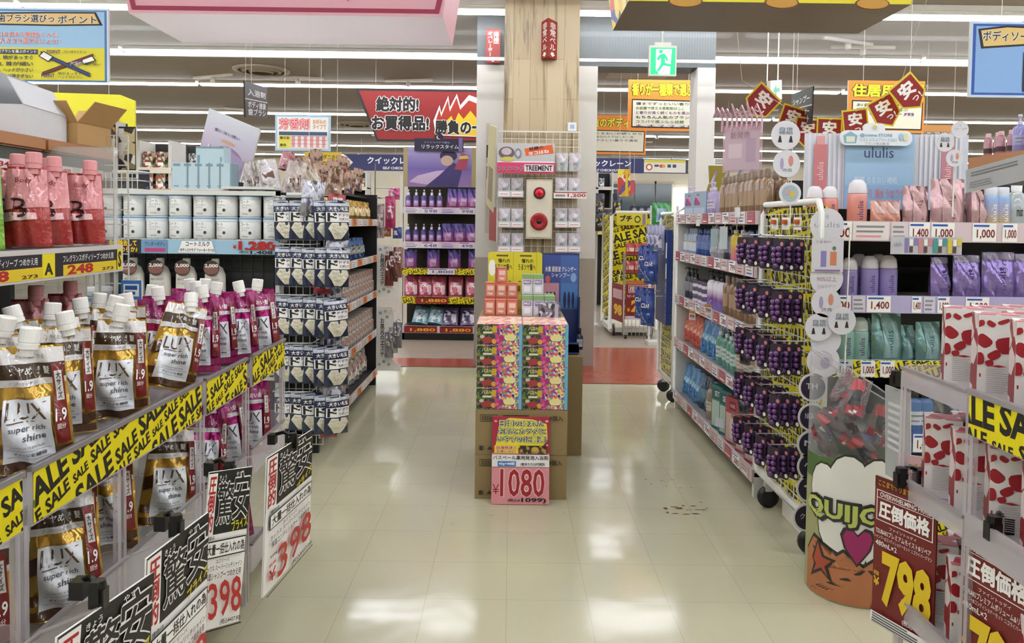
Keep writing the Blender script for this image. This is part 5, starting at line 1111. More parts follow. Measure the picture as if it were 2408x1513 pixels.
def rr_(k, xs, y, zi, what, where, grp, tilt=(0, 0), jit=.004, dz=.001, rz=RW): row(k, xs, y, ZR[zi]+dz, rz, what, 'from the far end' and where, grp, gr, tilt, jit)
def rowr(k, xs, y, zi, what, where, grp, tilt=(0, 0), jit=.004, dz=.001, rz=RW):
    for i, x in enumerate(xs): k.put(gr(x + jit*((i*7) % 3 - 1), y + jit*((i*5) % 3), ZR[zi]+dz), rz + .06*((i*3) % 3 - 1), '%s, %s from the far end, %s' % (what, nth(i), where), grp, tilt)
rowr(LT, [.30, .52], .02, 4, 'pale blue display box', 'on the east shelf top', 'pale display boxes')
rowr(LAV, [.08, .17, .66, .75], .07, 4, 'lavender pump bottle', 'on the east shelf top', 'lavender bottles on the shelf top')
rowr(BRN, [1.02+.092*i for i in range(9)], .06, 4, 'tall amber bottle', 'on the east shelf top', 'amber bottles on the shelf top')
rowr(BRN, [1.06+.092*i for i in range(8)], .16, 4, 'amber bottle in the second rank', 'on the east shelf top', 'amber bottles on the shelf top')
rowr(YB_, [.08+.09*i for i in range(4)], .06, 3, 'yellow banded bottle', 'on the second highest east shelf', 'yellow banded bottles')
rowr(BLB, [.48, .58, .68], .06, 3, 'deep blue bottle', 'on the second highest east shelf', 'deep blue bottles')
rowr(GRP, [.84, .99], .07, 3, 'silver grey pouch', 'on the second highest east shelf', 'silver pouches')
rowr(DKBt, [1.12, 1.20], .06, 3, 'dark pump bottle', 'on the second highest east shelf', 'dark bottles')
rowr(YPB, [1.31, 1.41], .05, 3, 'yellow to pink bottle', 'on the second highest east shelf', 'yellow pink bottles')
rowr(BLB, [1.53, 1.63, 1.73], .07, 3, 'blue bottle by the mesh', 'on the second highest east shelf', 'deep blue bottles by the mesh')
for l in range(3): rowr(LJ, [.42, .53, .64], .07, 2, 'lavender hair mask jar', '%s layer of the middle east shelf' % ('lowest', 'second', 'top')[l], 'lavender jars', dz=.001+.052*l)
rowr(DKBt, [.1, .2, .3], .07, 2, 'dark pump bottle', 'on the middle east shelf', 'dark bottles on the middle shelf')
rowr(WPB, [.78, .89, 1.00], .06, 2, 'white to purple bottle', 'on the middle east shelf', 'white purple bottles')
rowr(BRN, [1.14+.095*i for i in range(7)], .06, 2, 'tall amber bottle', 'on the middle east shelf', 'amber bottles on the middle shelf')
rowr(BRN, [1.17+.095*i for i in range(6)], .16, 2, 'amber bottle in the second rank', 'on the middle east shelf', 'amber bottles on the middle shelf')
rowr(ORP, [.10, .22, .34, .46], .08, 1, 'coral refill pouch', 'on the second lowest east shelf', 'coral pouches', (-.1, 0))
rowr(BLP, [.60, .74, .88], .08, 1, 'sea blue refill pouch', 'on the second lowest east shelf', 'sea blue pouches', (-.1, 0))
rowr(GCB, [1.02+.1*i for i in range(4)], .06, 1, 'clear green pump bottle', 'on the second lowest east shelf', 'green bottles')
rowr(CBB, [1.44+.1*i for i in range(4)], .06, 1, 'clear tan pump bottle', 'on the second lowest east shelf', 'tan bottles')
rowr(BLP, [.10, .24, .38], .08, 0, 'sea blue refill pouch', 'on the floor-level east shelf', 'sea blue pouches low', (-.1, 0))
rowr(DBP, [.54, .70], .08, 0, 'dark slate refill pouch', 'on the floor-level east shelf', 'slate pouches', (-.12, .1))
rowr(CBB, [.82, .92], .06, 0, 'clear tan pump bottle', 'on the floor-level east shelf', 'tan bottles low')
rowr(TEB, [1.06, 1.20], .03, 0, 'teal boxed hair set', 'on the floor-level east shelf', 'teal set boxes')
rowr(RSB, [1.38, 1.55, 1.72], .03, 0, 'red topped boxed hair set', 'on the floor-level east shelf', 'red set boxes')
HT = mat('cfd4d8', .4)
for i, (px, py, Y, w_, h_, c, t_, lab) in enumerate(((1770, 500, 4.05, .035, .055, 'dcdcda', '', 'small white price tag dangling from the shelf top rail before the amber bottles'), (1735, 560, 4.3, .05, .13, 'b9c4c4', '', 'grey green crinkled flag tag hanging before the silver pouches'), (1718, 560, 4.5, .05, .11, '9ab0b0', '', 'teal flag tag hanging before the deep blue bottles'), (1690, 728, 4.6, .05, .06, 'd8d4d4', '799', 'white tag reading 799 under the lavender jars'), (1645, 742, 5.0, .05, .06, 'd8d4d4', '999', 'white tag hanging under the dark bottles at the far end'), (1715, 995, 4.3, .06, .05, 'c8d0d8', '', 'crumpled white tag dangling from the floor-level rail'), (1668, 525, 4.9, .03, .04, 'e0e0dc', '', 'tiny white tag on the shelf top rail at the far end'))):
    p = W(px, py, Y); o = thing('hanging_tag', lab, 'tag', (XR-.03, YF-(YF-Y), p.z), -PI/2+.7)
    MB().box(-w_/2, w_/2, 0, .002, -h_/2, h_/2, mat(c, .4)).rect(-w_/2, w_/2, h_*.2, h_*.5, -.001, ink('a87c3c') if t_ else mat(c, .5)).build('tag_card', o)
    q = MB()
    if t_: q.text(t_, -w_*.4, w_*.4, -h_*.4, h_*.1, -.001, I_MR, .03); q.build('lettering', o)
    MB().tube([(0, .001, h_/2), (.01, .02, h_/2+.03)], .0012, OFFW, 4).build('tag_string', o)

# ---------------------------------------------------------------- sale mesh displays at both ends of the east shelf
def meshdisp(lab, y_near, y_far, zb, zt, frame_y=True):
    L = y_far - y_near
    o = thing('mesh_display', lab, 'display rack', (XR, y_far, 0), -PI/2)
    b = MB(); b.tube([(0, 0, zb), (0, 0, zt-.05), (.03, 0, zt), (L-.03, 0, zt), (L, 0, zt-.05), (L, 0, zb), (0, 0, zb)], .014, mat('e4e3dc', .35), 8); b.build('frame', o)
    s = MB().box(.012, L-.012, .02, .028, zb+.01, zt-.02, YEL); sale(s, .012, L-.012, zb+.01, zt-.02, .0195, .075, rot=.12, seed=9, base=False); s.build('sale_panel', o)
    b = MB(); wiregrid(b, .01, L-.01, zb, zt-.05, .008, 9, 24, .0018, WIRE); b.build('grid', o)
    MB().box(0, L, .0, .05, zb-.02, zb+.02, mat('e4e3dc', .35)).build('base_bar', o)
    for x in (.08, L-.10): caster(o, x, .03, .052)
    return o
md = meshdisp('white framed mesh display with yellow sale backing hung with purple hair clips', 3.02, 3.72, .16, 1.505)
fd = meshdisp('white framed mesh display with yellow sale backing at the far end of the east shelf', 5.70, 6.25, .16, 1.49)
def clipcard():
    o = thing('hair_clip_card', '', 'hair clip card')
    MB().rbox(-.032, .032, .0, .002, -.135, .0, .012, mat('2c2434', .4)).build('card', o)
    b = MB(); dk = mat('5a2c6a', .18, coat=.6)
    for i, (x, z) in enumerate(((-.012, -.045), (.013, -.04), (-.014, -.068), (.012, -.064), (-.011, -.091), (.014, -.088), (0, -.112))): b.lathe([(0, -.012), (.009, -.009), (.0125, 0), (.009, .009), (0, .012)], dk, 8, c=(x, -.010, z))
    b.build('clip_beads', o); MB().ell(.018, -.02, .009, .009, -.0006, mat('c87878', .4), 12).build('round_sticker', o); MB().ell(.02, -.118, .009, .009, -.0006, I_W, 12).build('round_sticker', o)
    return Kind(o)
HC = clipcard()
for r in range(5):
    z = 1.345 - .222*r
    for c in range(4):
        yw = 3.62 - .165*c
        b = MB(); b.tube([(3.72-yw, 0, z+.012), (3.72-yw, -.15, z+.012), (3.72-yw, -.16, z+.02)], .0028, STEEL, 5); b.build('peg', md)
        for k in range(3): HC.put((XR-.135+.042*k, yw, z), -PI/2+.45, 'purple hair clip card, %s on its peg, %s row, %s peg from the shelf' % (nth(k), nth(r), nth(c)), 'purple hair clip cards', (.0, .0))
for i, (px, py) in enumerate(((1835, 505), (1880, 505), (1858, 520))):
    p = W(px, py, 3.3); o = thing('hair_clip_card', 'white carded orange clip at the top of the mesh display, %s from the shelf' % nth(i), 'hair clip card', (XR-.02, 3.5-.14*i, 1.44), -PI/2+.4)
    MB().box(-.022, .022, 0, .002, -.055, 0, I_W).build('card', o); MB().lathe([(.012, -.03), (.014, -.02), (.012, -.01)], mat('c8622c', .3), 10, c=(0, -.008, 0)).build('clip_beads', o)
BKC = pouch('black_clip_card', 'hair clip card', .075, .16, .03, mat('55505c', .3), [('q', [(-.7,.1),(.7,.1),(.7,.8),(-.7,.8)], busy(('141418', '3a3a42', '0c0c10', '88868e'), 50))], crumple=.004, seed=111, hang=True, n=6)
for r in range(4): BKC.put((XR-.06, 3.765, 1.21 - .26*r), -PI/2+.5, 'black hair clip card between the shelf end and the purple clips, %s row down' % nth(r), 'black hair clip cards')
# goods on the far mesh display
NV = mat('22397a', .35)
o = thing('display_stand', 'navy blue hanging display with white vertical lettering at the far end of the east shelf', 'display stand', (XR-.09, 6.22, .62), -PI/2)
MB().box(.1, .52, .03, .07, 0, .74, NV).build('card', o)
q = MB(); 
for zz in (.58, .42): q.rect(.47, .51, zz-.06, zz+.06, .0294, I_W)
q.text('液\n体\nク\nレ\nン\nズ', .475, .505, .04, .34, .0294, I_W, .01); q.text('BLUE', .2, .4, .55, .62, .0294, ink('8fb0e0'), .02); q.build('lettering', o)
NVP = pouch('navy_pack', 'pack', .14, .26, .06, film('23408c', .25, .4), [('q', [(-.7,.1),(.7,.1),(.7,.4),(-.7,.4)], busy(('23408c', '8fa8d8', '142860'), 50)), ('t', 'CLEAR', -.6, .6, .55, .68, I_W, .02)], crumple=.007, seed=113, hang=True)
for i, (x, z) in enumerate(((.12, .95), (.27, .97), (.40, .93), (.12, .62), (.27, .63), (.40, .60))): MB().tube([(x, .03, z+.30-.62-.02 if False else z+.235-.62), (x, -.10, z+.235-.62)], .003, STEEL, 5).build('peg', o); NVP.put((XR-.16-.02*(i % 2), 6.22-x, z), -PI/2+.7, 'navy blue cleaning pack hung on the navy display, %s row, %s from its far edge' % (('upper', 'lower')[i//3], nth(i % 3)), 'navy packs')
PCP = pouch('pale_pack', 'pack', .10, .2, .05, film('9a9cb8', .25, .5), [('q', [(-.7,.1),(.7,.1),(.7,.6),(-.7,.6)], busy(('c8c8d8', '6a6a9a', 'e0e0e8'), 50))], crumple=.007, seed=115, hang=True)
for i in range(3): PCP.put((XR-.10, 6.15-.17*i, 1.20), -PI/2+.7, 'pale violet pack hung above the navy display, %s from its far edge' % nth(i), 'pale violet packs')

# ---------------------------------------------------------------- pastel hair care end display facing the camera
YU = 3.15
ux0, ux1 = W(1902, 700, YU).x + .06, 2.62
uw = ux1 - ux0
UPK, ULV, UYL = mat('d8c4c8', .4), mat('b4acd0', .4), mat('cfd4d8', .4)
def ux(px, Y=YU): return W(px, 600, Y).x - ux0
T1 = [(ux(1960), ux(1998), '00', I_W, I_MR), (ux(2000), ux(2085), None, ink('e4dcdc'), I_PK), (ux(2090), ux(2130), None, ink('dcd0d4'), I_G), (ux(2132), ux(2180), '1,400', I_W, I_MR), (ux(2184), ux(2238), '1,000', I_W, I_MR), (ux(2280), ux(2336), '1,000', I_W, I_MR), (ux(2350), ux(2385), '1,000', I_W, I_MR)]
T2 = [(ux(1965), ux(2000), '00', I_W, I_MR), (ux(2004), ux(2034), None, ink('d0ccdc'), I_G), (ux(2038), ux(2094), '1,400', I_W, I_MR), (ux(2144), ux(2166), '1,400', I_W, I_MR), (ux(2172), ux(2198), None, ink('d0ccdc'), I_G), (ux(2204), ux(2232), '1,000', I_W, I_MR), (ux(2270), ux(2325), '1,000', I_W, I_MR)]
T3 = [(ux(1972), ux(2010), '1,400', ink('c8d4d8'), I_MR), (ux(2028), ux(2062), '1,000', I_W, I_MR), (ux(2074), ux(2108), '1,000', I_W, I_MR)]
T4 = [(ux(2157), ux(2210), '1,400', I_W, I_MR)]
ud = shelf_unit('end_display', 'pastel hair care end display with pink and lavender price rails facing the camera', uw, .42, [(.13, .07, UYL, [], True), (.50, .085, mat('3c5ca0', .4), T4, False), (.815, .075, UYL, T3, True), (1.092, .075, ULV, T2, False), (1.405, .085, UPK, T1, False)], 1.62, (ux0, YU, 0), 0, mat('dcd9d2', .4), BLACK, mat('c9c5c2', .4))
foot(ud, ((.08, .1), (uw-.1, .1)), .1)
def uf(px, Y, z): return (W(px, 600, Y).x, Y, z)
ZU = [.501, .816, 1.093, 1.406]
def uprint(c): return [('t', 'ululis', -22, .035, 22, .115, ink(c), .0, PI/2)]
def ubot(c, cap='d8d4d8'):
    return bottle('pastel_bottle', 'pump bottle', [(.036, 0), (.039, .004), (.039, .118), (.036, .128), (.018, .135)], mat(c, .22, coat=.4), [('v', 'ululis', .025, .10, 16, ink('5a4a70'))], cap=mat(cap, .25), capprof=[(.037, .130), (.037, .140), (.033, .168), (.020, .184), (.012, .186)], sy=.8)
def vert(c): return ink(c)
UB_P, UB_L, UB_M, UB_Y = ubot('d88c80'), ubot('9a8cc8'), ubot('8fb8ae', 'c8d4d0'), bottle('pastel_bottle', 'pump bottle', [(.034, 0), (.036, .004), (.036, .13), (.030, .15), (.016, .155)], gradm(((0, 'd8b84a'), (.5, 'a8a8c0'), (.9, '8aa8d0'))), [('v', 'ululis', .03, .11, 18, I_W)], cap=mat('d0d4dc', .25), capprof=[(.03, .15), (.03, .185), (.026, .19)], sy=.8)
def upou(c, lab, dark): return pouch('pastel_pouch', 'refill pouch', .135, .185, .07, foil(c, .28, .5), [('q', [(-.97,.86),(.97,.86),(.97,.985),(-.97,.985)], film(lab, .3)), ('q', [(-.45,.08),(.45,.08),(.45,.80),(-.45,.80)], film(lab, .3)), ('t', 'ululis', -.42, .42, .40, .48, ink(dark), .0, -PI/2)], crumple=.006, seed=120, taper=.04)
UP_P = pouch('pastel_pouch', 'refill pouch', .135, .185, .07, foil('c8a4a6', .28, .5), [('q', [(-.5,.06),(.5,.06),(.5,.84),(-.5,.84)], film('d8b4b4', .3)), ('t', 'ululis', -.24, .24, .24, .56, ink('a05a6a'), .0, PI/2)], crumple=.006, seed=121, taper=.04)
UP_L = pouch('pastel_pouch', 'refill pouch', .135, .19, .07, foil('9a86c4', .24, .6), [('q', [(-.97,.84),(.97,.84),(.97,.985),(-.97,.985)], film('a8a0b8', .3)), ('t', 'ululis', -.26, .22, .26, .62, ink('4a3a7a'), .0, PI/2)], crumple=.009, seed=122, taper=.04)
UP_M = pouch('pastel_pouch', 'refill pouch', .14, .19, .07, foil('7ea4a0', .28, .5), [('q', [(-.5,.06),(.5,.06),(.5,.84),(-.5,.84)], film('92b4b4', .3)), ('t', 'ululis', -.24, .24, .24, .56, ink('3a6a6a'), .0, PI/2)], crumple=.006, seed=123, taper=.04)
for i, px in enumerate((1912, 1948, 2012)): UB_P.put(uf(px, 3.24 if i < 2 else 3.22, ZU[3]), 0, 'peach pink pump bottle on the top pastel shelf, %s from the white discs' % nth(i), 'peach bottles', sc=(.92, .92, 1.08)[i])
for i, (px, sc_) in enumerate(((2150, .95), (2225, 1.12), (2288, 1.0))): UP_P.put(uf(px, 3.23 - .02*(i == 1), ZU[3]), (.2, 0, .9)[i], 'rose silver refill pouch on the top pastel shelf, %s from the peach bottles' % nth(i), 'rose pouches', (-.04, 0), sc_)
for i, px in enumerate((2325, 2352)): UB_Y.put(uf(px, 3.24, ZU[3]), 0, 'bottle fading from blue to yellow on the top pastel shelf, %s from the rose pouches' % nth(i), 'blue yellow bottles', sc=.93)
CLR = bot('clear_spray_bottle', 'a8b0b0', .038, .19, 'e0e2e2', mat('a8b0b0', .15, coat=.5), 'cap', prints=[('t', 'mist', -20, .05, 20, .09, I_K)])
for i, px in enumerate((2385, 2420)): CLR.put(uf(px, 3.24, ZU[3]), 0, 'clear spray bottle on the top pastel shelf beside the blue yellow ones, %s' % nth(i), 'clear spray bottles')
gf = pouch('gift_pack', 'gift pack', .075, .11, .05, film('d89a86', .22, .6), [('q', [(-.6,.5),(.6,.5),(.6,.95),(-.6,.95)], ink('e4c8c4'))], crumple=.012, seed=131)
for i, px in enumerate((2064, 2094)): gf.put(uf(px, 3.2, ZU[3]), .1*i, 'small copper foil trial pack on the top pastel shelf, %s of the two' % nth(i), 'copper trial packs')
for i, px in enumerate((1998, 2046, 2090)): UB_L.put(uf(px, 3.25, ZU[2]), 0, 'lavender pump bottle on the second pastel shelf, %s from the white discs' % nth(i), 'lavender pastel bottles', sc=(.93, .98, 1.0)[i])
for i, px in enumerate((2020, 2066)): UB_L.put(uf(px, 3.37, ZU[2]), 0, 'lavender pump bottle in the second rank of the second pastel shelf, %s from the discs' % nth(i), 'lavender pastel bottles')
for i, (px, sc_) in enumerate(((2213, .95), (2276, 1.0), (2350, 1.08), (2425, 1.05))): UP_L.put(uf(px, 3.23, ZU[2]), (.5, .15, 0, 0)[i], 'violet foil refill pouch on the second pastel shelf, %s from the lavender bottles' % nth(i), 'violet foil pouches', (-.05, 0), sc_)
for i, px in enumerate((1993, 2026)): UB_M.put(uf(px, 3.24, ZU[1]), 0, 'mint pump bottle on the third pastel shelf, %s from the white discs' % nth(i), 'mint bottles', sc=1.02)
for i, (px, sc_) in enumerate(((2048, .95), (2092, 1.08), (2150, .8), (2190, .9))): UP_M.put(uf(px, 3.24 + .03*(i % 2 == 0), ZU[1]), .2*(i % 2), 'mint silver refill pouch on the third pastel shelf, %s from the mint bottles' % nth(i), 'mint pouches', (-.05, 0), sc_)
SIL = pouch('silver_pouch', 'refill pouch', .15, .22, .08, foil('8e9094', .15, .9), crumple=.012, seed=133)
for i, px in enumerate((2196, 2265, 2340)): SIL.put(uf(px, 3.28, ZU[0]), 0, 'mirror-like silver refill pouch on the blue railed pastel shelf, %s from the tube bin' % nth(i), 'silver foil pouches')
BLS = bot('blue_label_bottle', '5a7aa8', .038, .19, '1c1e22', None, 'cap', prints=lblw(.04, .10, 'd0d4dc'))
for i, px in enumerate((2160, 2185)): BLS.put(uf(px, 3.22, ZU[0]), 0, 'blue labelled bottle with a black cap on the blue railed pastel shelf, %s' % nth(i), 'blue label bottles')
bpx('swatch_card', 'hanging swatch card of lavender, pink, teal and yellow packs under the top pastel rail', 'sign', 2094, 557, 2261, 599, 3.13, [('r', 0, 0, 1, 1, ink('c4c2c8'))] + [x for k, c in enumerate(('8a80b8', 'd08a90', '4a9a9a', 'd8c44a')) for x in (('r', .19+.2*k, .08, .25+.2*k, .92, ink(c)), ('r', .26+.2*k, .1, .31+.2*k, .45, ink('5a4440')), ('r', .32+.2*k, .5, .38+.2*k, .92, ink(c)), ('r', .26+.2*k, .5, .31+.2*k, .85, I_W))] + [('t', 'ululis', .03, .45, .14, .7, ink('6a78a8'), .0)], t=.003)
# header board
a, c = W(1890, 480, 3.42), W(2278, 318, 3.42); hw, hh = c.x-a.x, c.z-a.z
hb = board('header_board', 'pastel header board with a sky blue middle panel above the top pastel shelf', 'sign', Matrix.Translation((a.x, 3.42, a.z-.02)), hw, hh+.02, [('r', 0, 0, 1, 1, ink('c8ccd4'))] + [('r', .02+.03*k, .0, .035+.03*k, 1, ink('d8d4dc')) for k in range(8)] + [('r', .70+.03*k, .0, .715+.03*k, 1, ink('d8d4dc')) for k in range(9)] + [('r', .05, .12, .13, .85, ink('c87a7c')), ('r', .065, .85, .115, .96, ink('d89a98')), ('t', 'ululis', .035, .46, .145, .54, ink('e8c8c8'), .0, PI/2), ('r', .83, .12, .91, .85, ink('c0808a')), ('t', 'ululis', .815, .46, .925, .54, ink('e8c8c8'), .0, PI/2),
     ('r', .24, 0, .66, 1, ink('9cbcd8')), ('r', .24, .0, .66, .32, ink('8ab0d4')), ('t', 'ululis', .355, .68, .535, .82, ink('40507a'), .0), ('t', '○', .43, .84, .46, .95, ink('40507a'), .0), ('t', '瞬間 うるおい補給', .30, .34, .56, .43, ink('d8e4f0'), .0), ('t', '驚きうねり 補水うねりケア', .26, .14, .64, .28, ink('d07a84'), .01)], t=.012)
a, c = W(1980, 340, 3.36), W(2152, 297, 3.36); bw_, bh_ = c.x-a.x, c.z-a.z
o = thing('badge_sign', 'white oval award badge clipped on top of the pastel header board', 'sign', (a.x, 3.38, a.z))
MB().rbox(0, bw_, 0, .01, .0, bh_*.78, bh_*.36, mat('dfe3e6', .4), 6).rbox(bw_*.32, bw_*.62, .001, .009, bh_*.6, bh_*1.15, bh_*.2, mat('dfe3e6', .4), 5).build('card', o)
q = MB(); flat(q, [('p', [(.06, .1), (.22, .1), (.24, .5), (.14, .72), (.04, .5)], ink('88b0bc')), ('r', .085, .16, .2, .46, ink('d8dcc8')), ('t', '@cosme STORE', .27, .42, .72, .62, ink('5a98b0'), .015), ('t', 'ベストコスメアワード2023', .26, .2, .78, .38, ink('88b4c4'), .01), ('t', 'ブランド新人賞1位', .34, .03, .68, .16, ink('a08a98'), .01), ('e', .84, .45, .03, .2, ink('9cc0d8')), ('e', .9, .45, .03, .2, ink('e0d8a8')), ('e', .47, .95, .03, .1, ink('d0c080'))], 0, 0, bw_, bh_, -.0004); q.build('lettering', o)
# white and purple discs
def disc(lab, px, py, r, Y=3.0, style=0, txt='', rot=0.):
    p = W(px, py, Y); R_ = r*Y/FPX
    o = thing('round_card', lab, 'sign', p)
    b = MB(); n = 26; pts = [(R_*math.cos(2*PI*i/n), R_*math.sin(2*PI*i/n)) for i in range(n)]
    b.prism(pts, 0, .003, mat('d6d4da', .4)).build('card', o)
    q = MB()
    if style == 1: q.ell(0, 0, R_*.86, R_*.86, -.0006, ink('2a2034'), 26); q.text(txt, -R_*.5, R_*.3, -R_*.1, R_*.3, -.0012, ink('c8c4d0'), .01)
    elif style == 2: q.text(txt, -R_*.75, R_*.75, -R_*.12, R_*.2, -.0006, ink('98a4b0'), .0); q.ell(0, R_*.5, R_*.1, R_*.14, -.0006, ink('b8c0c8'), 12)
    elif style == 3: q.text(txt, -R_*.6, R_*.6, -R_*.2, R_*.12, -.0006, ink('a88a8e'), .01); q.text('Conc.', -R_*.35, R_*.35, R_*.35, R_*.6, -.0006, ink('88888e'), .0); q.text('うねりケア', -R_*.55, R_*.55, -R_*.6, -R_*.38, -.0006, ink('b8a0a4'), .0)
    elif style == 4: q.ell(-R_*.35, 0, R_*.14, R_*.42, -.0006, ink('a89cc4')); q.ell(R_*.3, R_*.2, R_*.18, R_*.4, -.0006, ink('d08a7a')); q.text('改良', -R_*.3, R_*.4, -R_*.6, -R_*.35, -.0006, ink('78787e'), .01)
    elif style == 5:
        for k, x in enumerate((-.4, .35)): q.poly([(x*R_-R_*.14, -R_*.5), (x*R_+R_*.14, -R_*.5), (x*R_+R_*.05, -R_*.05), (x*R_-R_*.05, -R_*.05)], -.0006, ink('2c2424'))
        q.text('自信\n補給', -R_*.5, R_*.5, R_*.05, R_*.55, -.0006, ink('78848e'), .02)
    elif style == 6: q.ell(0, 0, R_*.75, R_*.75, -.0006, ink('a0b4bc'), 20); q.ell(R_*.2, -R_*.1, R_*.25, R_*.35, -.0012, ink('c8b85a'), 12); q.ell(-R_*.2, R_*.1, R_*.2, R_*.3, -.0012, ink('c8a0a8'), 12)
    elif style == 7: q.ell(-R_*.1, R_*.05, R_*.7, R_*.6, -.0006, ink('bcb8c4'), 20); q.ell(R_*.1, -R_*.1, R_*.3, R_*.35, -.0012, ink('8c88a4'), 12)
    if q.v: q.build('lettering', o)
    return o
d = 'of the chain down the pastel display edge'
disc('pale round card with a faint word, topmost ' + d, 1945, 530, 40, 3.02, 2, 'ululis')
bpx('square_card', 'white square card with a purple and an orange pack between the upper pale discs', 'sign', 1908, 560, 1982, 640, 3.0, [('r', 0, 0, 1, 1, ink('d0ced4')), ('r', .28, .15, .46, .62, ink('8a80b4')), ('r', .58, .2, .78, .6, ink('d0805c')), ('e', .70, .7, .06, .06, ink('5a7a4a')), ('r', .1, .02, .9, .07, ink('8a6a9a')), ('t', 'うるおい', .1, .85, .6, .93, ink('98889a'), .01)], t=.003)
disc('pale round card reading 90 percent, third ' + d, 1944, 655, 39, 3.01, 3, '90%以上')
disc('pale round card with a lavender and an orange pack, below the 90 percent one', 1943, 712, 35, 2.99, 4)
disc('pale round card with two dark hair sketches jutting towards the mint bottles', 1980, 755, 33, 2.98, 5)
disc('pale round card with two dark hair sketches beside the purple clips', 1926, 770, 33, 2.99, 5)
disc('plain pale round card half hidden under the hair sketch discs', 1942, 800, 36, 3.01, 0)
disc('pale round card with a blurred grey picture, seen through the clear tube bin', 1936, 850, 39, 3.0, 7)
for i, (px, py, t_) in enumerate(((1912, 912, 'TH'), (1910, 982, 'NIGHT'), (1908, 1046, 'N'), (1908, 1098, '～'), (1906, 1150, '9'), (1898, 1218, 'クレ'))): disc('dark purple round card with a white rim, %s of those behind the clear tube bin' % nth(i), px, py, 34, 3.0, 1, t_)
for i, (px, py, r_, s_, lab) in enumerate(((1848, 318, 34, 5, 'pale round card with black hair drawings west of the pastel header board, topmost'), (1850, 385, 32, 4, 'pale round card with orange packs west of the pastel header board, in the middle'), (1858, 455, 26, 6, 'round card with a teal rim west of the pastel header board, lowest'), (2222, 335, 22, 5, 'pale round card with a black hair drawing east of the pastel header board, topmost'), (2245, 372, 20, 4, 'pale round card with a yellowish picture east of the pastel header board'), (2258, 305, 20, 2, 'pale tilted round card above the east end of the pastel header board'))):
    disc(lab, px, py, r_, 3.10 if px > 2000 else 3.15, s_, 'ケア')
MB().tube([(ux(1858, 3.16), .02, 1.40), (ux(1858, 3.16), .02, 1.85)], .003, WIRE, 6).tube([(ux(1858, 3.16), .02, 1.40), (.03, .02, 1.40)], .003, WIRE, 6).build('disc_stem', ud)
MB().tube([(.045, -.11, .2), (.05, -.125, 1.40), (.05, .0, 1.41)], .003, WIRE, 6).build('disc_stem', ud)
MB().tube([(ux(2240, 3.14), .0, 1.45), (ux(2240, 3.14), .0, 1.83)], .003, WIRE, 6).build('disc_stem', ud)
# ---------------------------------------------------------------- clear tube bin on the floor before the pastel display
YC = 2.83
cx, rad = 1.335, .165
tb = thing('tube_bin', 'clear round plastic bin with a comic printed base on the floor before the pastel display', 'bin', (cx, YC, .001))
N = 40
def zrim(a):  # the rim is cut on a slant, high towards the aisle
    return .93 - .22 * (.5 + .5*math.cos(a))
b = MB(); v = []
for z in (0, 1):
    for i in range(N): a = 2*PI*i/N; v.append((rad*math.cos(a), rad*math.sin(a), .47 if z == 0 else zrim(a)))
b.add(v, [(i, (i+1) % N, (i+1) % N + N, i+N) for i in range(N)], clearm('e2e4e2', .05), True); b.build('clear_wall', tb)
b = MB(); b.tube([(rad*math.cos(2*PI*i/N), rad*math.sin(2*PI*i/N), zrim(2*PI*i/N)) for i in range(N+1)], .003, ACRYL2, 5); b.build('rim', tb)
def cyl(a, z, r=rad): t = math.radians(a); return (r*math.sin(t), -r*math.cos(t), z*1.36)
def cpoly(mb, pts, r, mt):
    """outline in degrees round the bin and height, wrapped on the wall"""
    n = len(pts); cxx = sum(p[0] for p in pts)/n; cz = sum(p[1] for p in pts)/n
    fine = []
    for i in range(n):
        p, q = pts[i], pts[(i+1) % n]; k = max(1, int(abs(q[0]-p[0])/6))
        for j in range(k): t = j/k; fine.append((p[0]+(q[0]-p[0])*t, p[1]+(q[1]-p[1])*t))
    K = 5; vv = []; m_ = len(fine)
    for j in range(K): 
        t = 1 - j/K
        for p in fine: vv.append(cyl(cxx+(p[0]-cxx)*t, cz+(p[1]-cz)*t, r))
    vv.append(cyl(cxx, cz, r)); ff = []
    for j in range(K-1):
        for i in range(m_): l = (i+1) % m_; ff.append((j*m_+i, j*m_+l, (j+1)*m_+l, (j+1)*m_+i))
    for i in range(m_): ff.append(((K-1)*m_+i, (K-1)*m_+(i+1) % m_, len(vv)-1))
    mb.add(vv, ff, mt, True)
def blob(c, z, ra, rz, n=14, wob=.0, ph=0): return [(c + ra*math.cos(t)*(1+wob*math.sin(5*t+ph)), z + rz*math.sin(t)*(1+wob*math.sin(5*t+ph))) for t in (2*PI*i/n for i in range(n))]
b = MB(); b.lathe([(rad+.0004, 0), (rad+.0004, .47)], mat('9a9c6c', .4), N, caps=False); b.lathe([(.001, .002), (rad, .002)], mat('6a5a4a', .6), N, caps=False)
b.lathe([(rad+.0005, .44), (rad+.0005, .53)], mat('4c6a34', .45), N, caps=False)
r = rad + .001
OUT, CLD = mat('2a2a26', .5), mat('dddcd4', .5)
for c, z, ra, rz in ((-62, .30, 22, .075), (-30, .34, 24, .07), (4, .33, 24, .075), (36, .32, 24, .08), (70, .30, 24, .08), (-45, .21, 24, .07), (-8, .19, 26, .07), (32, .20, 26, .07), (64, .2, 24, .07)):
    cpoly(b, blob(c, z, ra+1.8, rz+.006), r, OUT)
r += .0006
for c, z, ra, rz in ((-62, .30, 22, .075), (-30, .34, 24, .07), (4, .33, 24, .075), (36, .32, 24, .08), (70, .30, 24, .08), (-45, .21, 24, .07), (-8, .19, 26, .07), (32, .20, 26, .07), (64, .2, 24, .07)):
    cpoly(b, blob(c, z, ra, rz), r, CLD)
r += .0006
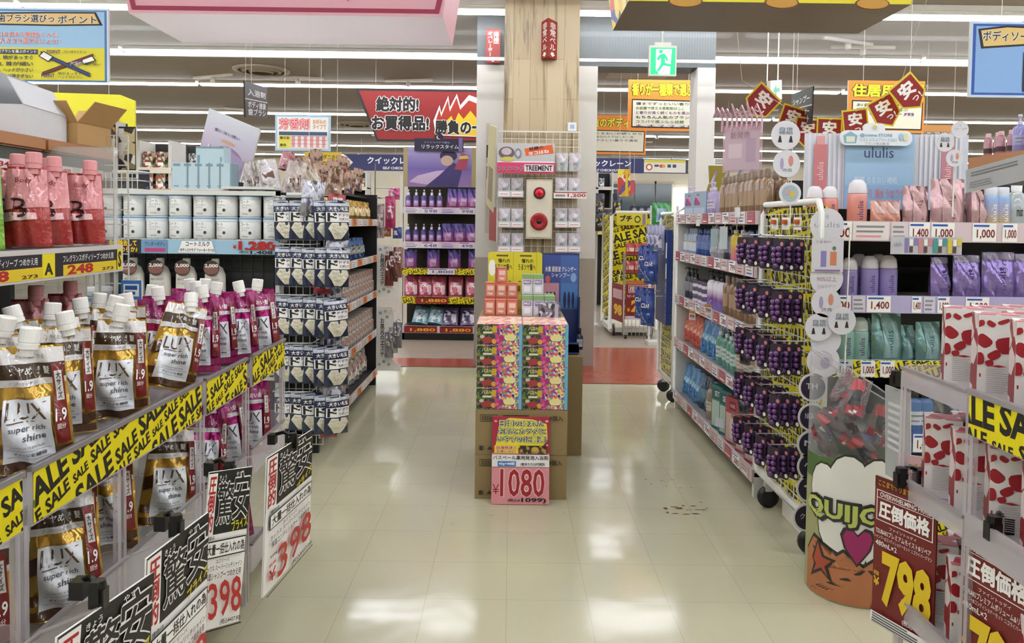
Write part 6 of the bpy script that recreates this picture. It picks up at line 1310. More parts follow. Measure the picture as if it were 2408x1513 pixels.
cpoly(b, [(-90, .005), (90, .005), (90, .12), (62, .17), (40, .125), (15, .16), (-14, .115), (-34, .155), (-62, .10), (-76, .17), (-90, .12)], r, OUT)
r += .0006
cpoly(b, [(-90, .004), (90, .004), (90, .11), (62, .16), (40, .115), (15, .15), (-14, .105), (-34, .145), (-62, .09), (-76, .16), (-90, .11)], r, mat('b07048', .5, vary=.15))
r += .0006
cpoly(b, blob(34, .02, 32, .085), r, OUT); cpoly(b, [(-78, .10), (-68, .165), (-58, .12), (-42, .118), (-52, .09), (-46, .05), (-62, .075), (-80, .045), (-74, .085)], r, OUT)
r += .0006
cpoly(b, blob(34, .02, 29, .076), r, mat('b8b890', .5)); cpoly(b, [(-75, .098), (-68, .15), (-61, .114), (-48, .112), (-57, .09), (-52, .064), (-62, .083), (-75, .062), (-70, .086)], r, mat('a84c34', .5))
cpoly(b, blob(12, .004, 13, .032), r+.0006, mat('8c2a34', .5))
heart = [(x-18, z+.012) for x, z in ((-17, .178), (-14, .195), (-7, .20), (0, .183), (7, .20), (14, .195), (17, .178), (13, .148), (0, .108), (-13, .148))]
cpoly(b, [(-18+(x+18)*1.2, .165+(z-.165)*1.17) for x, z in heart], r+.0006, OUT); cpoly(b, heart, r+.0012, mat('9a2460', .45))
def fnq(x, z, rr_=None): return cyl(x, z, r+.0030)
vsq = ('QUIJOTE', -66, 78, .215, .285)
b.build('printed_base', tb)
q = MB()
q.text(vsq[0], -88, 50, .208, .288, 0, OUT, .13, lambda x, z: cyl(x, z, r+.0024)); q.text(vsq[0], -88, 50, .217, .279, 0, mat('b4c060', .45), .035, lambda x, z: cyl(x, z, r+.0032)); q.build('lettering', tb)
RP2 = pouch('tool_pack', 'pack', .075, .15, .045, clearm('8c7c7c', .35), [('q', [(-.9,.02),(.9,.02),(.9,.30),(-.9,.30)], mat('a8303a', .35)), ('q', [(-.9,.66),(.5,.66),(.5,.97),(-.9,.97)], mat('b8444c', .35)), ('q', [(-.55,.25),(.55,.25),(.35,.68),(-.4,.66)], mat('222224', .3)), ('q', [(-.3,.05),(.5,.05),(.5,.12),(-.3,.12)], I_W)], crumple=.008, seed=141, n=8)
k = 0
for lv, zz in enumerate((.50, .56, .62, .68)):
    for i in range(3 if lv < 3 else 2):
        a = 2*PI*i/3 + lv*1.1 - 1.2; RP2.put((cx + .078*math.cos(a), YC + .078*math.sin(a), zz), a + 1.2, 'red and clear tool pack in the tube bin, %s layer up, %s' % (nth(lv), ('towards the aisle', 'middle', 'towards the shelf')[i]), 'hair tool packs in the tube bin', (.5*(-1)**i, .7*((lv+i) % 3 - 1)))
        k += 1
# ---------------------------------------------------------------- near east bins with petal printed boxes
XN = 1.0
nf = thing('acrylic_bin_rack', 'clear acrylic bin rack beside the aisle holding white boxes with red petals', 'display rack', (XN, 1.86, 0), -PI/2)
NW = 1.0
for z in (1.02, .745, .44, .12):
    MB().box(0, NW, .0, .42, z-.008, z, clearm('c2bcc0', .45)).build('tray', nf)
    f_ = MB()
    f_.box(0, .27, -.008, 0, z-.02, z+.03, ACRYL2)
    f_.box(0, .27, -.012, 0, z+.024, z+.031, mat('b0a8aa', .2, trans=.3)); f_.build('front_panel', nf)
    MB().box(.0, .006, .0, .42, z-.03, z+.035, ACRYL2).build('end_rail', nf)
s = MB().box(.275, NW, -.008, .0, .955, 1.055, clearm('d8d2d6', .35)).box(.275, NW, -.014, .0, 1.045, 1.056, mat('b0a8aa', .2, trans=.3)); sale(s, .28, NW, .958, 1.043, -.0095, .064, rot=.05, seed=6); s.build('front_strip', nf)
for z in (.745, .44): MB().box(.275, NW, -.008, 0, z-.03, z+.04, ACRYL2).build('front_panel', nf)
for x in (.0, .27, .55):
    for q_ in (0, .016): MB().box(x+q_-.006, x+q_+.006, -.006, .006, 0, 1.03, ACRYL2).build('post', nf)
MB().box(0, NW, .40, .42, .1, 1.30, mat('d8d4d0', .5)).build('back_panel', nf)
PET = mat('a01c28', .4, vary=.25)
def petalbox():
    w, d, h = .078, .062, .192
    rr = random.Random(3); P = [('r', 0, .0, 1, 1, mat('e6e2de', .4))]
    for px, pz, rx, rz, ro in ((.14, .70, .016, .011, -.7), (.70, .66, .021, .016, .2), (.40, .545, .013, .008, .6), (.30, .90, .009, .005, -.6), (.98, .50, .016, .010, -.5), (.03, .50, .010, .012, .2), (.60, .93, .012, .004, .4), (.97, .86, .012, .008, .3), (.02, .90, .010, .006, .4), (.28, .455, .008, .006, .3)):
        pts = []
        for i in range(14):
            t = 2*PI*i/14; x, z = rx*math.cos(t)*(1+.15*math.sin(t)), rz*1.4*math.sin(t)*(1+.2*math.cos(2*t)); pts.append((min(1, max(0, px + (x*math.cos(ro)-z*math.sin(ro))/w)), min(1, max(0, pz + (x*math.sin(ro)+z*math.cos(ro))/h))))
        P.append(('p', pts, PET))
    P += [('p', [(.3, .425), (.5, .41), (.7, .425), (.5, .44)], PET)] + lines(.2, .12, .8, .40, 12, ink('b2aeac'), .4) + [('r', .0, .02, .06, .1, PET), ('r', .9, .13, .98, .28, PET), ('r', .02, .30, .06, .34, PET)]
    return carton('petal_box', 'box', w, d, h, mat('dcd6d2', .4), P, top=busy(('e0dad6', 'b03a44', 'e8e4e0', 'c87078'), 34), side=busy(('c8b8b4', '8c2028', 'd8ccc8', 'a83840'), 26))
PB = petalbox()
def nr(x, y, z): return (XN + y, 1.86 - x, z)
for t_, (z, nm) in enumerate(((1.021, 'topmost'), (.746, 'second'), (.441, 'third'), (.121, 'lowest'))):
    for j in range(3):
        for i in range(6 if t_ < 2 else 5):
            PB.put((XN + .055 + .084*j + (.006 if t_ == 0 else -.004), 1.72 - .122*i + .02*j + (.05 if t_ else 0) , z), -.42 + .06*((i+j) % 2), 'white petal box, %s bin, %s from the far end, %s rank from the aisle' % (nm, nth(i), nth(j)), 'petal boxes in the near bins')
WB = carton('white_box', 'box', .085, .06, .17, mat('dcdcda', .4), [('r', .1, .1, .9, .35, I_G), ('r', .0, .88, 1, .885, ink('5a5a5a'))])
WB.put((1.035, 1.33, .746), .1, 'plain white box at the near end of the second petal bin')
def price798(lab, tl, tr, h, l2):
    MAR, YL = ink('74251f'), ink('e2c020')
    P = [('r', 0, 0, 1, 1, MAR), ('r', 0, .93, 1, 1, ink('5e1f16')), ('t', 'ここまでヤります!驚安の殿堂', .06, .942, .96, .985, ink('e0a828'), .015), ('r', .04, .71, .96, .915, I_W), ('r', .055, .716, .945, .91, MAR), ('t', 'OVERWHELMING PRICE', .10, .872, .92, .903, I_W, .015), ('r', .05, .862, .95, .866, I_W), ('t', '圧倒価格', .09, .735, .92, .85, I_W, .045),
         ('t', 'ファイントゥデイ', .28, .672, .72, .695, I_W, .005), ('t', 'TSUBAKIプレミアム' + l2, .05, .625, .95, .662, I_W, .01), ('t', 'シャンプー&コンディショナーセット ニゴライバーグマン', .03, .59, .97, .617, I_W, .008), ('t', '480mL×2', .06, .545, .42, .58, I_W, .012), ('t', '798', .18, .155, .98, .525, YL, .045), ('t', '税抜', .05, .34, .14, .37, YL, .015), ('t', '¥', .05, .27, .15, .33, YL, .02), ('t', '(税込¥877.80)', .55, .10, .98, .14, I_W, .01),
         ('r', .02, .015, .98, .09, I_W)] + lines(.05, .02, .95, .085, 4, ink('4a4a4a'), .5)
    o = bcor('price_card', lab, 'sign', tl, tr, h, P, face=MAR, t=.004, edge=MAR, level=True)
    a = o.matrix_world @ Vector((.1, .002, h)); inv = o.matrix_world.inverted(); e = Vector((1.0, a.y + .02, .80))
    MB().tube([inv @ a, inv @ e], .0035, ACRYL2, 5).build('hanger', o); return o
price798('dark red price card with a yellow 798, clipped nearer the clear tube bin', (2060, 1113, 1.90), (2205, 1178, 1.74), .385, 'モイスト&リペア')
price798('dark red price card with a yellow 798, cut by the corner of the picture', (2266, 1222, 1.60), (2440, 1330, 1.42), .385, 'ボリューム&リペア')
o = clipper('black jointed clip holding the dark red card nearer the tube bin', 2118, 1122, 1.83, .13)
o = clipper('black jointed clip holding the dark red card at the picture corner', 2335, 1240, 1.51, .10)
bcor('bin_poster', 'pale red-lettered poster behind the dark red card, inside the bin end', 'sign', (2112, 1068, 2.1), (2200, 1078, 2.0), .12, [('r', 0, 0, 1, 1, ink('c8a0a0')), ('t', 'SALE 特価', .12, .62, .95, .85, ink('b08a4a'), .02), ('r', .08, .08, .95, .52, ink('b87878')), ('t', '圧倒価格', .15, .15, .9, .42, ink('d8c0c0'), .02)], t=.004, legs=True)
bcor('bin_poster', 'crumpled clear sheet with grey print standing between the tube bin and the petal bins', 'sign', (2082, 905, 2.5), (2140, 925, 2.3), .30, [('r', 0, 0, 1, 1, mat('a8aaaa', .3))] + lines(.15, .3, .9, .85, 7, ink('c8caca'), .5), t=.003, face=mat('a8aaaa', .3), legs=True)
o = clipper('black clip at the top of the crumpled clear sheet', 2105, 890, 2.4, .06)
# ---------------------------------------------------------------- wooden top shelf east, its bottles and paper tag
we = thing('wooden_shelf', 'orange-brown wooden shelf with lavender bottles above the pastel display', 'shelf', (1.56, 2.54, 1.60), -PI/2)
MB().box(0, 1.5, 0, .3, 0, .042, wd_).build('board', we)
MB().box(0, 1.5, .02, .28, -.05, -.001, mat('4a5048', .5)).build('bracket', we)
MB().box(.0, .02, .26, .28, -1.60, -.05, WIRE).build('upright', we); MB().box(1.48, 1.5, .26, .28, -1.60, -.05, WIRE).build('upright', we)
VB = bot('violet_bottle', '8e8cc0', .032, .17, 'c4c4e0', mat('8e8cc0', .15, coat=.5), 'pump', prints=lblw(.04, .09, 'a8a8d0'))
PKB = bot('pink_bottle', 'b08088', .024, .14, 'd0a8b0', mat('b08088', .15, coat=.5), 'cap', prints=[('r', -70, .02, 70, .05, ink('4a3038'))])
for i in range(4): PKB.put((1.60 + .012*(i % 2), 2.50-.033*i, 1.6425), -.6, 'slim rosy bottle on the east wooden shelf, %s from its far end' % nth(i), 'rosy bottles on the wooden shelf', sc=.55)
for i in range(5): VB.put((1.61 + .012*(i % 2), 2.36-.05*i, 1.6425), -.6, 'violet blue bottle on the east wooden shelf, %s from the rosy ones' % nth(i), 'violet bottles on the wooden shelf', sc=.62)
bcor('paper_notice', 'folded white paper notice clipped under the east wooden shelf', 'sign', (2272, 400, 2.42), (2410, 362, 2.10), .075, [('r', 0, 0, 1, 1, mat('a4a6a4', .6))] + lines(.1, .62, .9, .85, 2, ink('6a6c6c'), .5, False) + lines(.08, .15, .5, .45, 3, ink('8a8c8c'), .4), t=.003, face=mat('a4a6a4', .6))
# ---------------------------------------------------------------- hanging signs
NVY = ink('1c2c4c')
def strings(o, pts, r=.0016):
    """cords from the sign up to the ceiling, in world space"""
    for p in pts:
        b = MB(); inv = o.matrix_world.inverted()
        b.tube([inv @ Vector(p), inv @ Vector((p[0], p[1], CEIL))], r, OFFW, 4); b.build('hanging_string', o)
LB_, YB2 = ink('a8c4dc'), ink('e0d430')
# toothbrush sign, west
P = [('r', 0, 0, 1, 1, ink('cfe2f2')), ('r', .0, .0, .985, .975, ink('4a7ab4')), ('r', 0, .02, .965, .955, ink('9cc4e4')), ('r', 0, .02, .965, .46, YB2), ('p', [(.0, .76), (.5, .755), (.95, .77), (.89, .95), (.45, .945), (.0, .93)], I_K), ('p', [(.02, .78), (.5, .775), (.92, .79), (.875, .93), (.45, .925), (.02, .91)], ink('e4c080')), ('o', '歯ブラシ選びっ', .01, .80, .52, .91, I_K, I_W, .02, .07), ('o', 'ポイント', .55, .79, .90, .90, I_K, I_W, .02, .07),
     ('o', '口の奥まで無理なく入る', .02, .60, .54, .67, ink('d84a4a'), I_W, .01, .06), ('o', '大きさを選びましょう!', .03, .51, .56, .585, ink('d84a4a'), I_W, .01, .06), ('r', 0, .37, .37, .43, ink('2c3a5c')), ('t', '歯ブラシを選ぶポイント', .01, .38, .36, .425, I_W, .02)] + [('t', t, .02, .29-.085*i, .33, .35-.085*i, NVY, .02) for i, t in enumerate(('1. 柄がまっすぐ', '2. 首が細い', '3. ヘッドが小さい', '4. 毛が硬すぎない'))]
for (xa_, za, xb_, zb_, c) in ((.42, .10, .86, .36, '7a2c30'), (.40, .38, .84, .09, '32467c')):
    for gr_, cc in ((.022, '161622'), (.014, c)):
        dx, dz = xb_-xa_, zb_-za; P.append(('p', [(xa_-gr_*.4, za-gr_*1.1), (xb_+gr_*.4, zb_-gr_*1.1), (xb_+gr_*.4, zb_+gr_*1.1), (xa_-gr_*.4, za+gr_*1.1)] if dz > 0 else [(xa_, za-gr_*1.3), (xb_, zb_-gr_*1.3), (xb_, zb_+gr_*1.3), (xa_, za+gr_*1.3)], ink(cc)))
P += [('p', [(.38, .34), (.47, .26), (.52, .33), (.43, .41)], ink('161622')), ('p', [(.395, .34), (.47, .275), (.505, .33), (.43, .395)], I_W), ('p', [(.76, .29), (.86, .35), (.90, .29), (.79, .23)], ink('161622')), ('p', [(.775, .29), (.86, .34), (.885, .29), (.79, .245)], I_W)]
P += [('t', 'POINT', .46, .38, .58, .425, ink('4a2a7a'), .02), ('t', '(口に持ちやすい)', .61, .38, .81, .42, NVY, .01), ('o', 'POINT', .67, .22, .78, .27, ink('4a2a7a'), I_W, .01, .06), ('t', '首が細い', .80, .22, .94, .26, NVY, .01), ('t', 'POINT', .41, .05, .53, .10, ink('4a2a7a'), .02), ('t', '柄がまっすぐ', .56, .085, .77, .125, NVY, .01), ('t', 'ヘッドが小さい', .56, .035, .78, .075, NVY, .01)]
o = bpx('hanging_sign', 'blue and yellow toothbrush guide sign hung high over the red body soap pouches', 'sign', -6, 19, 256, 192, 4.5, P, face=ink('cfe2f2'), t=.015)
strings(o, [tuple(W(32, 20, 4.508)), tuple(W(189, 20, 4.508))])
# body soap sign, east
P = [('r', 0, 0, 1, 1, ink('c4d8f0')), ('r', .02, .03, .99, .97, ink('2c58b0')), ('r', .045, .06, .99, .94, ink('88b0e4')), ('p', [(.06, .90), (.3, .95), (.7, .93), (1, .94), (1, .72), (.5, .69), (.09, .64)], I_K), ('p', [(.085, .88), (.3, .925), (.7, .905), (1, .915), (1, .745), (.5, .715), (.11, .67)], ink('e4c478')), ('o', 'ボディソープ', .10, .74, .56, .88, I_K, I_W, .02, .07), ('t', 'と', .58, .75, .63, .82, I_K, .01), ('o', 'せっけん', .65, .72, .98, .88, I_K, I_W, .02, .07), ('r', .44, .08, .99, .60, ink('1e2226')), ('r', .47, .11, .99, .575, ink('2e4a38')), ('t', '素肌', .5, .44, .64, .54, ink('e0a0c0'), .03), ('t', 'とは?', .66, .44, .8, .52, ink('d8dcd8'), .01), ('t', 'Phで選ぶ', .5, .28, .8, .40, ink('c8e8d0'), .02), ('o', '肌は弱酸性', .49, .14, .86, .25, ink('c83a3a'), I_W, .01, .05)]
o = bpx('hanging_sign', 'blue body soap sign with a green chalkboard panel hung over the east shelves', 'sign', 2277, 52, 2560, 230, 4.5, P, face=ink('c4d8f0'), t=.015)
strings(o, [tuple(W(2355, 56, 4.508)), tuple(W(2500, 56, 4.508))])
# big box signs
def boxsign(name, lab, tl, tr, yf, yb, zbot, flare, h, facem, botm, sidem, prints, sprints=()):
    """hanging box, wider at the top; tl, tr are x of the lower front edge"""
    o = thing(name, lab, 'sign', (0, yf, zbot))
    v = [(tl, 0, 0), (tr, 0, 0), (tr, yb-yf, 0), (tl, yb-yf, 0), (tl-flare, -flare*.3, h), (tr+flare, -flare*.3, h), (tr+flare, yb-yf+flare*.3, h), (tl-flare, yb-yf+flare*.3, h)]
    b = MB(); b.add(v, [(0,3,2,1)], botm); b.add(v, [(0,1,5,4), (2,3,7,6)], facem); b.add(v, [(1,2,6,5), (3,0,4,7)], sidem); b.build('box_body', o)
    q = MB(); q.M = Matrix.Rotation(math.atan2(flare*.3, h), 4, 'X'); flat(q, prints, tl, 0, tr-tl, h, -.002, .0012); q.build('lettering', o)
    for x in (tl+.2, tr-.2): MB().tube([(x, .1, h), (x, .1, CEIL-zbot)], .003, OFFW, 4).build('hanging_string', o)
    return o
zb = 2.545
def glowm(c):
    """thin white plastic that lets the light from above through"""
    mt = bpy.data.materials.new('thin_plastic'); mt.use_nodes = True; nt = mt.node_tree; b = nt.nodes['Principled BSDF']; b.inputs['Base Color'].default_value = lin(c); b.inputs['Roughness'].default_value = .4
    tl_ = nt.nodes.new('ShaderNodeBsdfTranslucent'); tl_.inputs[0].default_value = lin(c); mx = nt.nodes.new('ShaderNodeMixShader'); mx.inputs[0].default_value = .2
    nt.links.new(b.outputs[0], mx.inputs[1]); nt.links.new(tl_.outputs[0], mx.inputs[2]); nt.links.new(mx.outputs[0], nt.nodes['Material Output'].inputs[0]); return mt
pl, pr = W(302, 42, 4.18).x, W(1041, 52, 4.18).x
PKS = ink('cc96a0'); MRN = ink('8c1238')
boxsign('hanging_box_sign', 'big pink box sign with a maroon border hung over the aisle west of the pillar', pl, pr, 4.18, 4.86, zb, .09, .62, PKS, glowm('eef4f8'), mat('d8a4b0', .5), [('r', .012, .03, .988, .066, MRN), ('p', [(.012, .03), (.028, .03), (-.035, .8), (-.055, .8)], MRN), ('p', [(.972, .03), (.988, .03), (1.055, .8), (1.035, .8)], MRN), ('p', [(.34, .22), (.40, .30), (.46, .335), (.56, .345), (.66, .32), (.72, .29), (.82, .33), (.92, .30), (.98, .26), (1.0, .6), (.3, .6)], ink('b8241c')), ('p', [(.36, .5), (.445, .16), (.53, .5)], ink('b8241c')), ('p', [(.60, .5), (.70, .125), (.80, .5)], ink('b8241c')), ('e', .235, .31, .045, .08, I_K), ('e', .235, .335, .03, .06, PKS), ('t', 'ぅ', .40, .17, .44, .30, I_K, .03)])
busyside = busy(('e8e0dc', 'b8343c', '2c3a6a', 'e0b8c0', '3a3a3a'), 12)
yl_, yr_ = W(1478, 12, 4.06).x, W(2143, 6, 4.06).x
o = boxsign('hanging_box_sign', 'big orange box sign with a yellow lower edge hung east of the pillar', yl_, yr_, 4.06, 4.68, 2.612, .09, .6, mat('d8a070', .5), mat('7a7064', .5), busy(('d8b830', '2c4aa0', 'c8402c', 'e8d040', '2a2a30'), 9), [('r', 0, .0, 1, .05, ink('d8c820'))] + [('e', x, .0, .062, .055, ink('6a3a10')) for x in (.20, .54, .86)] + [('e', x, .0, .056, .048, ink('b8862c')) for x in (.20, .54, .86)])
# red slanted banner behind the column
a, c = W(835, 331, 9.2), W(1130, 212, 9.2); w_, h_ = W(1240, 270, 9.2).x-a.x, c.z-a.z
o = thing('hanging_banner', 'red slanted banner with black brush lettering hung behind the pale column', 'banner', (a.x, 9.2, a.z))
k_ = .42*h_
MB().prism([(k_, 0), (w_, 0), (w_, h_), (0, h_)], 0, .02, ink('8c1814')).build('panel', o)
q = MB(); flat(q, [('p', [(k_/w_, 0), (1, 0), (1, .035), (k_/w_*.96, .035)], I_K), ('p', [(.012, .965), (1, .965), (1, 1), (0, 1)], I_K), ('p', [(k_/w_, 0), (k_/w_+.012, 0), (.016, 1), (0, 1)], I_K), ('o', '絶対的!', .12, .56, .37, .86, I_K, I_W, .055, .11), ('o', 'お買得品!', .095, .20, .43, .50, I_K, I_W, .055, .11),
   ('p', [(.47, .12), (.455, .4), (.49, .7), (.5, .55), (.54, .88), (.55, .66), (.59, .92), (.61, .7), (.66, .9), (.75, .8), (.75, .1)], I_W), ('p', [(.478, .14), (.468, .4), (.49, .62), (.5, .48), (.538, .8), (.55, .58), (.588, .85), (.61, .62), (.66, .8), (.74, .7), (.74, .12)], ink('a82c14')), ('p', [(.54, .14), (.53, .4), (.56, .5), (.575, .36), (.6, .56), (.63, .44), (.67, .6), (.72, .4), (.72, .12)], ink('e8c020')), ('o', '勝負の一品', .465, .14, .82, .42, I_K, I_W, .055, .11)], 0, 0, w_, h_, -.001, .001); q.build('lettering', o)
strings(o, [(a.x+.25, 9.21, c.z), (a.x+1.2, 9.21, c.z)])
# small boards further back
P = [('r', 0, 0, 1, 1, ink('9cb8cc')), ('r', .04, .05, .96, .95, ink('d8d8d0')), ('o', '芳香剤', .07, .60, .62, .92, ink('e89a9c'), I_R, .02, .07), ('t', 'お好みの\nタイプで', .68, .62, .92, .9, ink('c87a3a'), .02), ('r', .07, .44, .94, .54, ink('3a4a6a')), ('r', .07, .08, .28, .43, ink('d8cc4a')), ('r', .29, .08, .94, .43, ink('e8dcd8'))] + [('r', .30+.11*i, .1, .36+.11*i, .42, ink('d8908c')) for i in range(6)] + [('r', .29, .19+.11*i, .94, .20+.11*i, ink('6a6a74')) for i in range(3)] + [('t', '置き型', .09, .33, .26, .4, I_K, .02), ('t', '車用', .09, .12, .2, .2, I_K, .02)]
o = bpx('hanging_sign', 'pale blue air freshener chart board hung beyond the wrapped packs', 'sign', 647, 272, 777, 355, 9.0, P, t=.015); strings(o, [tuple(W(670, 273, 9.01)), tuple(W(755, 273, 9.01))])
def qboard(x0, y0, x1, y1, lab, txt, arrow):
    P = [('r', 0, 0, 1, 1, ink('2c2f62')), ('t', txt, .30 if arrow else .04, .42, 1.0 if arrow else .80, .86, I_W, .03), ('t', 'SELF CHECKOUT', .5 if arrow else .15, .10, .86 if arrow else .6, .26, I_W, .02)]
    if arrow: P.append(('p', [(.02, .04), (.12, .5), (.02, .96), (-.04, .96), (-.04, .04)], ink('e4dcd8')))
    return bpx('hanging_sign', lab, 'sign', x0, y0, x1, y1, 18.0, P, face=ink('2c2f62'), t=.03)
o = qboard(808, 364, 992, 402, 'long navy self checkout sign with a white arrow west of the pillar', 'クイックレーン', True); strings(o, [tuple(W(850, 364, 18.01)), tuple(W(930, 364, 18.01))], .004)
o = qboard(1372, 372, 1512, 407, 'long navy self checkout sign seen through the grey gateway', 'イックレーン', False); strings(o, [tuple(W(1440, 372, 18.01))], .004)
o = bpx('hanging_sign', 'yellow edged payment card sign beside the navy checkout sign', 'sign', 1512, 374, 1614, 408, 18.0, [('r', 0, 0, 1, 1, ink('2c2f62')), ('r', .02, .06, .98, .94, ink('e4e0d4')), ('r', .02, .74, .98, .94, ink('d8cc4a')), ('e', .14, .42, .08, .24, ink('c8642c')), ('e', .14, .42, .045, .14, I_W), ('e', .42, .5, .045, .12, ink('c83a2c')), ('e', .47, .5, .045, .12, ink('e0a03a')), ('r', .26, .45, .36, .6, ink('3a3a4a')), ('r', .56, .4, .64, .62, ink('3a4a5a')), ('r', .68, .4, .76, .62, ink('4a3a4a'))], t=.03); strings(o, [tuple(W(1540, 374, 18.01))], .004)
bpx('hanging_sign', 'yellow sign edge beside the payment card sign', 'sign', 1614, 376, 1650, 409, 18.0, frame(ink('d8cc3a'), .1, ink('3a3440')), t=.03, hang=True)
bpx('hanging_sign', 'yellow magazine style board with a dark figure shape below the air freshener chart', 'sign', 716, 358, 803, 396, 8.2, [('r', 0, 0, 1, 1, ink('d0b02c')), ('e', .3, .7, .2, .5, ink('3a2c1c')), ('t', 'ダニのい', .5, .55, .95, .85, I_K, .02), ('t', 'ない?', .5, .2, .8, .45, I_K, .02)], t=.015, hang=True)
def orange(lab, x0, y0, x1, y1, Y, title, body, title2=None):
    P = [('r', 0, 0, 1, 1, ink('e88c2c')), ('o', title, .05, .68, .99, .94, ink('ecd820'), I_K, .05, .12), ('p', [(.05, .06), (.97, .05), (.98, .6), (.05, .62)], I_K), ('p', [(.065, .085), (.955, .075), (.965, .575), (.065, .595)], ink('e0dcc8'))] + [('t', t, .11, .50-.088*i, .93 - .12*((i*2) % 3)*.6, .56-.088*i, (I_K, ink('4a7a3a'), ink('5a3a7a'))[i % 3], .015) for i, t in enumerate(body)]
    o = bpx('hanging_sign', lab, 'sign', x0, y0, x1, y1, Y, P, face=ink('e88c2c'), t=.015); return o
o = orange('orange fabric scent sign with yellow lettering hung behind the exit sign', 1476, 188, 1644, 308, 9.0, '香りが一種類で選ぶる', ('寝までずっといい香りで', 'お部屋で使える柔軟剤はここ', 'と香りが長く続くものを選ぶ', 'もちろん人気のブランド', 'コスパで選ぶなら詰替', 'もオススメ!')); strings(o, [tuple(W(1500, 189, 9.01)), tuple(W(1620, 189, 9.01))])
o = orange('lower orange body care sign half behind the scent sign', 1385, 271, 1518, 363, 10.2, '白のボディウォ', ('うるおいが続くから', '毎日のケアはこれ一本', 'やさしい香りで満足')); strings(o, [tuple(W(1420, 271, 10.21)), tuple(W(1500, 271, 10.21))])
o = orange('orange household detergent sign behind the red pennants', 1992, 190, 2172, 312, 6.2, '住居用洗剤', ('お部屋をきれいに', '場所に合わせて選ぶ', 'キッチン用')); strings(o, [tuple(W(2030, 190, 6.21)), tuple(W(2140, 190, 6.21))])
bpx('hanging_sign', 'orange sign with grey lettering just beyond the pastel header board', 'sign', 2168, 294, 2252, 332, 8.0, [('r', 0, 0, 1, 1, ink('b8803c')), ('o', '洗濯洗剤', .05, .1, .95, .6, ink('a8a4a0'), I_K, .03, .09)], t=.015, hang=True)
bpx('hanging_sign', 'white framed notice board seen beyond the gateway posts', 'sign', 1672, 370, 1716, 392, 12.0, frame(ink('dcdcd4'), .1, I_K) + lines(.2, .2, .8, .8, 3, I_K, .4), t=.02, hang=True)
# exit signs
a, c = W(1515, 190, 6.9), W(1578, 122, 6.9); w_, h_ = c.x-a.x, c.z-a.z
ex = thing('exit_sign', 'green running man exit sign hung before the grey gateway', 'sign', (a.x, 6.66, a.z))
GRN = mat('14b86a', .4, emit=.9, vary=0); EW = mat('d8f0e8', .4, emit=.9, vary=0)
MB().box(0, w_, 0, .05, 0, h_, OFFW).box(w_*.2, w_*.8, .005, .045, h_, h_+.03, OFFW).build('casing', ex)
q = MB(); q.rect(.01, w_-.01, .01, h_*.93, -.0006, GRN)
flat(q, [('p', [(.24, .05), (.76, .05), (.82, .88), (.24, .88)], EW), ('e', .42, .80, .075, .065, GRN), ('p', [(.36, .68), (.52, .74), (.62, .66), (.70, .52), (.64, .48), (.57, .58), (.58, .42), (.80, .38), (.80, .30), (.52, .34), (.34, .12), (.28, .17), (.42, .38), (.42, .58), (.33, .50), (.26, .55)], GRN), ('p', [(.24, .05), (.36, .05), (.30, .14), (.24, .2)], GRN)], 0, 0, w_, h_, -.0012); q.build('running_figure', ex)
MB().tube([(w_/2, .025, h_+.03), (w_/2, .025, CEIL-a.z)], .008, WIRE, 8).build('hanging_rod', ex)
o = bcor('exit_sign', 'pale green arrow exit plate on its pole seen obliquely over the east shelves', 'sign', (1812, 190, 5.9), (1838, 188, 6.3), .16, [('r', 0, 0, 1, 1, mat('c4e0da', .4, emit=.5, vary=0)), ('p', [(.2, .5), (.5, .8), (.5, .6), (.8, .6), (.8, .4), (.5, .4), (.5, .2)], mat('2ea878', .4))], t=.03)
strings(o, [tuple(W(1829, 188, 6.1))], .005)
cm = thing('ceiling_camera', 'white ceiling speaker dome on a rod before the east light strips', 'fitting', (W(1806, 112, 6.3).x, 6.3, 0))
zq = W(1806, 196, 6.3).z; MB().tube([(0, 0, zq), (0, 0, CEIL)], .005, WIRE, 8).build('rod', cm); MB().lathe([(.06, zq-.06), (.05, zq-.02), (.02, zq)], BLACK, 16).lathe([(.07, CEIL-.22), (.05, CEIL-.16), (.012, CEIL-.14)], mat('e8e6e0', .3), 18).build('dome', cm)
# aisle name boards seen obliquely
def aisle(lab, tl, tr, h, txt):
    o = bcor('aisle_sign', lab, 'sign', tl, tr, h, [('r', 0, 0, 1, 1, ink('2a2826')), ('r', 0, .50, 1, .53, ink('d8d4cc'))] + [('t', t, .1, z, .9, z+.2, I_W, .02) for t, z in txt], face=ink('2a2826'), t=.008, edge=ink('2a2826'))
    p = o.matrix_world @ Vector((.04, 0, h)); q_ = o.matrix_world @ Vector((.25, 0, h)); strings(o, [tuple(p), tuple(q_)]); return o
aisle('black aisle sign turned edge-on over the wire shelf, lettered in white', (575, 190, 5.0), (628, 207, 5.9), .24, (('入浴剤', .62), ('ボディ雑貨', .27), ('歯ブラシ', .06)))
aisle('black aisle sign for shampoo turned edge-on over the east shelves', (1862, 222, 5.9), (1912, 203, 5.0), .25, (('シャンプー', .62), ('コンディショナー', .27), ('トリートメント', .06)))
aisle('black aisle sign cut by the picture edge under the toothbrush sign', (-20, 196, 4.9), (32, 200, 5.6), .22, (('シャ', .62), ('リンス', .2)))
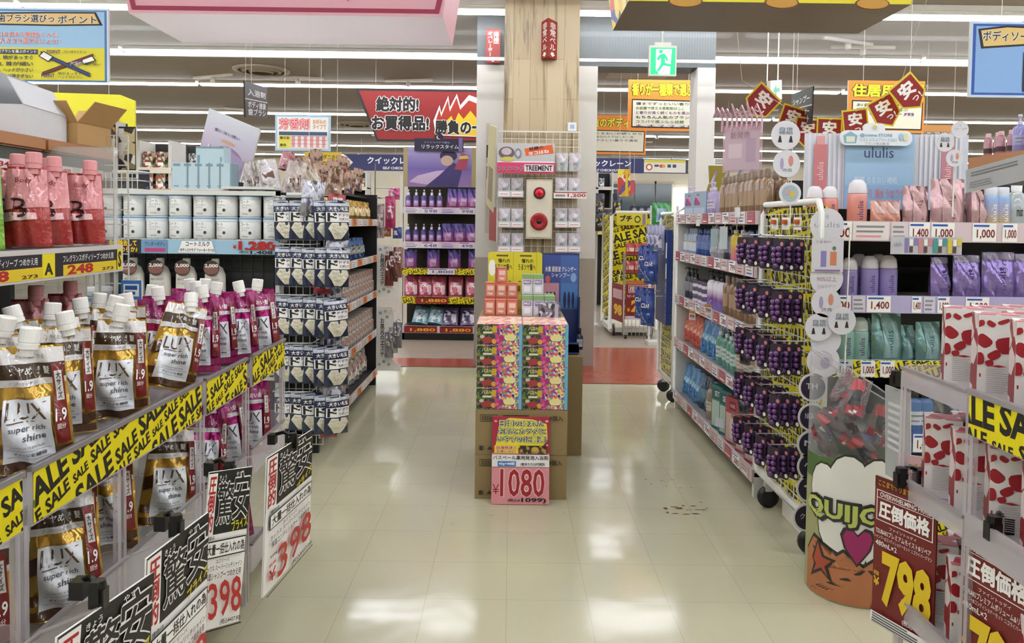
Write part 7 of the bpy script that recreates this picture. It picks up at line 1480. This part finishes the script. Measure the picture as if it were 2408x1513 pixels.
# red pennants
def pennant(i, px, py, rot, s, Y, lab):
    p = W(px, py, Y); h = s*Y/FPX; w_ = h*.86
    o = thing('pennant', lab, 'pennant', M=Matrix.Translation(p) @ Matrix.Rotation(rot, 4, 'Y'))
    out = lambda k: [(-w_/2*k, h*.5*k), (-w_/2*k, -h*.18*k), (0, -h*.5*k), (w_/2*k, -h*.18*k), (w_/2*k, h*.5*k)]
    MB().prism(out(1.0), 0, .004, ink('e0c82c')).build('flag', o)
    q = MB(); q.poly(out(.88), -.0006, ink('921614')); q.text('安', -w_*.28, w_*.28, -h*.05, h*.38, -.0012, I_W, .05); q.text('っ!', -w_*.05, w_*.3, -h*.26, -h*.08, -.0012, I_W, .03); q.build('lettering', o)
for i, a_ in enumerate(((1788, 243, .75, 78, 5.4, 'red pennant tilted steeply behind the pink blossom display'), (1862, 285, .3, 70, 5.3, 'red pennant half hidden by the black shampoo aisle sign'), (1897, 312, .15, 70, 5.2, 'red pennant hanging just behind the west end of the pastel header board'), (1950, 312, .02, 70, 5.1, 'red pennant hanging straight, above the west half of the pastel header board'), (2012, 292, -.12, 70, 5.0, 'red pennant tilted slightly, third from the upper end of the garland'), (2083, 264, -.50, 76, 4.9, 'red pennant tilted before the orange detergent sign, second from the upper end'), (2140, 222, -.72, 82, 4.8, 'red pennant at the upper east end of the garland'))): pennant(i, *a_)
g = thing('garland_cord', 'thin cord carrying the red pennants up to the ceiling', 'cord'); pts = [W(1745, 190, 5.45), W(1790, 215, 5.4), W(1862, 262, 5.3), W(1897, 283, 5.2), W(1950, 283, 5.1), W(2012, 262, 5.0), W(2075, 232, 4.9), W(2120, 190, 4.8)]
MB().tube([(pts[0].x-.1, 5.5, CEIL)] + pts + [(pts[-1].x+.25, 4.7, CEIL)], .0018, OFFW, 4).build('cord', g)
# ---------------------------------------------------------------- behind and above the east shelf: blossom display
o = thing('blossom_stand', 'pink acrylic promotion panel with blossom ribbons standing on the east shelf top', 'display panel', (1.50, 4.85, 1.46), -PI/2+.9)
MB().box(-.13, .13, 0, .01, .29, .60, clearm('d8b8c0', .55)).box(-.01, .01, 0, .01, 0, .3, ACRYL2).build('panel', o)
q = MB(); flat(q, [('r', .05, .05, .95, .95, ink('c8b0b8')), ('r', .15, .3, .5, .6, ink('d8c4c8')), ('r', .6, .2, .85, .7, ink('b8a0b0')), ('t', '新発売', .2, .7, .7, .85, ink('a07888'), .01)], -.13, .29, .26, .31, -.001); q.build('lettering', o)
rr = random.Random(9)
for i in range(9):
    x = -.14 + .033*i; MB().tube([(x, 0, .56), (x+.01, -.02, .64), (x-.03, -.01, .70+.04*rr.random()), (x-.06, .0, .66)], .008, film('c89aa6', .3), 5).build('ribbon', o)
for i in range(5):
    x = -.16 + .08*i; MB().tube([(x, -.02, .30), (x-.02, -.05, .22), (x+.02, -.08, .12)], .009, film(('a89cc0', 'c0a8b8', '9aa0b8')[i % 3], .3), 5).build('ribbon', o)
o = thing('shield_sign', 'olive green shield shaped panel beside the gateway post', 'panel', W(1660, 455, 6.4))
MB().prism([(0, 0), (.12, -.03), (.2, .0), (.2, .24), (.02, .24), (.03, .1)], 0, .02, mat('8a7c28', .5)).build('panel', o); MB().box(.08, .1, .0, .02, -W(1660, 455, 6.4).z, 0, WIRE).build('stem', o)
# ---------------------------------------------------------------- beyond the gateway: sale cart, price signs
YK = 9.2
def wx(px, Y): return W(px, 600, Y).x
x0_, x1_ = wx(1437, YK), wx(1545, YK); zt, zb = W(1490, 500, YK).z, W(1490, 752, YK).z
ck = thing('sale_cart', 'white framed cart with yellow sale panels beyond the red floor', 'display cart', (x0_, YK, 0)); L = x1_-x0_
b = MB(); b.tube([(0, 0, zb-.12), (0, 0, zt-.05), (.05, 0, zt), (L-.05, 0, zt), (L, 0, zt-.05), (L, 0, zb-.12)], .022, mat('d8d4c8', .4), 8); b.build('frame', ck)
s = MB().box(.02, L-.02, .02, .03, zb, zt-.03, YEL); sale(s, .02, L-.02, zb, zt-.03, .0195, .11, rot=.25, seed=21, base=False); s.build('sale_panel', ck)
s = MB(); s.M = Matrix.Translation((0, .75, 0)) @ Matrix.Rotation(-PI/2, 4, 'Z'); s.box(0, .72, 0, .01, zb, zt-.03, YEL); sale(s, 0, .72, zb, zt-.03, -.0008, .11, rot=.2, seed=23, base=False); s.build('sale_panel', ck)
MB().box(0, L, 0, .8, zb-.16, zb-.10, mat('c8c4b8', .5)).build('deck', ck)
for x, y in ((.05, .05), (L-.05, .05), (.05, .75)): caster(ck, x, y, .07)
MB().tube([(0, .78, zb-.12), (0, .78, zt)], .022, mat('d8d4c8', .4), 8).build('rear_frame', ck)
bpx('cart_sign', 'yellow tape sign with a black smudge on top of the sale cart', 'sign', 1450, 502, 1522, 530, 9.12, [('r', 0, 0, 1, 1, ink('d0c22a')), ('t', 'ブチ', .1, .3, .5, .85, I_K, .06), ('e', .68, .5, .1, .3, I_K), ('e', .68, .5, .07, .2, ink('d0c22a')), ('r', .84, .05, .94, .95, ink('8a7a9a'))], t=.01)
YW = 8.95
wkx0, wkx1 = wx(1470, YW), wx(1535, YW)
wb = thing('wire_trolley', 'chrome wire trolley of red packets before the sale cart', 'trolley', (wkx0, YW, 0)); L2 = wkx1-wkx0
b = MB()
for x in (0, L2):
    for y in (0, .1): b.box(x-.006, x+.006, y-.006, y+.006, .05, 1.05, STEEL)
for z in (.14, .5, .8, 1.02): b.box(0, L2, 0, .006, z-.005, z+.005, STEEL).box(0, L2, .1, .106, z-.005, z+.005, STEEL)
for i in range(8): b.box(L2*i/7-.003, L2*i/7+.003, .0, .006, .05, .5, STEEL)
b.build('wire_body', wb)
for z in (.8, 1.02): MB().box(0, L2, 0, .1, z-.004, z+.004, STEEL).build('tray', wb)
for x in (.03, L2-.03): caster(wb, x, .05, .03)
RPK = pouch('red_packet', 'packet', .11, .15, .06, film('b8403c', .3), [('q', [(-.8,.3),(.8,.3),(.8,.6),(-.8,.6)], busy(('e8d8c8', 'b83a3a', 'd8c8b0'), 40))], crumple=.006, seed=151)
for l, z in ((0, .805), (1, 1.025)):
    for i in range(3): RPK.put((wkx0 + .07 + .105*i, YW+.05, z), 0, 'red packet on the chrome trolley, %s tray, %s from the sale cart' % (('lower', 'upper')[l], nth(i)), 'red packets')
bpx('price_card', 'small dark red price card with a yellow 298 hung on the chrome trolley', 'sign', 1470, 660, 1537, 752, 8.94, [('r', 0, 0, 1, 1, ink('7c1a16')), ('r', 0, .9, 1, 1, ink('b8702c')), ('r', .1, .68, .97, .88, I_W), ('r', .12, .69, .95, .87, ink('7c1a16')), ('t', '圧倒価格', .14, .71, .94, .85, I_W, .03), ('t', 'ラピードラー 本格 in 詰め替え', .05, .56, .97, .63, I_W, .02), ('t', '298', .2, .18, .98, .5, ink('e8b420'), .05), ('t', '¥', .06, .2, .16, .3, ink('e8b420'), .02), ('r', 0, 0, 1, .09, ink('c8b8c0'))], t=.006, face=ink('7c1a16'))
o = bcor('price_card', 'small dark red price card turned edge-on beside the one reading 298', 'sign', (1440, 645, 9.1), (1466, 690, 8.7), .45, [('r', 0, 0, 1, 1, ink('7c1a16')), ('t', '98', .2, .15, .9, .45, ink('e8b420'), .05), ('r', .1, .6, .9, .85, ink('c8a0a0'))], t=.006, level=True, face=ink('7c1a16'))
inv = o.matrix_world.inverted(); MB().tube([inv @ (o.matrix_world @ Vector((.2, .003, .44))), inv @ Vector((wkx0, YW+.05, 1.02))], .004, STEEL, 5).build('hanger', o)
bc = carton('navy_box', 'box', .10, .08, .105, mat('23284c', .4), [('e', .5, .5, .35, .36, ink('6a7090')), ('e', .5, .5, .22, .24, ink('a8acc0'))])
MB().box(.05, L+.3, .3, .55, 1.62-.22, 1.62-.2, WIRE).build('top_shelf', ck)
for l in range(2):
    for i in range(4): p = W(1492+17.5*i, 500-20*l, 9.55); bc.put((p.x, 9.55, 1.421 + .107*l), 0, 'dark navy detergent box on the sale cart top, %s layer, %s from its west side' % (('lower', 'upper')[l], nth(i)), 'navy detergent boxes')
GRD = pouch('green_packet', 'packet', .22, .26, .08, film('2c8a44', .3), [('q', [(-.6,.15),(.6,.15),(.5,.75),(-.5,.75)], mat('9ab8c8', .4)), ('q', [(-.35,.25),(.35,.25),(.3,.55),(-.3,.55)], ink('3a6aa8'))], crumple=.006, seed=153)
GRD.put((wx(1553, 8.6), 8.6, W(1553, 530, 8.6).z), 0, 'green detergent packet on the rack beside the sale cart, upper one', 'green packets'); GRD.put((wx(1553, 8.6), 8.6, W(1553, 600, 8.6).z), 0, 'green detergent packet on the rack beside the sale cart, lower one', 'green packets')
gk = thing('packet_rack', 'narrow white rack of green detergent packets beside the sale cart', 'rack', (wx(1530, 8.6), 8.6, 0)); gl_ = wx(1592, 8.6)-wx(1530, 8.6)
b = MB(); 
for x in (0, gl_): b.box(x-.012, x+.012, .0, .024, 0, 1.62, WIRE)
for px in (531, 601): z = W(1553, px, 8.6).z; b.box(0, gl_, -.05, .1, z-.014, z-.002, WIRE)
b.box(-.02, gl_+.02, -.08, .12, 0, .04, WIRE); b.build('rack_body', gk)
bpx('price_card', 'white price label with a red figure between the green packets', 'sign', 1527, 532, 1570, 546, 8.5, [('r', 0, 0, 1, 1, I_W), ('t', '2', .05, .1, .25, .9, I_R, .03), ('r', .35, .5, .9, .8, I_R), ('r', .35, .15, .9, .4, I_K)], t=.004)
# dark hanging goods beyond the cart
wr = thing('garment_rack', 'white rack of dark packed goods beside the gateway column', 'rack', (wx(1398, 10.2), 10.2, 0))
MB().box(0, .04, 0, .04, 0, 1.9, WIRE).box(0, .5, 0, .03, 1.88, 1.9, WIRE).box(.0, .05, -.2, .2, 0, .03, WIRE).box(.01, .03, -.05, .3, .2, 1.3, mat('b8b4ac', .5)).build('frame', wr)
for i, c in enumerate(('2a2e3a', '3a3e4c', '23283c', '4a4a54')):
    kk = pouch('dark_pack', 'pack', .13, .30, .06, film(c, .3), [('q', [(-.7,.2),(.7,.2),(.7,.6),(-.7,.6)], busy((c, 'b8b8c0', '1c1c24', 'c8b03a'), 40))], crumple=.008, seed=160+i, hang=True, n=8)
    kk.put((wx(1408, 10.1)+.12*(i % 3), 10.1, 1.30 + .27*(i//2)*.8), 0, 'dark blue pack hung on the white rack by the gateway column, %s' % nth(i), 'dark packs')
bpx('hanging_banner', 'yellow and orange printed banner standing above the sale cart', 'banner', 1452, 398, 1482, 462, 9.6, [('r', 0, 0, 1, 1, busy(('d8a02c', 'c8402c', 'e8d84a', '6a4a8a', 'e8dcd0'), 12)), ('r', .6, 0, .8, 1, ink('d8c020'))], t=.01, hang=True)
bpx('hanging_banner', 'red banner edge behind the printed banner over the sale cart', 'banner', 1480, 424, 1492, 456, 10.2, [('r', 0, 0, 1, 1, ink('c8505c'))], t=.01, hang=True)
# ---------------------------------------------------------------- far west: yellow header, posters and distant shelves
YY = 6.6
a, c = W(70, 330, YY), W(317, 220, YY); w_, h_ = c.x-a.x, c.z-a.z
o = thing('header_board', 'plain bright yellow header board with cut corners beyond the wooden shelf', 'sign', (a.x, YY, a.z))
MB().prism([(0, 0), (w_, 0), (w_, h_*.85), (w_*.86, h_*.97), (w_*.2, h_), (w_*.0, h_*.86)], 0, .02, mat('d2ca1a', .5)).build('panel', o)
MB().box(w_*.62, w_*.85, -.02, 0, h_*.42, h_*.47, mat('b8a888', .5)).build('ledge', o)
strings(o, [(a.x+.25, YY+.01, c.z-.02), (a.x+.7, YY+.01, c.z-.02)])
BKP = ink('1c1a18')
def poster(lab, x0, y0, x1, y1, Y, cols, sc=14):
    return bpx('poster_panel', lab, 'poster', x0, y0, x1, y1, Y, [('r', 0, 0, 1, 1, BKP), ('r', .04, .3, .96, .97, busy(cols, sc)), ('e', .4, .2, .2, .12, ink('b89a7a')), ('r', .3, .02, .9, .1, ink('c8a83a'))], face=BKP, t=.02)
poster('black and gold cosmetics poster beyond the wire screen', 245, 292, 273, 432, 5.4, ('c8a050', '2a2420', 'e0d4c0', '8a3a30', '5a4a34'))
poster('white and gold cosmetics poster under the yellow header board', 272, 298, 320, 440, 5.5, ('c8b88a', '3a302a', 'e8e4d8', '8a7a4a', 'd8d0c0'))
o = bpx('shelf_card', 'blank white card leaning on the wire basket', 'sign', 262, 418, 325, 446, 4.4, [], face=mat('c8cacc', .5), t=.004); bpx('shelf_card', 'dark navy card beside the blank white one', 'sign', 326, 400, 352, 456, 4.6, [('r', .1, .2, .9, .3, ink('6a6a9a'))], face=ink('1e1c34'), t=.004, legs=True)
def farshelf(lab, px0, px1, Y, tops, cols, what, seed):
    xa_, xb_ = wx(px0, Y), wx(px1, Y); w_ = xb_-xa_
    zs_ = [W((px0+px1)/2, t, Y).z for t in tops]
    o = thing('far_shelf', lab, 'shelf', (xa_, Y, 0))
    MB().box(0, w_, .3, .33, 0, zs_[0]+.25, mat('1c1c1e', .6)).build('back_panel', o)
    for x in (0, w_-.03): MB().box(x, x+.03, .0, .3, 0, zs_[0]+.25, mat('c8c6c0', .5)).build('upright', o)
    kk = []
    for s_ in range(3):
        kk.append(carton(what, what.replace('_', ' '), .085, .06, .15, busy(cols[s_], 40), [('r', .1, .5, .9, .9, busy(cols[(s_+1) % 3], 60)), ('r', .2, .15, .8, .35, I_W)], lid=False))
    for r_, z in enumerate(zs_):
        sh = MB().box(0, w_, 0, .3, z-.02, z, mat('b8b6b0', .5)).build('shelf', o); MB().box(0, w_, -.01, 0, z-.05, z+.004, mat(('d8d0c0', 'c8a08a', 'd8c86a')[r_ % 3], .5)).build('price_rail', sh)
        n_ = int((w_-.06)/.115)
        for i in range(n_): kk[(i//3+r_) % 3].put((xa_+.09+.115*i, Y+.03, z+.001), 0, 'small printed box on the %s, %s shelf, %s along' % (' '.join(lab.split()[1:]), nth(r_), nth(i)), 'small goods on the ' + lab)
    return o
farshelf('far cosmetics shelf past the gold posters', 322, 404, 6.8, (395, 445), (('c8a878', '8a3a30', 'e8e0d0', '4a5a3a'), ('d8d0c0', 'a86a4a', '3a3a4a'), ('e0d8c8', '6a8a5a', 'c8503a')), 'cosmetic_box', 1)
farshelf('far grooming shelf behind the pale blue cartons', 404, 500, 7.6, (395, 440), (('2a2a2c', 'a8a8a8', '5a5a5e'), ('c8c8c8', '3a3a3c', '8a8a8e'), ('d8d4cc', '5a7a4a', '3a3a3a')), 'grooming_box', 2)
farshelf('far beauty shelf before the dark posters', 210, 246, 5.3, (360, 400, 440), (('7a9a3a', 'd8d0a0', '4a5a2a'), ('c8b89a', '8a7a5a', '3a342c'), ('e0d8c0', '6a9a4a', 'a8a070')), 'beauty_box', 3)
farshelf('far snack shelf beyond the gondola corner', 770, 862, 12.0, (440, 480), (('c8a080', 'a85a3a', 'e0d8c8'), ('8a9a6a', 'd8c8a0', '6a4a3a'), ('d8d0c8', 'b84a3a', '8a8a7a')), 'snack_box', 4)
farshelf('far hygiene shelf past the chrome trolley', 1400, 1440, 12.5, (440, 490, 545), (('c8c8d0', '3a4a6a', 'e8e4e0'), ('8a9ab0', 'd8d8e0', '4a4a5a'), ('2a3a6a', 'c8b8b0', 'e0e0e0')), 'hygiene_box', 5)
# rows of fine cords and the spotlights on the ceiling
for i, (px, py, Y) in enumerate(((500, 180, 6.5), (700, 183, 9.0), (960, 190, 9.6), (575, 258, 10.), (690, 300, 14.), (905, 318, 15.), (1545, 318, 15.), (1500, 335, 18.), (1995, 98, 7.8), (2030, 112, 8.3), (1780, 262, 12.), (2130, 200, 11.))):
    p = G(px, py, CEIL-.02)
    if p.y > 23: p.y = 22
    o = thing('ceiling_track', 'short white ceiling track light, %s counted from the west over the back of the store' % nth(i), 'light', (p.x, p.y, CEIL), .2*((i*3) % 5 - 2))
    MB().box(-.35, .35, -.015, .015, -.03, -.001, mat('e8e4da', .4)).build('rail', o)
    MB().lathe([(.03, -.10), (.035, -.04), (.02, -.031)], mat('e8e4da', .4), 10).build('lamp_head', o)
for o_ in [x for x in SC.objects if x.parent is None]:
    if o_.type == 'EMPTY' and (not o_.children or o_.get('label') == ''):
        for c_ in o_.children_recursive: bpy.data.objects.remove(c_)
        bpy.data.objects.remove(o_)
